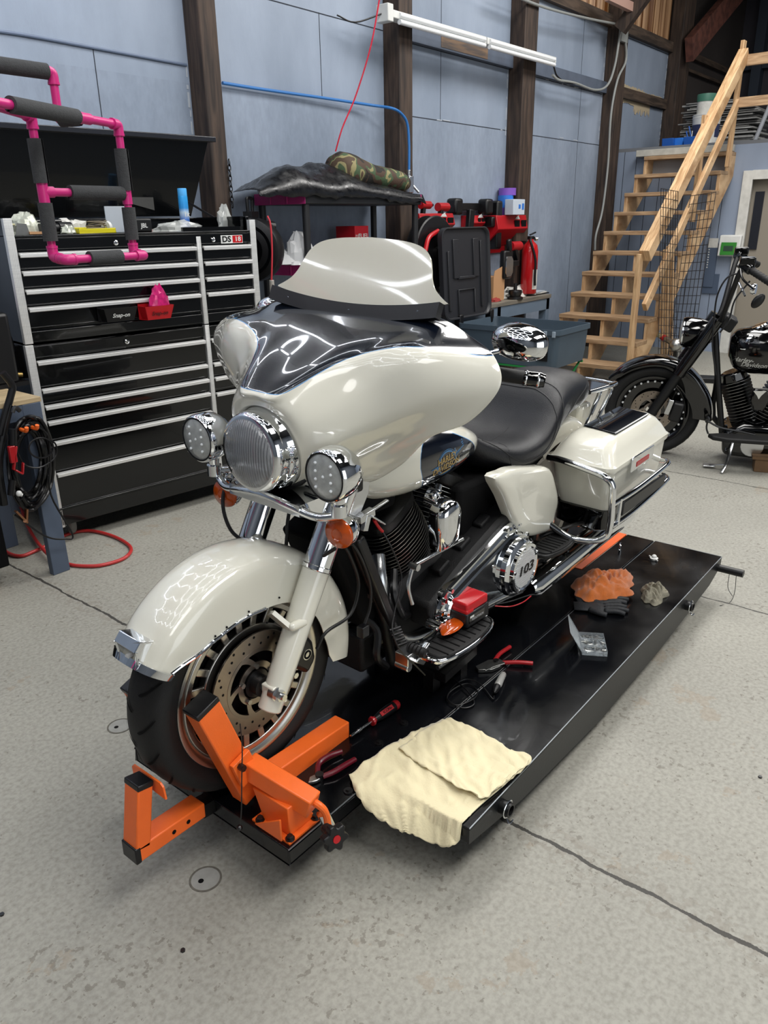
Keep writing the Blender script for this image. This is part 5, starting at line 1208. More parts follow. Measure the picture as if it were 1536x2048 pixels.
# open lid standing up behind
lo0, lo1 = .6, .62
L0 = tpx(385, 437, .6); L1 = tpx(414, 262, .72); LB = 1.69
b = MB(); u0, u1b, u1t = -.35, tpx(383, 436, .60).x, tpx(413, 268, .55).x
zt_ = tpx(413, 262, .55).z
b.loft([[V(u0, .60, LB), V(u1b, .60, LB), V(u1b, .615, LB), V(u0, .615, LB)], [V(u0, .54, zt_-.06), V(u1t, .54, zt_-.06), V(u1t, .57, zt_-.06), V(u0, .57, zt_-.06)]])
li = b.build('lid', boxblk, tool, bevel=.002)
b = MB(); b.prism([(u0, .0), (u1t+.035, .0), (u1t+.035, .03), (u0, .03)], (0, .50, zt_-.065), (1, 0, 0), (0, 0, 1), (0, .09, 0)); b.build('lid_lip', M('lid_edge', '#22242a', .25, coat=.5), li, bevel=.004)
a = tpx(0, 292, .57); c = tpx(397, 324, .57)
b = MB(); b.bar(V(a.x, .562, (a.z+c.z)/2), V(c.x, .562, (a.z+c.z)/2), .012, .008, (0, 0, 1)); b.build('lid_rib', M('lid_rib_grey', '#4a4c50', .3, metal=.5), li)
b = MB(); b.bar((u1b-.06, .55, 1.78), (u1b+.10, .35, 1.63), .012, .012); b.build('gas_strut', blackpl, tool)
b = MB(); pl_ = tpx(272, 428, .6); b.prism([(0, 0), (.14, -.035), (.14, .05), (0, .085)], (pl_.x-.02, .585, 1.76), (1, 0, 0), (0, 0, 1), (0, .004, 0)); np_ = b.build('number_plate', M('plate_dark', '#3d3d3b', .5, bump=.3, bscale=40), li)
for x, z, s_ in ((.08, .05, 0), (1.32, .05, 0), (.08, .5, 0), (1.32, .5, 0)):
    b = MB(); yy = .06+z*1.0; b.lathe([(.0, -.02), (.055, -.02), (.062, -.012), (.062, .012), (.055, .02), (0, .02)], (x, yy, .062), (1, 0, 0), 24); cs = b.build('caster_wheel', M('caster_grey', '#8c8c88', .5) if 'caster_grey' not in MATS else MATS['caster_grey'], tool)
    b = MB(); b.box((x-.03, yy-.04, .1), (x+.03, yy+.04, .13)); b.box((x-.03, yy-.015, .06), (x-.024, yy+.015, .1)); b.box((x+.024, yy-.015, .06), (x+.03, yy+.015, .1)); b.lathe([(.014, -.022), (.045, -.022), (.045, -.024), (.014, -.024)], (x, yy, .062), (1, 0, 0), 20); b.build('caster_fork', chromes, cs)
# ---- helper for things standing on the chest (chest coordinates -> world)
def tw(u, v, z): return TO+tx*u+ty_*v+V(0, 0, z)
def onchest(name, u, v, z, label, cat, rz=0, group=None): return empty(name, tw(u, v, z), TA+rz, label, cat, group)
ZT = 1.604
t = onchest('portable_speaker', tpx(271, 466, .1).x, .1, ZT, 'small black cube speaker with white lettering on the tool chest', 'speaker', -.1)
b = MB(); b.box((.0, 0, 0), (.10, .045, .07)); b.build('body', blackpl, t, bevel=.008)
text('speaker_lettering', 'JBL', .032, whitep, (.055, -.0005, .033), (1, 0, 0), (0, 0, 1), t, ext=.0004, bold=.02, sx=.9)
t = onchest('spray_can', tpx(372, 462, .16).x, .16, ZT, 'blue and white spray can standing upright before the open lid', 'spray can')
def canmat():
    m = M('can_blue', '#2f7fc4', .3, metal=.2); nt, N, L = nodes(m); bs = N['Principled BSDF']
    tc = N.new('ShaderNodeTexCoord'); sp = N.new('ShaderNodeSeparateXYZ'); L(tc.outputs['Object'], sp.inputs[0]); r = N.new('ShaderNodeValToRGB'); mr = N.new('ShaderNodeMapRange'); L(sp.outputs['Z'], mr.inputs['Value']); mr.inputs['From Max'].default_value = .2; L(mr.outputs[0], r.inputs[0])
    e = r.color_ramp.elements; e[0].position = 0; e[0].color = lin('#1d4f9c'); e[1].position = .3; e[1].color = lin('#3e6fc0')
    for p, c_ in ((.5, '#bcd3e6'), (.62, '#3390d8'), (1, '#2fa0e4')): q_ = e.new(p); q_.color = lin(c_)
    L(r.outputs[0], bs.inputs['Base Color']); return m
b = MB(); b.lathe([(0, 0), (.026, 0), (.027, .004), (.027, .185), (.024, .195)], O0, (0, 0, 1), 28); b.build('can', canmat(), t)
b = MB(); b.lathe([(.026, .19), (.026, .225), (.024, .23), (0, .23)], O0, (0, 0, 1), 28); b.build('cap', M('cap_blue', '#4aa6e6', .35), t)
text('can_lettering', '1x', .036, whitep, (.0, -.0272, .09), (1, 0, 0), (0, 0, 1), t, ext=.0004, bold=.02)
t = onchest('yellow_tray', .37, .06, ZT, 'yellow plastic tray with cables on top of the chest', 'tray')
ym = M('yellow_plastic', '#c9bd18', .4)
b = MB(); b.box((0, 0, 0), (.20, .004, .024)); b.box((0, .1, 0), (.2, .104, .03)); b.box((0, 0, 0), (.004, .1, .026)); b.box((.196, 0, 0), (.2, .1, .026)); b.box((0, 0, 0), (.2, .1, .003)); b.build('tray_body', ym, t, bevel=.002)
random.seed(21)
b = MB()
for i in range(4): b.tube([(.06+.05*math.cos(a)+random.uniform(-.01, .01)+.03, .05+.035*math.sin(a), .02+.01*i+random.uniform(0, .008)) for a in [i+.7*k_ for k_ in range(9)]], .003, 6, 5)
t2 = b.build('coiled_cable', M('cable_tan', '#6d6353', .6)); t2.matrix_world = Matrix.Translation(tw(.40, .06, ZT+.004)) @ Matrix.Rotation(TA, 4, 'Z'); tag(t2, 'tan cable coiled loosely in the yellow tray', 'cable')
def crumple(name, c, rx, ry, rz, m, label, cat, seed, n=22, amp=.35, group=None):
    b = MB(); random.seed(seed); rows = []
    for j in range(n//2+1):
        row = []
        for i in range(n):
            th = PI*j/(n//2); ph = 2*PI*i/n; d = V(math.sin(th)*math.cos(ph), math.sin(th)*math.sin(ph), math.cos(th)); k_ = 1+amp*(mnoise.noise(d*2.3+V(seed, 0, 0))+.6*mnoise.noise(d*6+V(0, seed, 0))); row.append(V(d.x*rx*k_, d.y*ry*k_, max(-rz*.0, d.z*rz*k_*(1 if d.z > 0 else .05))))
        rows.append(row+[row[0]])
    b.grid(rows); o = b.build(name, m, ang=12); o.location = c; return tag(o, label, cat, group)
bagm = M('clear_bag', '#d5d8d4', .12, alpha=.45, coat=.5); papm = M('paper_white', '#c9c8c2', .8, var=.1, vscale=30); foilm = M('crinkled_foil', '#b9bcae', .25, metal=.3, var=.25, vscale=60)
crumple('plastic_bag', tw(.16, .2, ZT), .085, .06, .10, foilm, 'crinkled clear bag at the left end of the chest top', 'bag', 3)
crumple('zip_bag', tw(tpx(452, 460, .18).x, .18, ZT), .055, .03, .12, bagm, 'clear zip bag standing at the right end of the chest top', 'bag', 5, amp=.5)
crumple('cling_wrap', tw(.98, .12, ZT), .16, .06, .055, bagm, 'thin clear wrap lying before the blue spray can', 'wrap', 8)
crumple('paper_packet', tw(.40, .22, ZT), .09, .05, .07, papm, 'white crumpled paper packet behind the yellow tray', 'packet', 13, amp=.5)
crumple('foil_scrap', tw(.33, .1, ZT), .04, .03, .04, foilm, 'small crinkled foil piece left of the yellow tray', 'foil', 17)
crumple('red_rag', tw(.78, .12, ZT), .035, .02, .02, M('pinkish_red', '#b83a4c', .7), 'small red scrap right of the black cube speaker', 'scrap', 19)
t = onchest('torch_light', .20, .14, ZT, 'black flashlight lying behind the padded pink upright', 'flashlight')
b = MB(); b.cyl((.0, 0, .03), (.16, .02, .03), .022, n=20); b.cyl((.10, .012, .03), (.17, .022, .03), .028, n=20); b.build('barrel', blackpl, t); b = MB(); b.box((.0, -.02, .0), (.14, .02, .012)); b.cyl((0, .03, .06), (.13, .04, .06), .013); b.build('clip', blackgloss, t); b = MB(); b.box((.05, .02, .072), (.09, .05, .082)); b.build('blue_band', M('blue_cap', '#2d5fae', .4), t, bevel=.003)
t = onchest('grey_bracket', .055, .08, ZT, 'small grey metal bracket at the left front corner', 'bracket')
b = MB(); b.prism([(0, 0), (.07, 0), (.06, .05), (.015, .055)], O0, (1, 0, 0), (0, 0, 1), (0, .003, 0)); b.build('plate', steel, t)
t = onchest('wooden_dowel', .02, .18, ZT+.05, 'pale thin dowel lying across the crinkled bag', 'dowel'); b = MB(); b.cyl((0, 0, 0), (.24, -.01, -.005), .005); b.build('stick', M('dowel_cream', '#c9c39b', .6), t)
t = onchest('cardboard_piece', .12, .07, ZT, 'tan cardboard piece lying at the left front of the chest', 'cardboard'); b = MB(); b.prism([(0, 0), (.1, 0), (.1, .06), (.02, .08)], (0, 0, .002), (1, 0, 0), (0, 1, 0), (0, 0, .012)); b.build('sheet', M('cardboard', '#b58a63', .8), t)
t = onchest('metal_sheet', .59, .2, ZT, 'upright pale grey panel behind the padded right upright', 'panel'); b = MB(); b.box((0, 0, 0), (.13, .008, .135)); b.build('board', M('panel_grey', '#a9b0b8', .4), t, bevel=.002)
t = onchest('white_tape_roll', .565, .15, ZT, 'small white tape roll beside the upright grey panel', 'tape'); b = MB(); b.lathe([(.012, -.01), (.03, -.01), (.03, .01), (.012, .01), (.012, -.01)], (0, 0, .03), (1, .4, 0), 24); b.build('roll', whitep, t)
# magnetic trays on the drawer front
def mtray(u, z, w_, h_, m, tm, label, d=.075):
    t = onchest('magnetic_tray', u, -.03, z, label, 'tray')
    b = MB(); w2 = w_/2
    b.box((-w2, -.004, 0), (w2, 0, h_+.012)); b.prism([(-w2, -.008), (w2, -.008), (w2*.8, -d+.01), (-w2*.8, -d+.01)], (0, 0, 0), (1, 0, 0), (0, 1, 0), (0, 0, .003))
    def quad(p): b.add(p, [(0, 1, 2, 3)])
    W = .0025
    fr_ = [V(-w2*.8, -d+.01, 0), V(w2*.8, -d+.01, 0), V(w2, -d-.008, h_), V(-w2, -d-.008, h_)]; b.loft([fr_, [p+V(0, W, 0) for p in fr_]])
    for s_ in (-1, 1): sd__ = [V(s_*w2*.8, -d+.01, 0), V(s_*w2*.8, -.006, 0), V(s_*w2, -.004, h_), V(s_*w2, -d-.008, h_)]; b.loft([sd__, [p-V(s_*W, 0, 0) for p in sd__]])
    b.build('tray_body', m, t, ang=20)
    text('tray_lettering', 'Snap-on', .03, tm, (.0, -d-.0035, h_*.45), (1, 0, 0), (0, -.28, 1), t, ext=.0004, shear=.2, bold=.02); return t
mtray(.455, 1.165, .19, .07, blackpl, whitep, 'black magnetic tray with white lettering on the drawer front')
mtray(.68, 1.155, .175, .072, red, M('dark_red_print', '#4a0d12', .5), 'red magnetic tray with dark lettering on the drawer front')
crumple('pink_wrapper', tw(.70, -.07, 1.21), .065, .03, .12, M('magenta_foil', '#b81664', .3, metal=.1, coat=.4, var=.3, vscale=50), 'crumpled magenta wrapper sticking out of the red tray', 'wrapper', 23, amp=.35)

# ---- left bench
wb = empty('work_bench', (.765, 2.372, 0), 0, 'grey painted bench with a pale plywood top at the left edge', 'bench')
ply = wood_mat('ply_top', '#a08c6c', '#c2ad88', (.6, 5, 5), 5, .5, False)
b = MB(); b.box((-2.2, 0, .872), (0, .62, .895)); b.build('top', ply, wb, bevel=.002)
b = MB(); b.box((-2.2, .002, .80), (-.09, .03, .872)); b.box((-.03, .09, .76), (-.004, .6, .872)); b.build('apron', greyb, wb)
for x, y in ((-.095, 0), (-2.1, 0), (-.095, .53), (-2.1, .53)):
    b = MB(); b.box((x, y, 0), (x+.09, y+.04, .872)); b.build('leg', greyb, wb, bevel=.003)
t = empty('dark_filler', (.05, 2.5, 0), 0, 'black metal cart added to darken the space beneath the left bench', 'filler'); b = MB(); b.box((-.9, -.04, .09), (.46, .42, .74)); b.build('filler_body', blackmat, t, bevel=.01); b = MB(); b.box((-.9, -.05, .7), (.47, .43, .75)); b.build('filler_top', blackpl, t, bevel=.01)  # black box on wheels, added so the space under the bench stays dark
for x in (-.8, .36):
    for y in (.0, .36): b = MB(); b.cyl((x, y-.02, .045), (x, y+.02, .045), .045); b.build('wheel', blackpl, t)
wz = .896
wcx = pix(44, 770, 'z', .9)
we = empty('welder', (wcx.x-.2, wcx.y+.14, wz), 0, 'black welding machine with a red handle bar on the left bench', 'welder')
b = MB(); b.box((-.5, -.14, 0), (.24, .12, .02)); b.build('foot', blackpl, we)
b = MB(); b.box((-.5, -.14, .015), (.20, .12, .36)); bo = b.build('casing', blackpl, we, bevel=.02)
b = MB()
for i in range(8): b.box((.198, -.1, .05+.018*i), (.206, .08, .057+.018*i))
b.build('louvres', blackgloss, bo)
b = MB(); b.tube([(-.4, .0, .36), (-.36, .0, .44), (.02, 0, .44), (.12, 0, .40), (.19, -.05, .27)], .019, 12, 6); b.build('handle', red, we)
b = MB(); b.tube([(.18, -.05, .30), (.21, -.06, .24), (.22, -.06, .16)], .018, 12, 5); b.build('handle_end', blackpl, we)
b = MB(); b.cyl((.19, -.08, .05), (.235, -.09, .045), .014); b.build('cable_socket', M('brass', '#9b8350', .35, metal=1), we)
bx = pix(30, 745, 'y', 2.9)
t = empty('small_box', (bx.x, 2.9, wz), 0, 'small black box with a white printed label behind the welder', 'box'); b = MB(); b.box((-.02, -.02, 0), (.09, .04, .17)); b.build('carton', blackpl, t, bevel=.003); b = MB(); b.box((.055, -.022, .04), (.085, -.02, .12)); b.build('carton_label', whitep, t)
# cable bundle hanging on the bench leg
yb = 2.345
cb = empty('welding_cable_bundle', pix(60, 930, 'y', yb), 0, 'thick black welding cables coiled and hung on the bench leg', 'cable')
q0 = V(cb.location)
def pc(px, py, dy=0): return pix(px, py, 'y', yb+dy)-q0
b = MB(); random.seed(31)
for i in range(12):
    dx = random.uniform(-7, 7); s_ = random.uniform(.62, 1.05); pts = []
    for k_ in range(14):
        a = 2*PI*k_/14; pts.append(pc(62+dx+(40*s_)*math.cos(a), 925+(92*s_)*math.sin(a)+random.uniform(-3, 3), random.uniform(-.02, .03)))
    b.tube(pts, .0085, 8, 5, closed=True)
b.tube([pc(0, 870), pc(10, 830), pc(22, 790), pc(24, 770), pc(5, 745)], .016, 10, 5); b.tube([pc(8, 1010), pc(-2, 930), pc(8, 860), pc(20, 810)], .017, 10, 5)
b.build('cable_coil', M('cable_black', '#0e0e10', .33, bump=.2, bscale=200), cb)
b = MB(); b.tube([pc(15, 870, -.05), pc(18, 935, -.05), pc(35, 1000, -.05), pc(50, 990, -.05)], .003, 6, 6); b.tube([pc(60, 845, -.05), pc(95, 870, -.05), pc(100, 920, -.05), pc(102, 990, -.05), pc(145, 1068, -.05), pc(130, 1078, -.05), pc(90, 1072, -.05), pc(30, 1030, -.05)], .0045, 8, 6)
b.tube([pc(62+24*math.cos(a)+20, 896+20*math.sin(a), -.055) for a in [2*PI*k_/10 for k_ in range(10)]], .0042, 6, 5, closed=True); b.tube([pc(35, 905, -.05), pc(50, 930, -.05), pc(80, 935, -.05), pc(110, 915, -.05), pc(112, 890, -.05), pc(95, 876, -.05)], .0042, 6, 5); b.build('thin_cables', blackpl, cb)
b = MB()
for x, y in ((52, 862), (73, 857)): p = pc(x, y, -.06); b.tube([p+V(0, .05, 0), p, p+V(0, -.012, .018)], .009, 10, 5)
b.build('orange_hooks', orange, cb)
b = MB(); b.bar(pc(22, 892, -.06), pc(28, 925, -.06), .03, .02, (0, 1, 0)); b.bar(pc(32, 892, -.06), pc(27, 940, -.06), .008, .02, (0, 1, 0)); b.bar(pc(30, 940, -.06), pc(45, 948, -.06), .008, .02, (0, 1, 0)); b.bar(pc(45, 948, -.06), pc(46, 925, -.06), .006, .02, (0, 1, 0)); b.build('holder_red', redv, cb, bevel=.003)
b = MB(); b.tube([pc(26, 858, -.05), pc(26, 890, -.05)], .018, 12, 0); b.tube([pc(25, 960, -.05), pc(22, 990, -.05)], .016, 12, 0); b.build('holder_sleeve', blackpl, cb)
b = MB(); b.bar(pc(31, 1022, -.06), pc(54, 1045, -.06), .009, .02, (0, 1, 0)); b.bar(pc(53, 1018, -.06), pc(52, 1045, -.06), .009, .02, (0, 1, 0)); b.cyl(pc(50, 1042, -.07), pc(50, 1042, -.04), .008); b.build('ground_clamp', M('copper', '#a9795b', .35, metal=1), cb)
b = MB(); b.sph(pc(38, 987, -.06), .014, n=10); b.cyl(pc(34, 987, -.06), pc(44, 990, -.06), .008); b.build('white_tape_band', whitep, cb)
b = MB(); b.tube([pc(25, 825, -.03), pc(30, 815, -.03), pc(40, 822, -.03)], .01, 8); b.build('hook', darksteel, cb)
t = empty('red_air_hose', (0, 0, 0), 0, 'red air hose looping across the concrete behind the bench leg', 'hose')
hp = [(-60, 1040), (-20, 1070), (10, 1102), (40, 1112), (70, 1102), (95, 1090), (120, 1075), (150, 1064), (185, 1062), (225, 1072), (255, 1088), (262, 1102), (245, 1118), (205, 1130), (170, 1132), (135, 1128), (100, 1112), (70, 1078), (50, 1040), (42, 1015), (30, 1000)]
b = MB(); b.tube([pix(x, y, 'z', .011 if i < 16 else .011+.018*min(1, (i-15)/1)) for i, (x, y) in enumerate(hp)], .0095, 10, 6); b.build('hose', M('hose_red', '#b5302f', .35, coat=.2), t)
t = empty('lumber_offcut', pix(-12, 1180, 'z', 0), 0, 'end of a pale lumber piece at the left picture edge', 'lumber'); b = MB(); b.box((-.2, 0, 0), (.03, .05, .10)); b.build('board', pinez, t)

# ---- pink pipe frame with foam sleeves
pf = empty('padded_pipe_frame', (0, 0, 0), 0, 'pink pipe ladder frame with grey foam sleeves in front of the tool chest', 'frame')
YP = 1.45
def yp(px, py, y=YP): return pix(px, py, 'y', y)
A_ = yp(77, 232); B_ = yp(92, 512); C_ = yp(251, 253); D_ = yp(254, 510); x1 = (A_+B_)/2; x2 = (C_+D_)/2
A_.x = B_.x = x1.x; C_.x = D_.x = x2.x
A_ = V(x1.x, YP, (A_.z+C_.z)/2+.0); C_ = V(x2.x, YP, A_.z); B_ = V(x1.x, YP, (B_.z+D_.z)/2); D_ = V(x2.x, YP, B_.z)
M1 = V(x1.x, YP, yp(83, 384).z); M2 = V(x2.x, YP, M1.z)
ft = V(-math.cos(1.17), -math.sin(1.17), 0)
def meet(P, d, px, py):  # nearest point on line P+td to the sight line
    r = FW + RT*((px-768)/FPX) - UP*((py-1024)/FPX); n = d.cross(r); k_ = r.cross(n); t_ = (CAM-P).dot(k_)/d.dot(k_); return P+d*t_
Fl = meet(B_, V(0, -1, -.1), 130, 531); Fr = V(x2.x+Fl.x-x1.x, Fl.y, Fl.z)
Fr = meet(D_, V(0, -1, -.1), 287, 526)
r_ = .0133
def pipe(pts, name='pipe'): b = MB(); b.tube(pts, r_, 14, 0); return b.build(name, pink, pf)
def fit_(P, d1, d2):
    b = MB(); P = V(P)
    ds = [V(d).normalized() for d in (d1, d2)]
    b.tube([P+ds[0]*.034, P+ds[0]*.012, P+(ds[0]+ds[1])*.003, P+ds[1]*.012, P+ds[1]*.034], .0172, 14, 5)
    for d in ds: b.cyl(P+d*.028, P+d*.036, .0185, n=16)
    b.build('elbow', pink, pf)
def tee(P, d1, d2):
    b = MB(); d1 = V(d1).normalized(); d2 = V(d2).normalized(); b.cyl(P-d1*.036, P+d1*.036, .0175, n=16); b.cyl(P, P+d2*.036, .0175, n=16); b.build('tee', pink, pf)
def sleeve_(p, q_, t0, t1, ref):
    p = V(p); q_ = V(q_); d = q_-p; b = MB(); prof = [(.0145, 0), (.0235, 0), (.0235, 1), (.0145, 1), (.0145, 0)]
    L_c = d.length*(t1-t0); b.lathe([(r, h*L_c) for r, h in prof], p+d*t0, d, 28, ref=ref, a0=.22, a1=2*PI-.22); b.build('foam_sleeve', foam, pf, ang=40)
Xd = V(1, 0, 0); Zd = V(0, 0, 1)
pipe([A_, B_]); pipe([C_, D_]); pipe([M1, M2]); pipe([B_, Fl]); pipe([D_, Fr]); pipe([Fl, Fr])
sleeve_(A_, B_, .15, .46, V(.6, -.8, 0)); sleeve_(A_, B_, .60, .88, V(.9, -.5, 0)); sleeve_(C_, D_, .18, .50, V(.5, -.9, 0)); sleeve_(C_, D_, .63, .89, V(-.9, .5, 0)); sleeve_(M1, M2, .30, .95, V(0, .5, -.8)); sleeve_(Fl, Fr, .28, .68, V(0, .5, -.8))
tee(M1, Zd, Xd); tee(M2, Zd, -Xd)
fit_(B_, Zd, Fl-B_); fit_(D_, Zd, Fr-D_); fit_(Fl, B_-Fl, Fr-Fl); fit_(Fr, D_-Fr, Fl-Fr)
dl = V(-math.cos(.68), -math.sin(.68), .0); dr = V(-math.cos(.40), -math.sin(.40), 0)
El = A_+dl*.62; pipe([A_, El]); fit_(A_, dl, -Zd)
Er = meet(C_, dr, 60, 210); Er2 = meet(C_, dr, 165, 228); E2 = C_+dr*(Er-C_).length*1.0
Ee = meet(C_, dr, 20, 201); pipe([C_, Ee+dr*.25]); fit_(C_, dr, -Zd); sleeve_(C_, Ee, (meet(C_, dr, 153, 226)-C_).length/(Ee-C_).length, 1.0, V(0, .5, -.8))
tee(Er2, dr, V(-.2, .6, 0))
U0 = Er2+V(-.12, .25, 0); U0 = meet(Er2, V(-.35, .9, 0).normalized(), 110, 205); pipe([Er2, U0]); sleeve_(Er2, U0, .15, .92, V(0, .5, -.8)); U1 = U0+Zd*(pixp(108, 145, U0, (0, 1, 0)).z-U0.z); pipe([U0, U1]); fit_(U0, Zd, Er2-U0); U2 = U1-Xd*.6; U2 = pixp(-40, 131, U1, (0, 1, 0)); U2.z = U1.z+.0; pipe([U1, U2]); fit_(U1, -Zd, U2-U1); sleeve_(U1, U2, .08, 1, V(0, .5, -.8))
for P, yy in ((El, .2), (Ee+dr*.25, 0), (U2, .4)):
    Q = V(-1.5-yy, P.y+.02, P.z); pipe([P, Q]); pipe([Q, V(Q.x, Q.y, 0)]); fit_(Q, V(1, 0, 0), -Zd)
# ================================================================ middle ground
# ---- cord reel on the post beside the chest
cr = empty('cord_reel', pix(505, 500, 'y', 2.95), .5, 'black wall cord reel with a red cord beside the tool chest', 'reel')
b = MB(); b.lathe([(0, -.09), (.13, -.09), (.20, -.07), (.205, -.05), (.205, .05), (.20, .07), (.13, .09), (0, .09)], O0, (1, 0, 0), 40); b.build('drum_housing', blackpl, cr, ang=50)
b = MB(); b.lathe([(.06, -.095), (.08, -.10), (.10, -.095)], O0, (1, 0, 0), 30); b.lathe([(.14, -.088), (.16, -.088), (.155, -.078)], O0, (1, 0, 0), 30); b.build('drum_ring', blackgloss, cr)
b = MB(); b.tube([(-.03, 0, .2), (-.04, 0, .30), (-.03, 0, .32), (.05, 0, .32), (.06, 0, .30), (.05, 0, .2)], .011, 10, 4); b.box((-.05, -.03, .18), (.09, .03, .24)); b.build('handle', blackpl, cr, bevel=.003)
b = MB(); b.cyl((.06, -.06, .15), (.12, -.12, .14), .035); b.build('cord_outlet', blackpl, cr)
p0 = pix(535, 432, 'y', 2.75); pp = [p0, pix(541, 450, 'y', 2.73), pix(544, 500, 'y', 2.72), pix(543, 560, 'y', 2.72)]
b = MB(); b.tube([p-V(0, 0, 0) for p in pp], .006, 8, 6); cd = b.build('red_cord', M('cord_red', '#b8323c', .35)); cd.parent = cr; cd.matrix_parent_inverse = (Matrix.Translation(cr.location) @ Matrix.Rotation(.5, 4, 'Z')).inverted()
b = MB(); a = pp[-1]; b.tube([a, a-V(0, 0, .06), a-V(0, 0, .12)], .017, 12, 3); b.box((a.x-.012, a.y-.012, a.z-.16), (a.x+.012, a.y+.012, a.z-.11)); b.build('clear_plug', M('plug_clear', '#b9b4ac', .15, trans=.3), cd, bevel=.003)
# chain on the post
b = MB(); top = pix(458, 325, 'y', 3.235)
for i in range(9): c = top-V(0, 0, .033*i); x = V(1, 0, 0) if i % 2 else V(.3, 1, 0).normalized(); b.tube([c+x*(.011*math.cos(a))+V(0, 0, .022*math.sin(a)) for a in [2*PI*k_/10 for k_ in range(10)]], .0035, 6, 2, closed=True)
tag(b.build('chain', darksteel), 'rusty chain hanging on the leftmost dark post', 'chain')
# ---- plastic shelf unit
zs = 1.80; fy = 2.85
c0 = pix(610, 384, 'y', fy); sx0 = c0.x; zs = c0.z; sx1 = pix(842, 386, 'y', fy).x; by = pixp(503, 392, (sx0, 0, 0), (1, 0, 0)).y
sh = empty('plastic_shelf_unit', (sx0, fy, 0), 0, 'black plastic shelf unit with pink painted ends against the wall', 'shelf')
W_ = sx1-sx0; D_ = min(by, 3.36)-fy
pinkp = M('pink_paint_shelf', '#b8327a', .4)
def tier(z, first):
    b = MB(); b.box((0, 0, z-.075), (W_, D_, z)); tb = b.build('shelf_board', M('shelf_black', '#1c1d20', .5) if 'shelf_black' not in MATS else MATS['shelf_black'], sh, bevel=.006)
    for x in (0, W_):
        s_ = -1 if x == 0 else 1; b = MB(); b.box((min(x, x+s_*.006), -.002, z-.075), (max(x, x+s_*.006), D_, z+.002)); b.box((min(x, x+s_*.012), D_*.33, z-.07), (max(x, x+s_*.012), D_*.35, z-.01)); b.box((min(x, x+s_*.012), D_*.66, z-.07), (max(x, x+s_*.012), D_*.68, z-.01)); b.build('pink_end', pinkp, tb, bevel=.003)
levels = [zs, pix(612, 531, 'y', fy).z, .62, .1]
for i, z in enumerate(levels): tier(z, i == 0)
for x in (.035, W_-.035):
    for y in (.035, D_-.035):
        for z0, z1 in zip([.0]+levels[::-1][:-1], [levels[-1]-.07]+[z-.07 for z in levels[::-1][1:]]):
            b = MB(); b.cyl((x, y, z0), (x, y, z1), .026, n=16); b.build('leg', MATS['shelf_black'], sh)
# tarp heaped on the top shelf, camouflage bag on it
b = MB(); rows = []; nx, ny = 60, 18; xL, xR = pix(510, 380, 'y', fy+.02).x, pix(838, 390, 'y', fy+.05).x
for j in range(ny+1):
    row = []
    for i in range(nx+1):
        u = i/nx; v_ = j/ny; v_ = j/ny; x = xL+(xR-xL)*u+.45*v_*(1-u)*.5; y = fy-.015+(D_+.0)*v_
        e = max(0, min(1, (u+.02)*14))*max(0, min(1, (1-u)*7)); hgt = lerp([(0, .05), (.12, .10), (.22, .17), (.35, .17), (.5, .14), (.7, .08), (1, .03)], u)*(.75+.5*math.sin(PI*min(1, v_*1.1)))
        r = .25+mnoise.noise(V(x*3.2, y*5, 2))*.55+abs(mnoise.noise(V(x*6, y*9, 6)))*.4
        z = zs+.004+e*hgt*(.62+.65*r)*(0.35 if j == 0 else min(1, .35+v_*3))
        if j == 0: z = zs-.03+.03*mnoise.noise(V(x*9, 0, 5))-(.03 if u > .72 else 0)
        row.append(V(x, y-.01*(j == 0), z))
    rows.append(row)
b.grid(rows, .004); tag(b.build('black_tarp', M('tarp_black', '#101114', .32, bump=.3, bscale=40, rvar=.12, vscale=14), ang=180), 'crumpled black vinyl tarp heaped on the shelf top', 'tarp')
def camo():
    m = M('camouflage', '#5a5a40', .75, bump=.5, bscale=60); nt, N, L = nodes(m); bs = N['Principled BSDF']; tc = N.new('ShaderNodeTexCoord'); n = N.new('ShaderNodeTexNoise'); n.inputs['Scale'].default_value = 6; n.inputs['Detail'].default_value = 1.5; n.inputs['Distortion'].default_value = 1.2; L(tc.outputs['Object'], n.inputs['Vector'])
    r = N.new('ShaderNodeValToRGB'); r.color_ramp.interpolation = 'CONSTANT'; e = r.color_ramp.elements; e[0].position = 0; e[0].color = lin('#1f1d18'); e[1].position = .40; e[1].color = lin('#463529')
    for p, c_ in ((.49, '#3f5238'), (.56, '#857e58'), (.62, '#4a3a2b')): q_ = e.new(p); q_.color = lin(c_)
    L(n.outputs['Fac'], r.inputs[0]); L(r.outputs[0], bs.inputs['Base Color']); return m
a = pix(668, 338, 'y', fy+.2); c = pix(812, 366, 'y', fy+.2); secs = []
for k_ in range(13):
    t_ = k_/12; p = a.lerp(c, t_); R = .125*(1-.48*t_)*(1+.08*math.sin(9*t_)); R *= .75 if k_ in (0, 12) else 1
    d = (c-a).normalized(); sd__ = V(0, 1, 0); up__ = d.cross(sd__)*-1
    secs.append([p+sd__*(R*1.05*math.cos(2*PI*i/24))+V(0, 0, 1)*(R*(1+.12*mnoise.noise(V(k_*.9, i*.8, 4)))*math.sin(2*PI*i/24)) for i in range(24)])
b = MB(); b.loft(secs); tag(b.build('camouflage_bag', camo(), ang=180), 'rolled camouflage sleeping bag lying on the black tarp', 'bag')
b = MB(); b.tube([pix(671, 303, 'y', fy+.2), pix(685, 255, 'y', fy+.15), pix(712, 190, 'y', fy+.1), pix(742, 90, 'y', fy), pix(762, -20, 'y', fy-.05)], .0055, 8, 8); tag(b.build('red_cable', M('cable_red', '#c8243c', .35)), 'thin red cable hanging from the roof to the camouflage bag', 'cable')
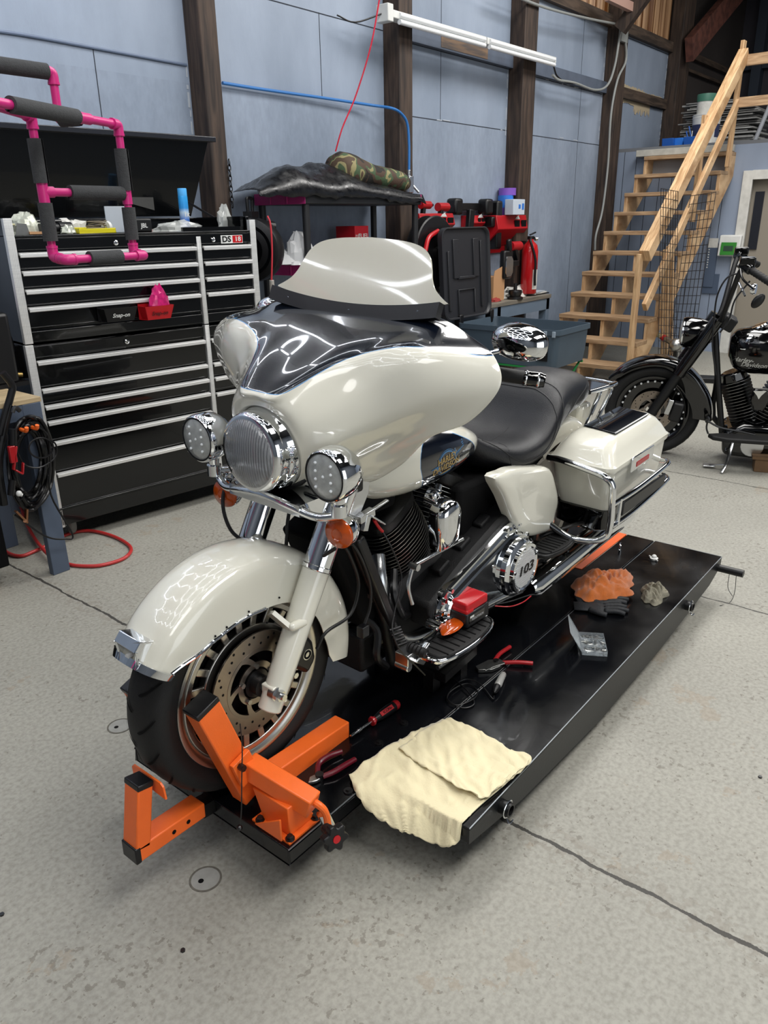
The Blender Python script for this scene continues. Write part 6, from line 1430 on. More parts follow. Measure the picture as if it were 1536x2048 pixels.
# things on the second shelf
z2 = levels[1]
rbx = pix(710, 470, 'y', 3.05); rb_ = empty('red_carton', (rbx.x, 3.05, z2), 0, 'red tool carton standing on the middle shelf', 'carton')
b = MB(); wR = pix(737, 470, 'y', 3.05).x-rbx.x; hR = pix(712, 452, 'y', 3.05).z-z2; b.box((0, 0, 0), (wR, .2, hR)); b.build('box', M('carton_red', '#b21420', .4), rb_, bevel=.002)
# the carton stands on an inner crate so its top shows above the windshield
text('carton_lettering', 'FUEL', .045, whitep, (wR*.62, -.0008, hR-.075), (1, 0, 0), (0, 0, 1), rb_, ext=.0005, sx=1.3, bold=.01)
text('carton_lettering', 'M18', .03, whitep, (wR*.2, -.0008, hR-.075), (1, 0, 0), (0, 0, 1), rb_, ext=.0005)
b = MB(); b.box((wR, .02, hR-.16), (wR+.001, .18, hR-.06)); b.build('side_print', M('pinkish_print', '#d9606a', .5), rb_)
crumple('white_bag', pix(600, 531, 'y', 3.0)+V(0, 0, .01), .13, .1, .20, M('bag_white', '#c4c5c6', .3, coat=.3), 'crumpled white plastic bag on the middle shelf beside the leg', 'bag', 41, amp=.3)
crumple('white_bag', pix(560, 531, 'y', 3.05)+V(0, 0, .01), .15, .1, .09, MATS['bag_white'], 'flatter white plastic bag at the left end of the middle shelf', 'bag', 43, amp=.3)
# ---- blue hose with fittings on the second post
b = MB(); b.tube([pix(445, 166, 'y', 3.37), pix(520, 178, 'y', 3.37), pix(640, 195, 'y', 3.36), pix(740, 210, 'y', 3.33)]+[pix(x, y, 'y', 3.2) for x, y in ((785, 217), (805, 230), (815, 250), (818, 290), (818, 340))], .011, 10, 6); bh = b.build('blue_air_line', M('hose_blue', '#2f6fb2', .35)); tag(bh, 'blue air line running along the wall and down the second post', 'hose')
b = MB(); p = pix(818, 345, 'y', 3.2); b.cyl(p+V(0, 0, .02), p-V(0, 0, .03), .016); b.box((p.x-.03, p.y-.03, p.z-.16), (p.x+.03, p.y+.02, p.z-.03)); b.cyl(p-V(-.02, .0, .08), pix(838, 385, 'y', 3.15), .011); b.build('air_fitting', chromes, bh, bevel=.004)
b = MB(); b.tube([pix(-20, 60, 'y', 3.392), pix(60, 72, 'y', 3.392), pix(190, 96, 'y', 3.392), pix(373, 130, 'y', 3.392)], .009, 8, 5); tag(b.build('grey_conduit', M('conduit', '#66738a', .5)), 'thin painted conduit along the top left of the wall', 'conduit')
# ---- red tool racks on the wall
redp = M('rack_red', '#a3121b', .35)
def rack(x0, x1, z0, z1, label, slope=.3, dp=.16):
    e = empty('tool_rack', (x0, YW-.001, z0), 0, label, 'tool rack'); w_ = x1-x0; h_ = z1-z0
    b = MB(); b.box((0, -.03, -.04), (w_, 0, h_)); b.build('back_plate', redp, e, bevel=.004)
    b = MB(); b.prism([(0, h_), (-dp, h_), (-dp-.03, h_*.6), (-dp*.9, h_*.45), (-.02, h_*.1)], (0, -.02, 0), (0, 1, 0), (0, 0, 1), (w_, 0, 0)); b.build('shelf', redp, e, bevel=.006)
    b = MB(); b.box((w_*.55, -dp-.046, h_*.62), (w_*.72, -dp-.04, h_*.85)); b.box((w_*.78, -dp-.046, h_*.62), (w_*.95, -dp-.04, h_*.85)); b.build('slots', blackmat, e)
    b = MB(); b.prism([(0, 0), (.1, 0), (.07, .03), (.08, .04), (.02, .02)], (w_*.6, -dp-.03, h_*.88), (1, 0, 0), (0, 0, 1), (0, -.001, 0)); b.build('white_mark', whitep, e); return e
def drill(name, c, s_, label, flip=1, mm=None):
    e = empty(name, c, 0, label, 'power tool'); b = MB(); b.cyl((-.07*s_, 0, .0), (.07*s_, 0, 0), .034*s_, n=16); b.build('motor', mm or redp, e)
    b = MB(); b.cyl((.07*s_, 0, 0), (.12*s_, 0, 0), .022*s_, .012*s_, 14); b.build('chuck', blackpl, e)
    b = MB(); b.bar((-.02*s_, 0, 0), (-.04*s_*flip, 0, -.11*s_), .035*s_, .04*s_, (0, 1, 0)); b.build('grip', blackpl, e, bevel=.005)
    b = MB(); b.box((-.09*s_, -.035*s_, -.15*s_), (.02*s_, .035*s_, -.105*s_)); b.build('battery', blackpl, e, bevel=.006); return e
r1 = (pix(838, 470, 'y', 3.22), pix(906, 418, 'y', 3.22)); rack(r1[0].x, r1[1].x, 1.45, 1.70, 'red wall tool rack directly right of the shelf unit, topped with red tools')
r3a = pix(990, 500, 'y', 3.22); r3b = pix(1052, 430, 'y', 3.22); rack(r3a.x, r3b.x, r3a.z, r3b.z, 'red wall tool rack holding tape rolls beside the extinguisher')
r2a = pix(938, 455, 'y', 3.3); r2b = pix(970, 428, 'y', 3.3); rack(r2a.x, r2b.x, 1.50, 1.68, 'small red wall rack half hidden behind the upright black lid', dp=.06)
drill('cordless_tool', pix(850, 410, 'y', 3.24)+V(0, 0, -.0), 1.0, 'red cordless tool lying on the left red rack, left end')
drill('cordless_tool', pix(885, 414, 'y', 3.24), 1.1, 'red and black cordless tool lying on the left red rack, right end')
g = empty('tool_rail', pix(900, 408, 'y', 3.36), 0, 'grey metal rail holding black clamps on the wall above the black lid', 'rail'); gx = pix(965, 410, 'y', 3.36).x-g.location.x
b = MB(); b.box((0, -.03, -.06), (gx, 0, .01)); b.build('rail_bar', darksteel, g, bevel=.004)
for u in (-.02, gx-.05): b = MB(); b.box((u-.05, -.12, -.1), (u+.08, 0, .05)); b.build('clamp_head', blackpl, g, bevel=.025)
b = MB(); b.bar((gx*.5, -.05, -.05), (gx*.45, -.05, -.35), .09, .05, (0, 1, 0)); b.build('hanging_handle', blackpl, g, bevel=.01)
b = MB(); b.box((gx-.01, -.13, -.22), (gx+.1, -.03, -.12)); b.build('battery_holder', blackpl, g, bevel=.015)
g = empty('black_charger', pix(990, 412, 'y', 3.3), 0, 'black charger clamped at the left side of the right red rack', 'charger'); b = MB(); b.box((-.07, -.08, -.42), (.03, .06, .05)); b.build('charger_body', blackpl, g, bevel=.02)
# tapes, cans and boxes on the right rack
def onrack(px, y=3.25): return V(pix(px, 430, 'y', y).x, y, r3b.z+.002)
c = onrack(1010, 3.3); b = MB(); b.lathe([(.03, 0), (.085, 0), (.085, .07), (.03, .07), (.03, 0)], c, (0, 0, 1), 28); tag(b.build('tape_roll', M('tape_purple', '#5c3f8e', .4)), 'purple tape roll at the bottom of the stack on the right rack', 'tape')
c = c+V(0, 0, .071); b = MB(); b.lathe([(.03, 0), (.08, 0), (.08, .12), (.03, .12), (.03, 0)], c, (0, 0, 1), 28); tag(b.build('tape_roll', M('tape_blue', '#2e6fc4', .45)), 'blue tape roll in the middle of the stack on the right rack', 'tape')
c = c+V(.03, 0, .121); b = MB(); b.lathe([(.03, 0), (.09, 0), (.09, .07), (.03, .07), (.03, 0)], c, (0, 0, 1), 28); tag(b.build('tape_roll', M('tape_violet', '#7a52b0', .4)), 'violet tape roll topmost on the stack on the right rack', 'tape')
c = onrack(1041, 3.33); b = MB(); b.lathe([(0, 0), (.045, 0), (.045, .26), (.03, .28)], c, (0, 0, 1), 24); cn = b.build('aerosol_can', M('can_lime', '#b6c21e', .35)); tag(cn, 'lime green aerosol can with black cap on the right red rack', 'spray can'); b = MB(); b.cyl(c+V(0, 0, .26), c+V(0, 0, .33), .043); b.build('cap', blackpl, cn)
c = onrack(1030, 3.18); b = MB(); b.box((c.x-.13, c.y-.05, c.z), (c.x+.11, c.y+.05, c.z+.15)); gb = b.build('glove_box', M('carton_white', '#b9c3cf', .6), bevel=.004); tag(gb, 'white glove carton with blue marks on the right rack', 'carton'); b = MB(); b.box((c.x-.02, c.y-.052, c.z+.06), (c.x+.02, c.y-.05, c.z+.1)); b.box((c.x+.05, c.y-.052, c.z+.05), (c.x+.09, c.y-.05, c.z+.11)); b.build('blue_print', MATS['tape_blue'], gb)
drill('impact_driver', pix(1030, 492, 'y', 3.12), 1.35, 'red impact driver hung beneath the right red rack', -1)
# worklight below
wl = empty('work_light', pix(1015, 535, 'y', 3.1), 0, 'black work light with octagonal lens beneath the right rack', 'lamp'); b = MB(); b.box((-.09, -.02, -.11), (.08, .05, .17)); b.bar((.03, 0, .15), (.0, 0, .28), .06, .05, (0, 1, 0)); b.build('housing', blackpl, wl, bevel=.02); b = MB(); b.prism([(-.05, -.09), (.03, -.09), (.065, -.05), (.065, .07), (.03, .11), (-.05, .11), (-.075, .07), (-.075, -.05)], (0, -.021, 0), (1, 0, 0), (0, 0, 1), (0, -.008, 0)); b.build('lens', chromes, wl)
# fire extinguisher
fe = empty('fire_extinguisher', pix(1056, 587, 'y', 3.12), 0, 'red fire extinguisher with black hose hung on the third post', 'extinguisher')
hh = pix(1056, 470, 'y', 3.12).z-fe.location.z
b = MB(); b.lathe([(0, 0), (.08, .0), (.088, .01), (.088, hh*.72), (.075, hh*.83), (.03, hh*.9), (.03, hh*.93)], O0, (0, 0, 1), 32); b.build('cylinder', M('ext_red', '#b01219', .25, coat=.5), fe, ang=60)
b = MB(); b.box((-.03, -.025, hh*.92), (.04, .025, hh*.98)); b.bar((-.02, 0, hh), (.1, 0, hh*1.04), .02, .014); b.bar((-.02, 0, hh*.97), (.09, 0, hh*.95), .02, .01); b.build('valve_head', blackpl, fe, bevel=.004)
b = MB(); b.tube([(-.03, -.02, hh*.96), (-.09, -.05, hh*.9), (-.06, -.10, hh*.6), (-.05, -.1, hh*.3), (-.04, -.1, hh*.15)], .013, 10, 6); b.build('hose', blackpl, fe)
b = MB(); b.lathe([(.0885, hh*.08), (.0885, hh*.42)], O0, (0, 0, 1), 12, ref=(.3, -1, 0), a0=-.9, a1=.6); b.build('instruction_label', papm, fe); b = MB(); b.cyl((.04, -.03, hh*.93), (.06, -.045, hh*.93), .02); b.build('gauge', chrome, fe)
b = MB(); b.box((-.02, .06, .1), (.02, .12, hh*.9)); b.build('wall_hook', darksteel, fe)
# ---- right workbench
bz = .9; byf = 2.99; cR = pix(1103, 588, 'y', byf); bxr = cR.x; bz = cR.z
rb = empty('long_workbench', (bxr, byf, 0), 0, 'long grey painted workbench with worn wood top against the wall', 'bench')
b = MB(); b.box((-2.2, 0, bz-.04), (0, .40, bz)); b.build('top', wood_mat('bench_top_old', '#5a564f', '#7d766a', (.5, 5, 5), 6, .7, False), rb, bevel=.003)
lightgrey = M('bench_grey_paint', '#5f6f80', .5, var=.06)
b = MB(); b.box((-2.2, .01, bz-.16), (-.02, .04, bz-.04)); b.box((-.05, .04, bz-.16), (-.02, .39, bz-.04)); b.build('apron', lightgrey, rb)
for x in (-.09, -2.15, -1.15):
    for y in (.01, .30): b = MB(); b.box((x, y, 0), (x+.07, y+.09, bz-.04)); b.build('leg', lightgrey, rb, bevel=.003)
def onb(px, dy=0, y=None): y = y or byf+dy; return V(pix(px, 590, 'y', y).x, y, bz+.001)
crumple('paper_pile', onb(1030, .22), .28, .10, .10, papm, 'loose white papers heaped at the back of the long workbench', 'paper', 51, amp=.5)
crumple('paper_pile', onb(872, .2), .22, .12, .22, papm, 'pile of white papers left of the upright black lid', 'paper', 57, amp=.4)
t = empty('magazine_stack', onb(1070, .15), 0, 'flat stack of magazines at the right end of the workbench', 'magazines'); 
for i in range(3): b = MB(); b.box((-.22+.02*i, -.08, .012*i), (.18-.03*i, .12, .012*i+.011), rot=(0, 0, .1*i)); b.build('magazine', (blackpl, papm, MATS['panel_grey'])[i % 3], t)
t = empty('cardboard_box', onb(985, .2), 0, 'brown cardboard box standing on the workbench behind the lid', 'box'); b = MB(); b.box((-.12, -.08, 0), (.1, .1, .24)); b.build('carton', MATS['cardboard'], t); b = MB(); b.prism([(-.12, .24), (.1, .24), (.06, .34), (-.10, .30)], (0, -.08, 0), (1, 0, 0), (0, 0, 1), (0, .004, 0)); b.build('flap', MATS['cardboard'], t)
t = empty('hole_saw', onb(1030, .06), 0, 'dark metal holder standing at the front of the long workbench', 'tool'); b = MB(); b.lathe([(0, 0), (.085, 0), (.085, .02), (.06, .03), (.075, .07), (.07, .09), (0, .09)], O0, (0, 0, 1), 20); b.lathe([(.02, .09), (.02, .16), (0, .16)], O0, (0, 0, 1), 12); b.build('holder_body', darksteel, t)
crumple('tool_clutter_rag', onb(990, .12), .09, .05, .035, M('rag_red', '#8c2f2a', .8), 'dull red rag on the bench beside the cardboard box', 'rag', 61)
# ---- hose reel on the wall left of the lid
hr = empty('air_hose_reel', pix(862, 505, 'y', 3.1), 0, 'black air hose reel behind the upright bin lid', 'reel'); b = MB(); b.lathe([(.05, -.06), (.30, -.06), (.31, -.05), (.31, -.045), (.14, -.04), (.14, .04), (.31, .045), (.31, .05), (.3, .06), (.05, .06)], O0, (0, 1, 0), 44); b.build('drum', blackpl, hr); b = MB(); b.cyl((0, -.1, 0), (0, .25, 0), .05); b.box((-.06, .06, -.4), (.06, .12, .1)); b.build('bracket', blackpl, hr)
b = MB(); a = V(hr.location); b.tube([pix(876, 462, 'y', 3.02)-a, pix(858, 475, 'y', 3.0)-a, pix(851, 500, 'y', 2.98)-a, pix(848, 515, 'y', 2.98)-a], .02, 10, 6); b.build('red_hose', red, hr); b = MB(); b.tube([pix(848, 513, 'y', 2.98)-a, pix(838, 512, 'y', 2.96)-a, ], .03, 10, 0); b.cyl(pix(844, 500, 'y', 2.96)-a, pix(836, 522, 'y', 2.96)-a, .03); b.build('reel_handle', steel, hr)
# ---- grey tote with upright lid on a green stand
RZ = .75; n1 = pix(903, 648, 'z', RZ); n2 = pix(1118, 662, 'z', RZ); n3 = pix(1000, 632, 'z', RZ)
tt = empty('storage_tote', (n2.x, n2.y, .42), 0, 'large blue grey storage tote with its black lid standing open', 'tote')
lx = .66; ly = n1.y-n2.y; tg = MATS['bag_grey']
def rr(k_, z, r=.05):
    cx_, cy_ = lx/2, ly/2; o = rrect(lx*k_, ly*(1-(1-k_)*.7), r); return [V(x+cx_, y+cy_, z) for x, y in o]
hz_ = RZ-.42
b = MB(); b.loft([rr(.90, 0), rr(.93, hz_*.3), rr(.955, hz_-.05), rr(1.0, hz_-.045), rr(1.0, hz_), rr(.965, hz_), rr(.955, hz_-.02), rr(.90, .02), rr(.88, .01)]); b.build('bin', tg, tt, ang=40)
b = MB()
for y in (.03, .11): b.box((-.008, y, hz_-.06), (.004, y+.03, hz_-.01))
b.build('latch_tabs', M('tab_grey', '#8d9aa6', .5), tt, bevel=.003)
b = MB(); b.box((-.001+.012, .10, hz_-.27), (.014, .20, hz_-.07)); lbl = b.build('label', blackpl, tt)
for i, (z, h_) in enumerate(((-.10, .018), (-.145, .025), (-.20, .022))): b = MB(); b.box((.009, .12, hz_+z-h_), (.0105, .18 if i else .17, hz_+z)); b.build('label_print', whitep if i == 2 else steel, lbl)
# lid hinged on the far short side
b = MB(); lh = 0; c1 = pix(872, 462, 'y', n1.y+.02); c2 = pix(983, 610, 'y', n1.y+.02); lw = .80; lhh = .80
LS = -.14; a0_ = V(0.0+.01, ly+.03, hz_+.02)
def lr(k_, y, r=.09): return [V(x+lx/2+LS, y+ly+.02, z+hz_+.03+lhh/2) for x, z in rrect(lw*k_, lhh*(1-(1-k_)*.75), r)]
b.loft([lr(1, -.02), lr(1, -.035), lr(.97, -.038), lr(.945, -.03), lr(.93, -.012), lr(.90, -.008), lr(.9, .01), lr(1, .01), lr(1, -.02)], cap=False); b.loft([lr(.93, -.012), lr(.92, -.006), lr(.5, -.004), lr(.02, -.004)]); R = Matrix.Rotation(math.radians(-4), 3, 'X')
def lrot(v): pv = V(0, ly+.02, hz_+.03); return R @ (v-pv)+pv
b.v = [lrot(v) for v in b.v]; ld_ = b.build('lid', M('lid_black', '#232428', .42), tt, ang=40)
b = MB(); m_ = lx/2+LS; zb_ = hz_+.03
def rib(x0, x1, z0, z1): b.box((m_+x0, ly+.02-.028, zb_+z0), (m_+x1, ly+.02-.004, zb_+z1))
rib(-.21, -.12, .36, .70); rib(.12, .21, .36, .70); rib(-.14, .14, .35, .375); rib(-.15, .13, .25, .262); rib(-.15, -.14, .04, .26); rib(.12, .13, .04, .26); rib(.24, .27, .08, .68); rib(-.30, -.27, .08, .6)
b.v = [lrot(v) for v in b.v]; b.build('lid_ribs', MATS['lid_black'], ld_, bevel=.008)
b = MB()
for x in (.06, lx-.06): b.box((x-.03, ly-.02, hz_-.06), (x+.03, ly+.05, hz_+.07))
b.build('hinge', blackpl, tt, bevel=.01)
gn = M('green_steel', '#1f7a3a', .4); st = empty('green_stand', (n2.x, n2.y, 0), 0, 'green folding steel stand beneath the grey storage tote', 'stand')
b = MB()
for y in (.08, ly-.1): b.tube([(.02, y, .005), (lx-.04, y, .40)], .011, 8, 0); b.tube([(lx-.04, y, .005), (.02, y, .40)], .011, 8, 0)
for x in (.04, lx-.06): b.tube([(x, .04, .408), (x, ly-.05, .408)], .011, 8, 0)
b.build('legs', gn, st)
# ---- wall mounted tube lights
fl = empty('tube_light', pix(780, 30, 'y', 3.16), 0, 'long white fluorescent tube fixture fixed across the posts', 'lamp'); q0 = V(fl.location); e1 = pix(1104, 122, 'y', 3.16)-q0; d = e1.normalized()
b = MB(); b.bar(O0-d*.05, e1*.5-d*.01, .1, .055); b.bar(e1*.5+d*.01, e1, .1, .055); b.bar(V(0, 0, .0)-d*.10, V(0, 0, 0)-d*.03, .12, .12); b.build('fixture', whitep, fl, bevel=.006)
tubem = M('tube_glass', '#dfe2e4', .25, coat=.4)
for a, c in ((.02, .485), (.515, .985)):
    for dz in (-.0, -.045):
        b = MB(); o_ = V(0, -.05, dz); b.cyl(e1*a+o_, e1*c+o_, .019, n=14); b.build('tube', tubem, fl)
b = MB(); b.tube([e1]+[pix(x, y, 'y', 3.2)-q0 for x, y in ((1108, 135), (1114, 152), (1130, 164), (1150, 167))], .009, 8, 6); b.tube([V(-.08, .0, 0), V(-.3, .1, -.08), V(-.45, .15, -.05)], .006, 8, 5); b.build('power_cord', blackpl, fl)
# grey cables down the fourth post
b = MB(); y = 3.2
for r in ([(1105, 150), (1118, 160), (1150, 166), (1190, 180), (1215, 170), (1230, 130), (1240, 70), (1246, 60)], [(1250, 70), (1252, 120), (1235, 160), (1222, 230), (1216, 330), (1205, 420), (1192, 470), (1190, 500)], [(1000, -20), (1090, 15), (1180, 38), (1245, 50)], [(1247, 55), (1262, 40), (1258, 20), (1250, 10)]):
    b.tube([pix(px, py, 'y', y) for px, py in r], .013, 8, 6)
p = pix(1248, 57, 'y', 3.21); b.box((p.x-.09, 3.19, p.z-.14), (p.x+.09, 3.23, p.z+.1)); tag(b.build('grey_cable_run', M('conduit_grey', '#8b8e8c', .5)), 'grey cables and junction box on the fourth post', 'cable')
# ================================================================ stairs and mezzanine
SX, RUN, RISE, YL, YR = 6.342, .2559, .2125, 2.88, 1.86
st = empty('staircase', (SX, 0, 0), 0, 'pine open-riser staircase climbing to the mezzanine with a timber handrail', 'stairs')
for k_ in range(1, 12):
    x = k_*RUN; z = k_*RISE; b = MB(); b.box((x, YR, z-.042), (x+.285, YL, z)); b.build('tread', piney, st, bevel=.004)
NS = 11
for y in (YL-.04, (YL+YR)/2-.02, YR+.0):
    pts = [(RUN+.02, 0)]
    for k_ in range(1, NS+1): pts += [(k_*RUN+.02, k_*RISE-.042), ((k_+1)*RUN+.02, k_*RISE-.042)]
    pts += [((NS+1)*RUN+.02, NS*RISE-.26), (RUN+.30, 0)]
    b = MB()
    # sawtooth stringer from convex pieces
    for k_ in range(1, NS+1):
        x0 = k_*RUN+.02; x1 = (k_+1)*RUN+.02; zt_ = k_*RISE-.042; m_ = RISE/RUN; zb0 = max(0, (x0-RUN-.30)*m_); zb1 = max(0, (x1-RUN-.30)*m_)
        poly = [(x0, zb0), (x1, zb1), (x1, zt_), (x0, zt_)] if not (zb0 == 0 and zb1 > 0) else [(x0, 0), (RUN+.30, 0), (x1, zb1), (x1, zt_), (x0, zt_)]
        b.prism(poly, (0, y, 0), (1, 0, 0), (0, 0, 1), (0, .04, 0))
    b.build('stringer', pine, st)
def rl(px, py, y=1.82): p = pix(px, py, 'y', y); return V(p.x-SX, p.y, p.z)
yr_ = 1.80
def rail(p0, p1, w, h, name='rail', m=pine): b = MB(); b.bar(p0, p1, w, h, (0, 0, 1)); return b.build(name, m, st, bevel=.004)
r0 = rl(1290, 512, yr_); r1 = rl(1488, 108, yr_); rail(r0, r1, .10, .13, 'handrail')
q0_ = rl(1289, 615, yr_); q1_ = rl(1452, 382, yr_); q1_ = q0_+(r1-r0)*((q1_.x-q0_.x)/(r1.x-r0.x))
q1_ = rl(1449, 392, yr_); rail(q0_, rl(1518, 235, yr_) if False else rl(1452, 388, yr_), .04, .10, 'mid_rail')
rail(rl(1452, 388, yr_), rl(1500, 248, yr_) if False else rl(1448, 205*1.0+0, yr_), .04, .09, 'mid_rail') if False else None
rail(rl(1400, 360, yr_), rl(1452, 230, yr_), .04, .10, 'mid_rail') if False else None
# vertical posts
def vpost(px, ytop, ybot, w=.085, name='post', y=yr_+.01, d=.04):
    a = rl(px, (ytop+ybot)/2, y); zt_ = pixp(px, ytop, (a.x+SX, y, 0), FW).z; zb = pixp(px, ybot, (a.x+SX, y, 0), FW).z
    b = MB(); b.box((a.x-w/2, y-d/2, zb), (a.x+w/2, y+d/2, zt_)); b.build(name, pinez, st, bevel=.003)
p = rl(1286, 540, yr_); b = MB(); b.box((p.x-.055, yr_+.02, .10), (p.x+.035, yr_+.06, r0.z+.02)); b.build('newel_post', pinez, st, bevel=.003)
xa = rl(1463, 300, yr_).x; b = MB(); b.box((xa-.05, yr_+.0, 2.16), (xa+.04, yr_+.04, 3.42)); b.build('post', pinez, st, bevel=.003)
xa = rl(1393, 440, yr_).x; b = MB(); b.box((xa-.05, yr_+.02, 1.58), (xa+.04, yr_+.06, 2.62)); b.build('post', pinez, st, bevel=.003)
xt = r1.x; b = MB(); b.box((xt-.02, 1.0, r1.z-.12), (xt+.02, yr_+.02, r1.z-.01)); b.build('top_guard_rail', piney, st, bevel=.003)
zz = pix(1500, 392/1.93, 'x', SX+xt).z; b = MB(); b.box((xt-.02, 1.0, zz-.05), (xt+.02, yr_+.02, zz+.05)); b.build('top_guard_rail', piney, st, bevel=.003)
m1 = V(xt, yr_, zz); mm0 = q0_; rail(mm0, m1, .045, .10, 'mid_rail')
for o in [c for c in st.children if c.name.startswith('mid_rail')][:1]: bpy.data.objects.remove(o)
# landing edge beam
b = MB(); b.box((XO-.16, 1.88, 2.345), (XO+.0, 3.02, 2.42)); struct('trim_%d' % NEXT_TRIM, b, M('beam_white', '#b5b3aa', .6, var=.15, vscale=12), bevel=.004)
b = MB(); b.box((XO-.02, 1.9, 2.12), (XO-.001, 2.86, 2.34)); struct('trim_%d' % (NEXT_TRIM+1), b, M('grey_panel_back', '#9b9b9d', .6))
ZM = 2.461
# things on the mezzanine
blueb = M('bin_blue', '#1f56a8', .4)
for i, (xa_, xb_, dx, lab) in enumerate(((1323, 1347, .0, 'blue plastic bin at the left end of the mezzanine edge'), (1347, 1366, .06, 'brighter blue plastic bin in the middle of the mezzanine edge'), (1366, 1392, .0, 'dark blue bin with tools right of the other blue bins'))):
    a = pix(xa_, 284, 'x', 9.6+dx); c = pix(xb_, 284, 'x', 9.6+dx)
    t = empty('storage_bin', (9.6+dx, c.y, ZM), 0, lab, 'bin'); w_ = a.y-c.y; b = MB(); b.loft([[V(0, 0, 0), V(.3, 0, 0), V(.3, w_-.01, 0), V(0, w_-.01, 0)], [V(-.02, 0, .10), V(.32, 0, .10), V(.32, w_-.01, .10), V(-.02, w_-.01, .10)]]); b.build('bin_body', blueb if i != 1 else M('bin_blue_bright', '#2f79d8', .4), t, bevel=.004)
b = MB(); random.seed(4)
t = empty('hand_tools', pix(1385, 275, 'x', 9.7), 0, 'bunch of small tools standing in the dark blue bin', 'tools'); t.location.z = ZM+.08
for i in range(6): b = MB(); a = V(random.uniform(0, .1), random.uniform(-.08, .08), 0); b.cyl(a, a+V(random.uniform(-.05, .05), random.uniform(-.08, .08), random.uniform(.08, .16)), .008); b.build('tool_handle', (darksteel, blueb, steel)[i % 3], t)
t = empty('paint_bucket', (9.95, pix(1412, 250, 'x', 9.95).y, ZM), 0, 'white paint bucket with dark label band on the mezzanine', 'bucket')
b = MB(); b.lathe([(0, 0), (.155, 0), (.165, .30), (.172, .33), (.165, .335), (.172, .36), (.165, .365), (0, .37)], O0, (0, 0, 1), 36); b.build('bucket_body', whitep, t, ang=30)
b = MB(); b.lathe([(.160, .10), (.1655, .25)], O0, (0, 0, 1), 36); b.build('label_band', M('label_navy', '#2c3353', .5), t)
b = MB(); b.lathe([(.1615, .0), (.167, .24)], O0, (0, 0, 1), 10, ref=(-1, -.9, 0), a0=-.3, a1=.3); b.build('paper_label', papm, t)
t = empty('small_bucket', (9.95, pix(1412, 250, 'x', 9.95).y+.03, ZM+.372), 0, 'small pail with green lid stacked on the white paint bucket', 'bucket')
b = MB(); b.lathe([(0, 0), (.10, 0), (.11, .20)], O0, (0, 0, 1), 28); b.build('pail_body', papm, t); b = MB(); b.lathe([(.112, .14), (.116, .21), (.112, .225), (0, .23)], O0, (0, 0, 1), 28); b.build('pail_lid', M('lid_green', '#3f6f5e', .5), t)
# stacked white boards
bw_ = M('board_white', '#8f8f8d', .7, var=.25, vscale=14); bd2 = M('board_grey', '#6d6c6a', .8, var=.25, vscale=12); random.seed(17)
ya = pix(1366, 240, 'x', 10.5).y; yb_ = pix(1525, 240, 'x', 10.5).y
for i in range(22):
    z = ZM+.026*i; f_ = max(.0, (i-15)/7)
    b = MB(); y0 = yb_+random.uniform(-.06, .1)+.3*f_; y1 = ya-random.uniform(0, .12)-.02*f_; x0 = 10.3+random.uniform(-.06, .06); h_ = random.uniform(.010, .022)
    b.box((x0, y0, z), (x0+.6, y1, z+h_), rot=(random.uniform(-.006, .006), 0, random.uniform(-.05, .05))); o = b.build('ceiling_board', (bw_, bd2)[i % 2 if random.random() < .6 else 0], bevel=0)
    tag(o, 'pale ceiling board in the messy stack on the mezzanine', 'board', 'pale boards stacked on the mezzanine')
t = empty('pvc_pipe', pix(1508, 282, 'x', 10.0), 0, 'grey pipe leaning at the right end of the mezzanine stack', 'pipe'); t.location.z = ZM; b = MB(); b.cyl((0, 0, 0), (.1, -.12, .5), .025); b.build('tube', M('pipe_grey', '#8d9096', .5), t)
# ---- wire grid panels leaning beside the stairs
gm = M('grid_wire', '#3b3a3c', .4, metal=.8)
def gridp(c, nx, nz, label, r=.0032, dens=1):
    t = empty('wire_grid_panel', (0, 0, 0), 0, label, 'grid panel'); b = MB()
    TL, TR, BL_, BR_ = [V(p) for p in c]
    for i in range(nx+1): u = i/nx; b.cyl(TL.lerp(TR, u), BL_.lerp(BR_, u), r, n=5, cap=False)
    for j in range(nz+1): v_ = j/nz; b.cyl(TL.lerp(BL_, v_), TR.lerp(BR_, v_), r, n=5, cap=False)
    b.build('grid', gm, t)
gridp((pix(1322, 377, 'y', 1.75), pix(1356, 383, 'y', 1.75), pix(1316, 742, 'y', 1.72), pix(1352, 740, 'y', 1.72)), 7, 22, 'narrow black wire grid standing before the pine stair stringer')
gB = [pix(1381, 392, 'x', 7.75), pix(1432, 384, 'x', 7.75)]
gridp((gB[0], gB[1], V(7.55, gB[0].y-.02, .005), V(7.55, gB[1].y-.02, .005)), 6, 22, 'wider black wire grid leaning against the blue office wall', .0035)
for i, px in enumerate((1328, 1336, 1345)):
    a = pix(px, 715, 'y', 1.79); b = MB(); c = pix(px, 500-8*i, 'y', 1.82); b.bar((a.x, a.y, .0), (c.x, c.y, c.z), .06, .02, (0, 1, 0)); tag(b.build('wood_strip', pinez), ('leftmost', 'middle', 'rightmost')[i]+' of the three thin wood strips standing behind the narrow wire grid', 'lumber')
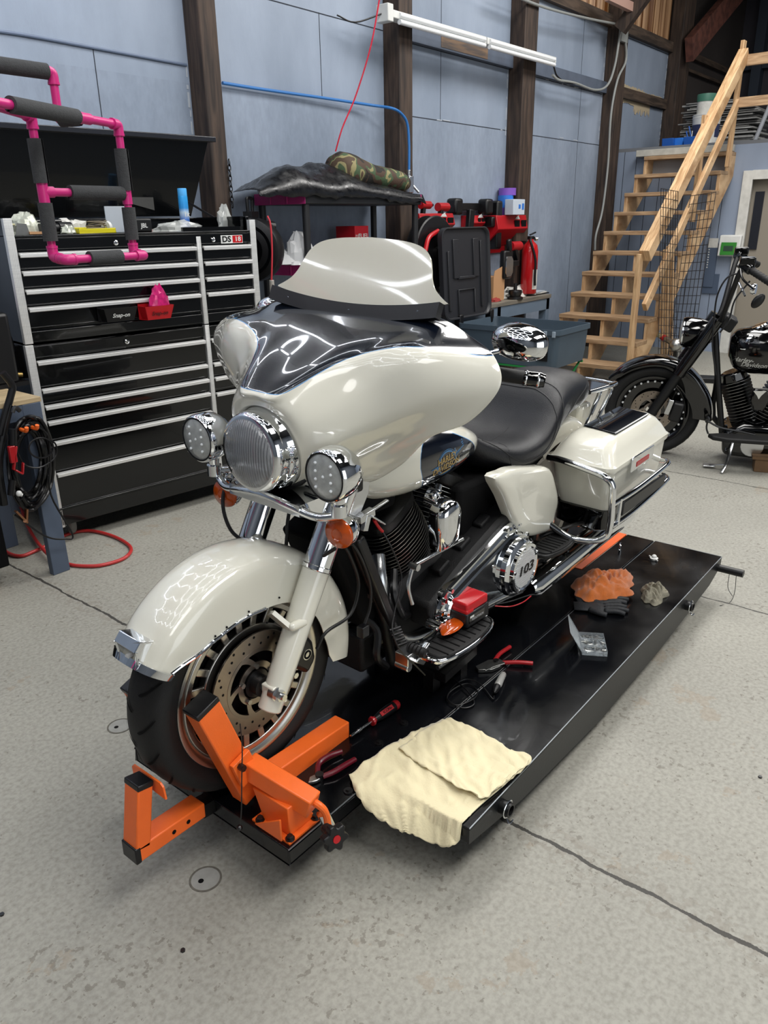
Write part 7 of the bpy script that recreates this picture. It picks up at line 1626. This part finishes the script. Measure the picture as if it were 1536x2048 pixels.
# ---- time clock on the office wall
tc_ = empty('time_clock', (XO-.001, 1.77, 1.295), 0, 'white wall time clock with a green face beside the door frame', 'clock')
b = MB(); b.loft([[V(0, -.13, -.125), V(0, .13, -.125), V(0, .13, .125), V(0, -.13, .125)], [V(-.11, -.125, -.12), V(-.11, .125, -.12), V(-.08, .125, .12), V(-.08, -.125, .12)]]); b.build('clock_case', whitep, tc_, bevel=.012)
b = MB(); b.prism([(-.09, -.105), (.09, -.105), (.09, .04), (-.09, .04)], (-.112, 0, .0), (0, 1, 0), (.12, 0, 1), (-.003, 0, 0)); cf = b.build('clock_face', M('clock_green', '#2e7a2c', .4), tc_, bevel=.002)
b = MB(); b.prism([(-.055, -.06), (.055, -.06), (.055, 0), (-.055, 0)], (-.1155, 0, .0), (0, 1, 0), (.12, 0, 1), (-.002, 0, 0)); b.build('display', M('display_dark', '#33473a', .2), cf)
cd_ = empty('card_rack', (XO-.001, 1.98, 1.0), 0, 'grey metal card rack on the wall left of the white time clock', 'rack')
b = MB(); b.box((-.03, -.06, -.2), (0, .06, .32)); b.build('rack_body', M('rack_blue_grey', '#4b586c', .5), cd_, bevel=.003)
b = MB(); b.box((-.032, -.06, .27), (-.030, .06, .38)); b.build('paper_card', papm, cd_)
for i in range(8): b = MB(); b.box((-.034, .03, .03+.03*i), (-.031, .045, .045+.03*i)); b.build('card_edge', whitep, cd_)
b = MB(); b.box((XO-.02, 1.86, .72), (XO-.001, 2.05, .96)); tag(b.build('wall_cover_plate', M('plate_blue', '#485569', .5), bevel=.003), 'blue painted cover plate on the wall below the card rack', 'plate')
# ---- clutter under the stairs
t = empty('string_trimmer', (0, 0, 0), 0, 'string trimmer with cream shaft and red collar lying behind the black motorcycle', 'trimmer')
a = pix(1300, 660, 'y', 2.0); c = pix(1352, 690, 'y', 1.6); b = MB(); b.cyl(a, a.lerp(c, .5), .028); b.build('shaft', M('cream_tube', '#b9b696', .5), t); b = MB(); b.cyl(a.lerp(c, .5), a.lerp(c, .62), .034); b.build('collar', redv, t); b = MB(); b.cyl(a.lerp(c, .62), c, .03); b.sph(c, .07); b.build('motor_head', steel, t)
b = MB(); b.bar(V(a.x, a.y, a.z), V(a.x+.1, a.y+.05, 0), .04, .04); b.build('support', blackpl, t); b = MB(); b.bar(c, V(c.x+.05, c.y, 0), .04, .04); b.build('support', blackpl, t)
crumple('plastic_bundle', pix(1320, 715, 'y', 1.9), .16, .16, .12, M('bundle_white', '#a9ab9f', .6, var=.3, vscale=20), 'white and green bundle on the floor behind the black front fender', 'bundle', 71, amp=.5)
bpy.data.objects['plastic_bundle'].location.z = .0
t = empty('wood_crate', (6.2, 2.35, 0), 0, 'small stack of pale lumber offcuts between the tote and the stairs', 'lumber')
c = pix(1118, 712, 'z', .1); t.location = (c.x, c.y, 0)
for i, (dx, z, w_, r) in enumerate(((-.1, 0, .5, .1), (0, .09, .45, -.15), (.05, .18, .38, .2), (.1, .27, .2, 0))): b = MB(); b.box((-.2+dx, -.1, z), (.1+dx, w_-.1, z+.085), rot=(0, 0, r)); b.build('offcut', piney, t, bevel=.004)
# ================================================================ the black motorcycle at the right
AZ2 = math.atan2(-.947, .32); B2 = V(4.53, .755, 0); B2R = Euler((math.radians(3), 0, 0)).to_matrix(); B2Z = Euler((0, 0, AZ2)).to_matrix(); B2M = B2Z @ B2R; B2I = B2M.transposed()
bk = empty('black_cruiser', B2, AZ2, 'black cruiser motorcycle with tall handlebars at the right picture edge', 'motorcycle'); bk.rotation_euler = (math.radians(3), 0, AZ2)
# Euler XYZ applies X first, then Z
def b2(px, py, y=0):
    d = B2I @ (FW + RT*((px-768)/FPX) - UP*((py-1024)/FPX)); c = B2I @ (CAM-B2); return c+d*((y-c.y)/d.y)
R2_ = .335; w0 = b2(1305, 812, 0); WX = w0.x
fw2 = empty('front_wheel', (WX, 0, R2_)); fw2.parent = bk
wheel('tyre', fw2, O0, R2_, .07, rim=.245)
b = MB(); b.lathe([(.238, -.055), (.25, -.062), (.25, -.066), (.236, -.064), (.215, -.05), (.205, -.03), (.16, -.028), (.05, -.03), (.05, .03), (.16, .028), (.215, .05), (.25, .066), (.25, .062), (.238, .055)], O0, (0, 1, 0), 72); rm = b.build('rim', blackgloss, fw2, ang=40)
b = MB(); b.cyl((0, -.045, 0), (0, -.056, 0), .0072, n=10); rv0 = b.build('rim_rivet', M('rivet_white', '#d6d9da', .3, metal=.4), rm)
for i in range(28):
    a = 2*PI*i/28; rv = rv0 if i == 0 else rv0.copy()
    if i: COL.objects.link(rv)
    rv.location = (.212*math.cos(a), 0, .212*math.sin(a))
disc(-.072, fw2, R=.148, r=.1)
b = MB(); b.cyl((0, -.13, 0), (0, .1, 0), .022); b.build('axle', darksteel, fw2)
# fender
rows = []
for i in range(49):
    ph = 32+(187-32)*i/48; rs = lerp([(32, .355), (45, .335), (70, .325), (100, .325), (125, .30), (150, .245), (187, .25)], ph); rc = .385+.03*max(0, (ph-150)/37); w_ = .098*min(1, .35+(ph-32)/22)
    a = math.radians(ph); half = [(w_, rs), (w_, .35), (w_*.9, .372), (w_*.5, .383), (0, .386)]
    pts = [V(-y, r+(rc-.386), 0) for y, r in half]+[V(y, r+(rc-.386), 0) for y, r in half[::-1][1:]]
    rows.append([V(WX-math.cos(a)*p.y, p.x, R2_+.005+math.sin(a)*p.y) for p in spline(pts, 3)])
b = MB(); b.grid(rows, -.003); b.build('front_fender', blackgloss, bk, ang=60)
# fork
for s_ in (-1, 1):
    y = -.13*-s_ if s_ > 0 else -.13
    p0 = b2(1300, 830, -.13); p1 = b2(1372, 728, -.13); p2 = b2(1436, 640, -.13)
    m_ = lambda p: V(p.x, p.y*(1 if s_ < 0 else -1), p.z)
    b = MB(); b.tube([m_(p0), m_(p0.lerp(p1, .1)), m_(p1)], .034, 18, 3); b.lathe([(.0, -.03), (.02, -.02), (.034, 0)], m_(p0), (p1-p0), 18); fl2 = b.build('fork_leg', blackpc, bk, ang=50)
    b = MB(); b.tube([m_(p1-(p2-p1)*.25), m_(p2)], .043, 20, 0); b.build('fork_shroud', blackgloss, fl2)
b = MB(); c = b2(1353, 822, -.11); b.box((c.x-.04, -.16, c.z-.07), (c.x+.04, -.09, c.z+.07), rot=(0, .2, 0)); cl2 = b.build('brake_caliper', blackpl, bk, bevel=.015); b = MB(); c = b2(1338, 815, -.165); b.box((c.x-.018, c.y, c.z-.055), (c.x+.018, c.y+.01, c.z+.055), rot=(0, .25, 0)); b.build('caliper_cover', chromes, cl2, bevel=.006)
# headlight nacelle
hc2 = b2(1400, 665, 0); d2 = V(-1, 0, .03); hn = empty('headlight', hc2); hn.parent = bk
b = MB(); b.lathe([(.085, -.0), (.098, .0), (.102, .01), (.104, .04), (.100, .10), (.085, .16), (.05, .20), (0, .21)], V(-.11, 0, 0), (1, 0, -.03), 40); b.build('shell', blackgloss, hn, ang=60)
b = MB(); b.lathe([(.088, 0), (.096, -.006), (.099, .004), (.099, .014)], V(-.112, 0, 0), (1, 0, -.03), 40); b.build('rim_ring', chrome, hn); b = MB(); b.lathe([(.088, 0), (.06, -.014), (0, -.02)], V(-.112, 0, 0), (1, 0, -.03), 36); b.build('lens', lensgrey, hn, ang=180)
# tall bars, controls, cables
for s_ in (-1, 1):
    k2 = 1 if s_ < 0 else -1
    pts = [b2(1432, 655, -.10), b2(1447, 630, -.13), b2(1464, 585, -.2), b2(1480, 545, -.28), b2(1492, 534, -.33), b2(1536, 560, -.46) if False else b2(1520, 552, -.42)]
    pts = [V(p.x, p.y*k2, p.z) for p in pts]
    b = MB(); b.tube(pts, .0165, 14, 6); hb2 = b.build('handlebar', blackpc, bk)
    e = pts[-1]; d = (pts[-1]-pts[-2]).normalized()
    b = MB(); b.lathe([(.02, -.12)]+[(.023 if i % 2 else .0205, -.11+.012*i) for i in range(14)]+[(.0, .07)], e+d*.04, d, 18); b.build('grip', rubber, hb2, ang=20)
    b = MB(); b.cyl(pts[-2]-d*.04, pts[-2]+d*.05, .03); b.box(tuple(pts[-2]+V(-.04, -.03, .01)), tuple(pts[-2]+V(.05, .03, .06))); b.build('switch_housing', blackgloss, hb2, bevel=.008)
    b = MB(); q_ = pts[-2]+V(-.03, 0, -.01); b.tube([q_, q_+d*.08+V(-.03, 0, -.03), q_+d*.19+V(-.035, 0, -.04)], .007, 8); b.build('lever', blackgloss, hb2)
b = MB()
p = b2(1485, 580, -.35); b.tube([b2(1478, 565, -.32), p, b2(1490, 592, -.38)], .006, 8); b.lathe([(0, -.01), (.03, -.012), (.034, 0), (.03, .015), (0, .02)], b2(1508, 578, -.4), (-1, .3, 0), 20); b.build('turn_signal', chrome, bk)
b = MB(); c = b2(1516, 602, -.42); b.sph(c, .05, (.6, .25, 1), 16, (0, .6, 0)); b.build('mirror', blackpl, bk)
for pts in ([(1484, 545), (1455, 555), (1435, 590), (1428, 640), (1425, 690), (1432, 750)], [(1500, 562), (1470, 600), (1458, 640), (1440, 665)]):
    b = MB(); b.tube([b2(x, y, -.2) for x, y in pts], .0055, 8, 6); b.build('control_cable', blackpl, bk)
b = MB(); c = b2(1455, 645, -.05); b.box((c.x-.04, -.09, c.z-.05), (c.x+.05, .09, c.z+.04), rot=(0, .5, 0)); b.build('riser_clamp', blackpl, bk, bevel=.01)
# tank, dash, frame, engine
t0 = b2(1462, 690, -.14); tx0 = b2(1460, 700, -.1).x
ztk = b2(1500, 655, -.05).z; zbk = b2(1500, 752, -.14).z
b = MB(); b.loft(loftsec([sect(tx0, .05, zbk+.1, ztk-.07), sect(tx0+.05, .12, zbk+.02, ztk-.02), sect(tx0+.2, .165, zbk-.01, ztk+.0), sect(tx0+.38, .155, zbk+.01, ztk-.03), sect(tx0+.55, .10, zbk+.04, ztk-.10), sect(tx0+.62, .05, zbk+.08, ztk-.14)], 6)); tk2 = b.build('fuel_tank', blackgloss, bk, ang=60); tb2 = bvh(tk2)
c = b2(1502, 728, -.17)
for s_, dz, dx in (('Harley-', .016, -.05), ('Davidson', -.014, .02)):
    t = text('tank_lettering', s_, .042, chromes, (c.x+dx, -.3, c.z+dz), (1, 0, 0), (0, 0, 1), tk2, ext=0, shear=.35, bold=.015); drape(t, tb2, (0, 1, 0), .001)
b = MB(); c2_ = b2(1487, 694, -.17); b.prism([(-.035, .02), (.035, .02), (.015, -.025), (-.012, -.025)], (c2_.x, -.3, c2_.z), (1, 0, 0), (0, 0, 1), (0, .0005, 0)); o = b.build('tank_badge', whitep, tk2, smooth=False); drape(o, tb2, (0, 1, 0), .001)
b = MB(); c = b2(1520, 655, -.02); b.lathe([(.05, 0), (.055, .01), (.05, .02), (0, .022)], c, (-.5, 0, 1), 26); b.build('speedometer', chrome, bk); b = MB(); c = b2(1499, 678, -.12); b.lathe([(.03, 0), (.034, .008), (.02, .02), (0, .022)], c, (-.2, -.5, .8), 22); b.build('fuel_cap', chrome, bk)
b = MB(); pts = [b2(1430, 655, -.04), b2(1436, 760, -.07), b2(1444, 870, -.1)]; b.tube(pts, .021, 12, 4); e = pts[-1]; b.tube([e, V(e.x+.1, e.y, e.z-.05), V(e.x+.7, e.y, e.z-.05)], .018, 12, 4); b.tube([V(p.x, -p.y, p.z) for p in pts]+[V(e.x+.7, -e.y, e.z-.05)], .02, 12, 4); b.build('frame', blackpc, bk)
def cyl2(base, topp, n, r0):
    e_ = empty('engine_cylinder', (0, 0, 0)); e_.parent = bk; base = V(base); topp = V(topp); d = (topp-base).normalized(); Lc = (topp-base).length; u = V(0, 1, 0); w_ = d.cross(u).normalized()
    c_ = MB(); c_.cyl(base, topp, .05, n=20); c_.build('barrel', blackpc, e_); f_ = MB(); g_ = MB()
    for i in range(n):
        p = base+d*(Lc*i/(n-1)); poly = [(r0*math.copysign(abs(math.cos(x))**.8, math.cos(x)), r0*.9*math.copysign(abs(math.sin(x))**.8, math.sin(x))) for x in [2*PI*k_/24 for k_ in range(24)]]; f_.prism(poly, p, w_, u, d*.0035); g_.prism([(x*1.004, y*1.004) for x, y in poly], p+d*.001, w_, u, d*.0012)
    f_.build('cooling_fins', blackpc, e_, smooth=False); g_.build('fin_edges', finm, e_, smooth=False); h_ = MB(); h_.cyl(topp, topp+d*.07, r0*.95, r0*.8, 8); h_.build('rocker_cover', blackgloss, e_, bevel=.012)
cc = b2(1500, 840, -.02); t1 = b2(1470, 762, -.02); t2_ = V(2*cc.x-t1.x+.04, 0, t1.z)
cyl2(V(cc.x-.03, 0, cc.z), V(t1.x+.0, 0, t1.z), 14, .10); cyl2(V(cc.x+.06, 0, cc.z), t2_, 14, .10)
b = MB(); b.prism([(cc.x-.16, cc.z-.22), (cc.x-.18, cc.z-.05), (cc.x-.05, cc.z+.02), (cc.x+.5, cc.z), (cc.x+.62, cc.z-.1), (cc.x+.55, cc.z-.25)], (0, -.2, 0), (1, 0, 0), (0, 0, 1), (0, .36, 0)); cs2 = b.build('crankcase', blackgloss, bk, bevel=.04, segs=3)
b = MB(); b.cyl((cc.x+.02, -.2, cc.z-.13), (cc.x+.02, -.215, cc.z-.13), .075); b.bar((cc.x+.0, -.21, cc.z-.07), (cc.x+.3, -.21, cc.z-.07), .01, .015); b.bar((cc.x+.05, -.21, cc.z-.11), (cc.x+.3, -.21, cc.z-.115), .01, .012); b.build('primary_trim', chromes, cs2, bevel=.004)
b = MB(); c = b2(1520, 795, -.17); b.prism([(-.05, .06), (.05, .06), (.055, -.02), (.035, -.09), (-.035, -.09), (-.055, -.02)], (c.x, -.2, c.z), (1, 0, 0), (0, 0, 1), (0, .06, 0)); hn2 = b.build('horn_cover', blackgloss, bk, bevel=.012); b = MB(); b.prism([(-.04, .03), (.04, .035), (.012, .0), (0, -.025), (-.014, .0)], (c.x-.01, -.203, c.z+.02), (1, 0, 0), (0, 0, 1), (0, .003, 0)); b.build('horn_badge', chrome, hn2)
# floorboard, peg, stand
a = b2(1416, 870, -.34); e = V(a.x+.42, a.y, a.z-.0)
b = MB(); rings = []
b.prism([(a.x, -.30), (a.x+.03, -.36), (a.x+.12, -.39), (a.x+.5, -.38), (a.x+.52, -.27), (a.x+.1, -.26)], (0, 0, a.z-.03), (1, 0, 0), (0, 1, 0), (0, 0, .03)); b.build('floorboard', rubber, bk, bevel=.008)
b = MB(); p = b2(1415, 842, -.24); b.cyl(p+V(0, .06, 0), p, .016); b.tube([p, b2(1440, 855, -.24), b2(1475, 862, -.22), b2(1510, 870, -.22)], .007, 8); b.tube([p, p+V(.0, 0, -.05), p+V(.015, 0, -.09)], .006, 8); b.build('shift_linkage', darksteel, bk)
ka = b2(1466, 885, -.2); kf = B2I @ (pix(1443, 946, 'z', .008)-B2)
kb = B2I @ (pix(1452, 930, 'z', .05)-B2)
b = MB(); b.tube([ka, ka.lerp(kb, .5), kb, kf], .011, 10, 5); b.build('side_stand', chromes, bk); kq = B2I @ (pix(1418, 930, 'z', .02)-B2); b = MB(); b.tube([kb, kq], .007, 8, 0); b.box(tuple(kq-V(.04, .03, .004)), tuple(kq+V(.04, .03, .004))); b.build('stand_foot', chromes, bk, bevel=.003)
# rear half (outside the picture)
b = MB(); b.loft(loftsec([sect(tx0+.5, .06, .62, .72), sect(tx0+.65, .15, .58, .68), sect(tx0+.85, .17, .60, .72), sect(tx0+1.05, .12, .66, .80), sect(tx0+1.2, .06, .72, .80)], 5)); b.build('seat', leather, bk, ang=70)
rw2 = empty('rear_wheel', (WX+1.62, 0, R2_)); rw2.parent = bk; wheel('tyre', rw2, O0, R2_, .075, rim=.23); b = MB(); b.lathe([(.235, -.05), (.22, -.05), (.05, -.03), (.05, .03), (.22, .05), (.235, .05)], O0, (0, 1, 0), 40); b.build('rim', blackgloss, rw2)
rows = [[V(WX+1.62-math.cos(math.radians(a))*p.y, p.x, R2_+math.sin(math.radians(a))*p.y) for p in spline([V(-.11, .32, 0), V(-.1, .375, 0), V(0, .39, 0), V(.1, .375, 0), V(.11, .32, 0)], 3)] for a in range(50, 181, 6)]
b = MB(); b.grid(rows, -.003); b.build('rear_fender', blackgloss, bk, ang=60)
b = MB()
for s_ in (-1, 1): b.cyl((WX+.7, .16*s_, .2), (WX+1.75, .2*s_, .24), .04)
b.build('exhaust', chrome, bk)
# pallet pieces under it
pc_ = pix(1536, 925, 'z', .05)
pt = empty('wood_pallet', pix(1545, 945, 'z', 0), AZ2, 'rough wooden pallet pieces under the black cruiser', 'pallet')
for i, x in enumerate((-.12, .06, .30, .5)): b = MB(); b.box((x, -.02, 0), (x+.12, .12, .09)); b.build('pallet_block', M('pallet_wood', '#6a5138', .8, var=.25, vscale=10) if 'pallet_wood' not in MATS else MATS['pallet_wood'], pt, bevel=.004)
b = MB(); b.box((-.14, -.03, .09), (.7, .13, .11)); b.build('pallet_board', MATS['pallet_wood'], pt)
# dark mat pieces on the floor behind the black bike
t = empty('floor_ramp', pix(1395, 762, 'z', .0), AZ2, 'black steel ramp piece on the floor behind the black front wheel', 'ramp'); b = MB(); b.box((-.3, -.1, 0), (.35, .1, .05)); b.build('ramp_body', blackpc, t, bevel=.005)
# ---- anchor covers in the concrete
for px, py, lab, hx in ((411, 1758, 'round floor anchor cover in front of the lift', -.01), (240, 1452, 'round floor anchor cover left of the front tyre', .0)):
    c = pix(px, py, 'z', 0); t = empty('anchor_cover', c, 0, lab, 'cover')
    b = MB(); b.lathe([(.0, .0), (.0, .0006), (.038, .0006), (.038, 0)], O0, (0, 0, 1), 40); b.build('cap', M('cap_concrete', '#8d8d88', .7, var=.12, vscale=30) if 'cap_concrete' not in MATS else MATS['cap_concrete'], t)
    b = MB(); b.lathe([(.038, 0), (.038, .0012), (.0435, .0012), (.0435, 0)], O0, (0, 0, 1), 48); b.build('rim_ring', M('ring_dark', '#5d5a52', .8, var=.3, vscale=60) if 'ring_dark' not in MATS else MATS['ring_dark'], t)
    b = MB(); b.cyl((-.012, .004, .0006), (-.012, .004, .001), .0075); b.build('hole', blackmat, t)
for px, py, lab in ((1520, 1555, 'small dark nut on the concrete at the right edge'), (366, 1902, 'tiny dark chip on the concrete in the foreground'), (4, 1830, 'small dark bit on the concrete at the left edge')):
    c = pix(px, py, 'z', 0); b = MB(); b.cyl(c, c+V(0, 0, .005), .006, n=6); tag(b.build('metal_bit', darksteel), lab, 'nut')
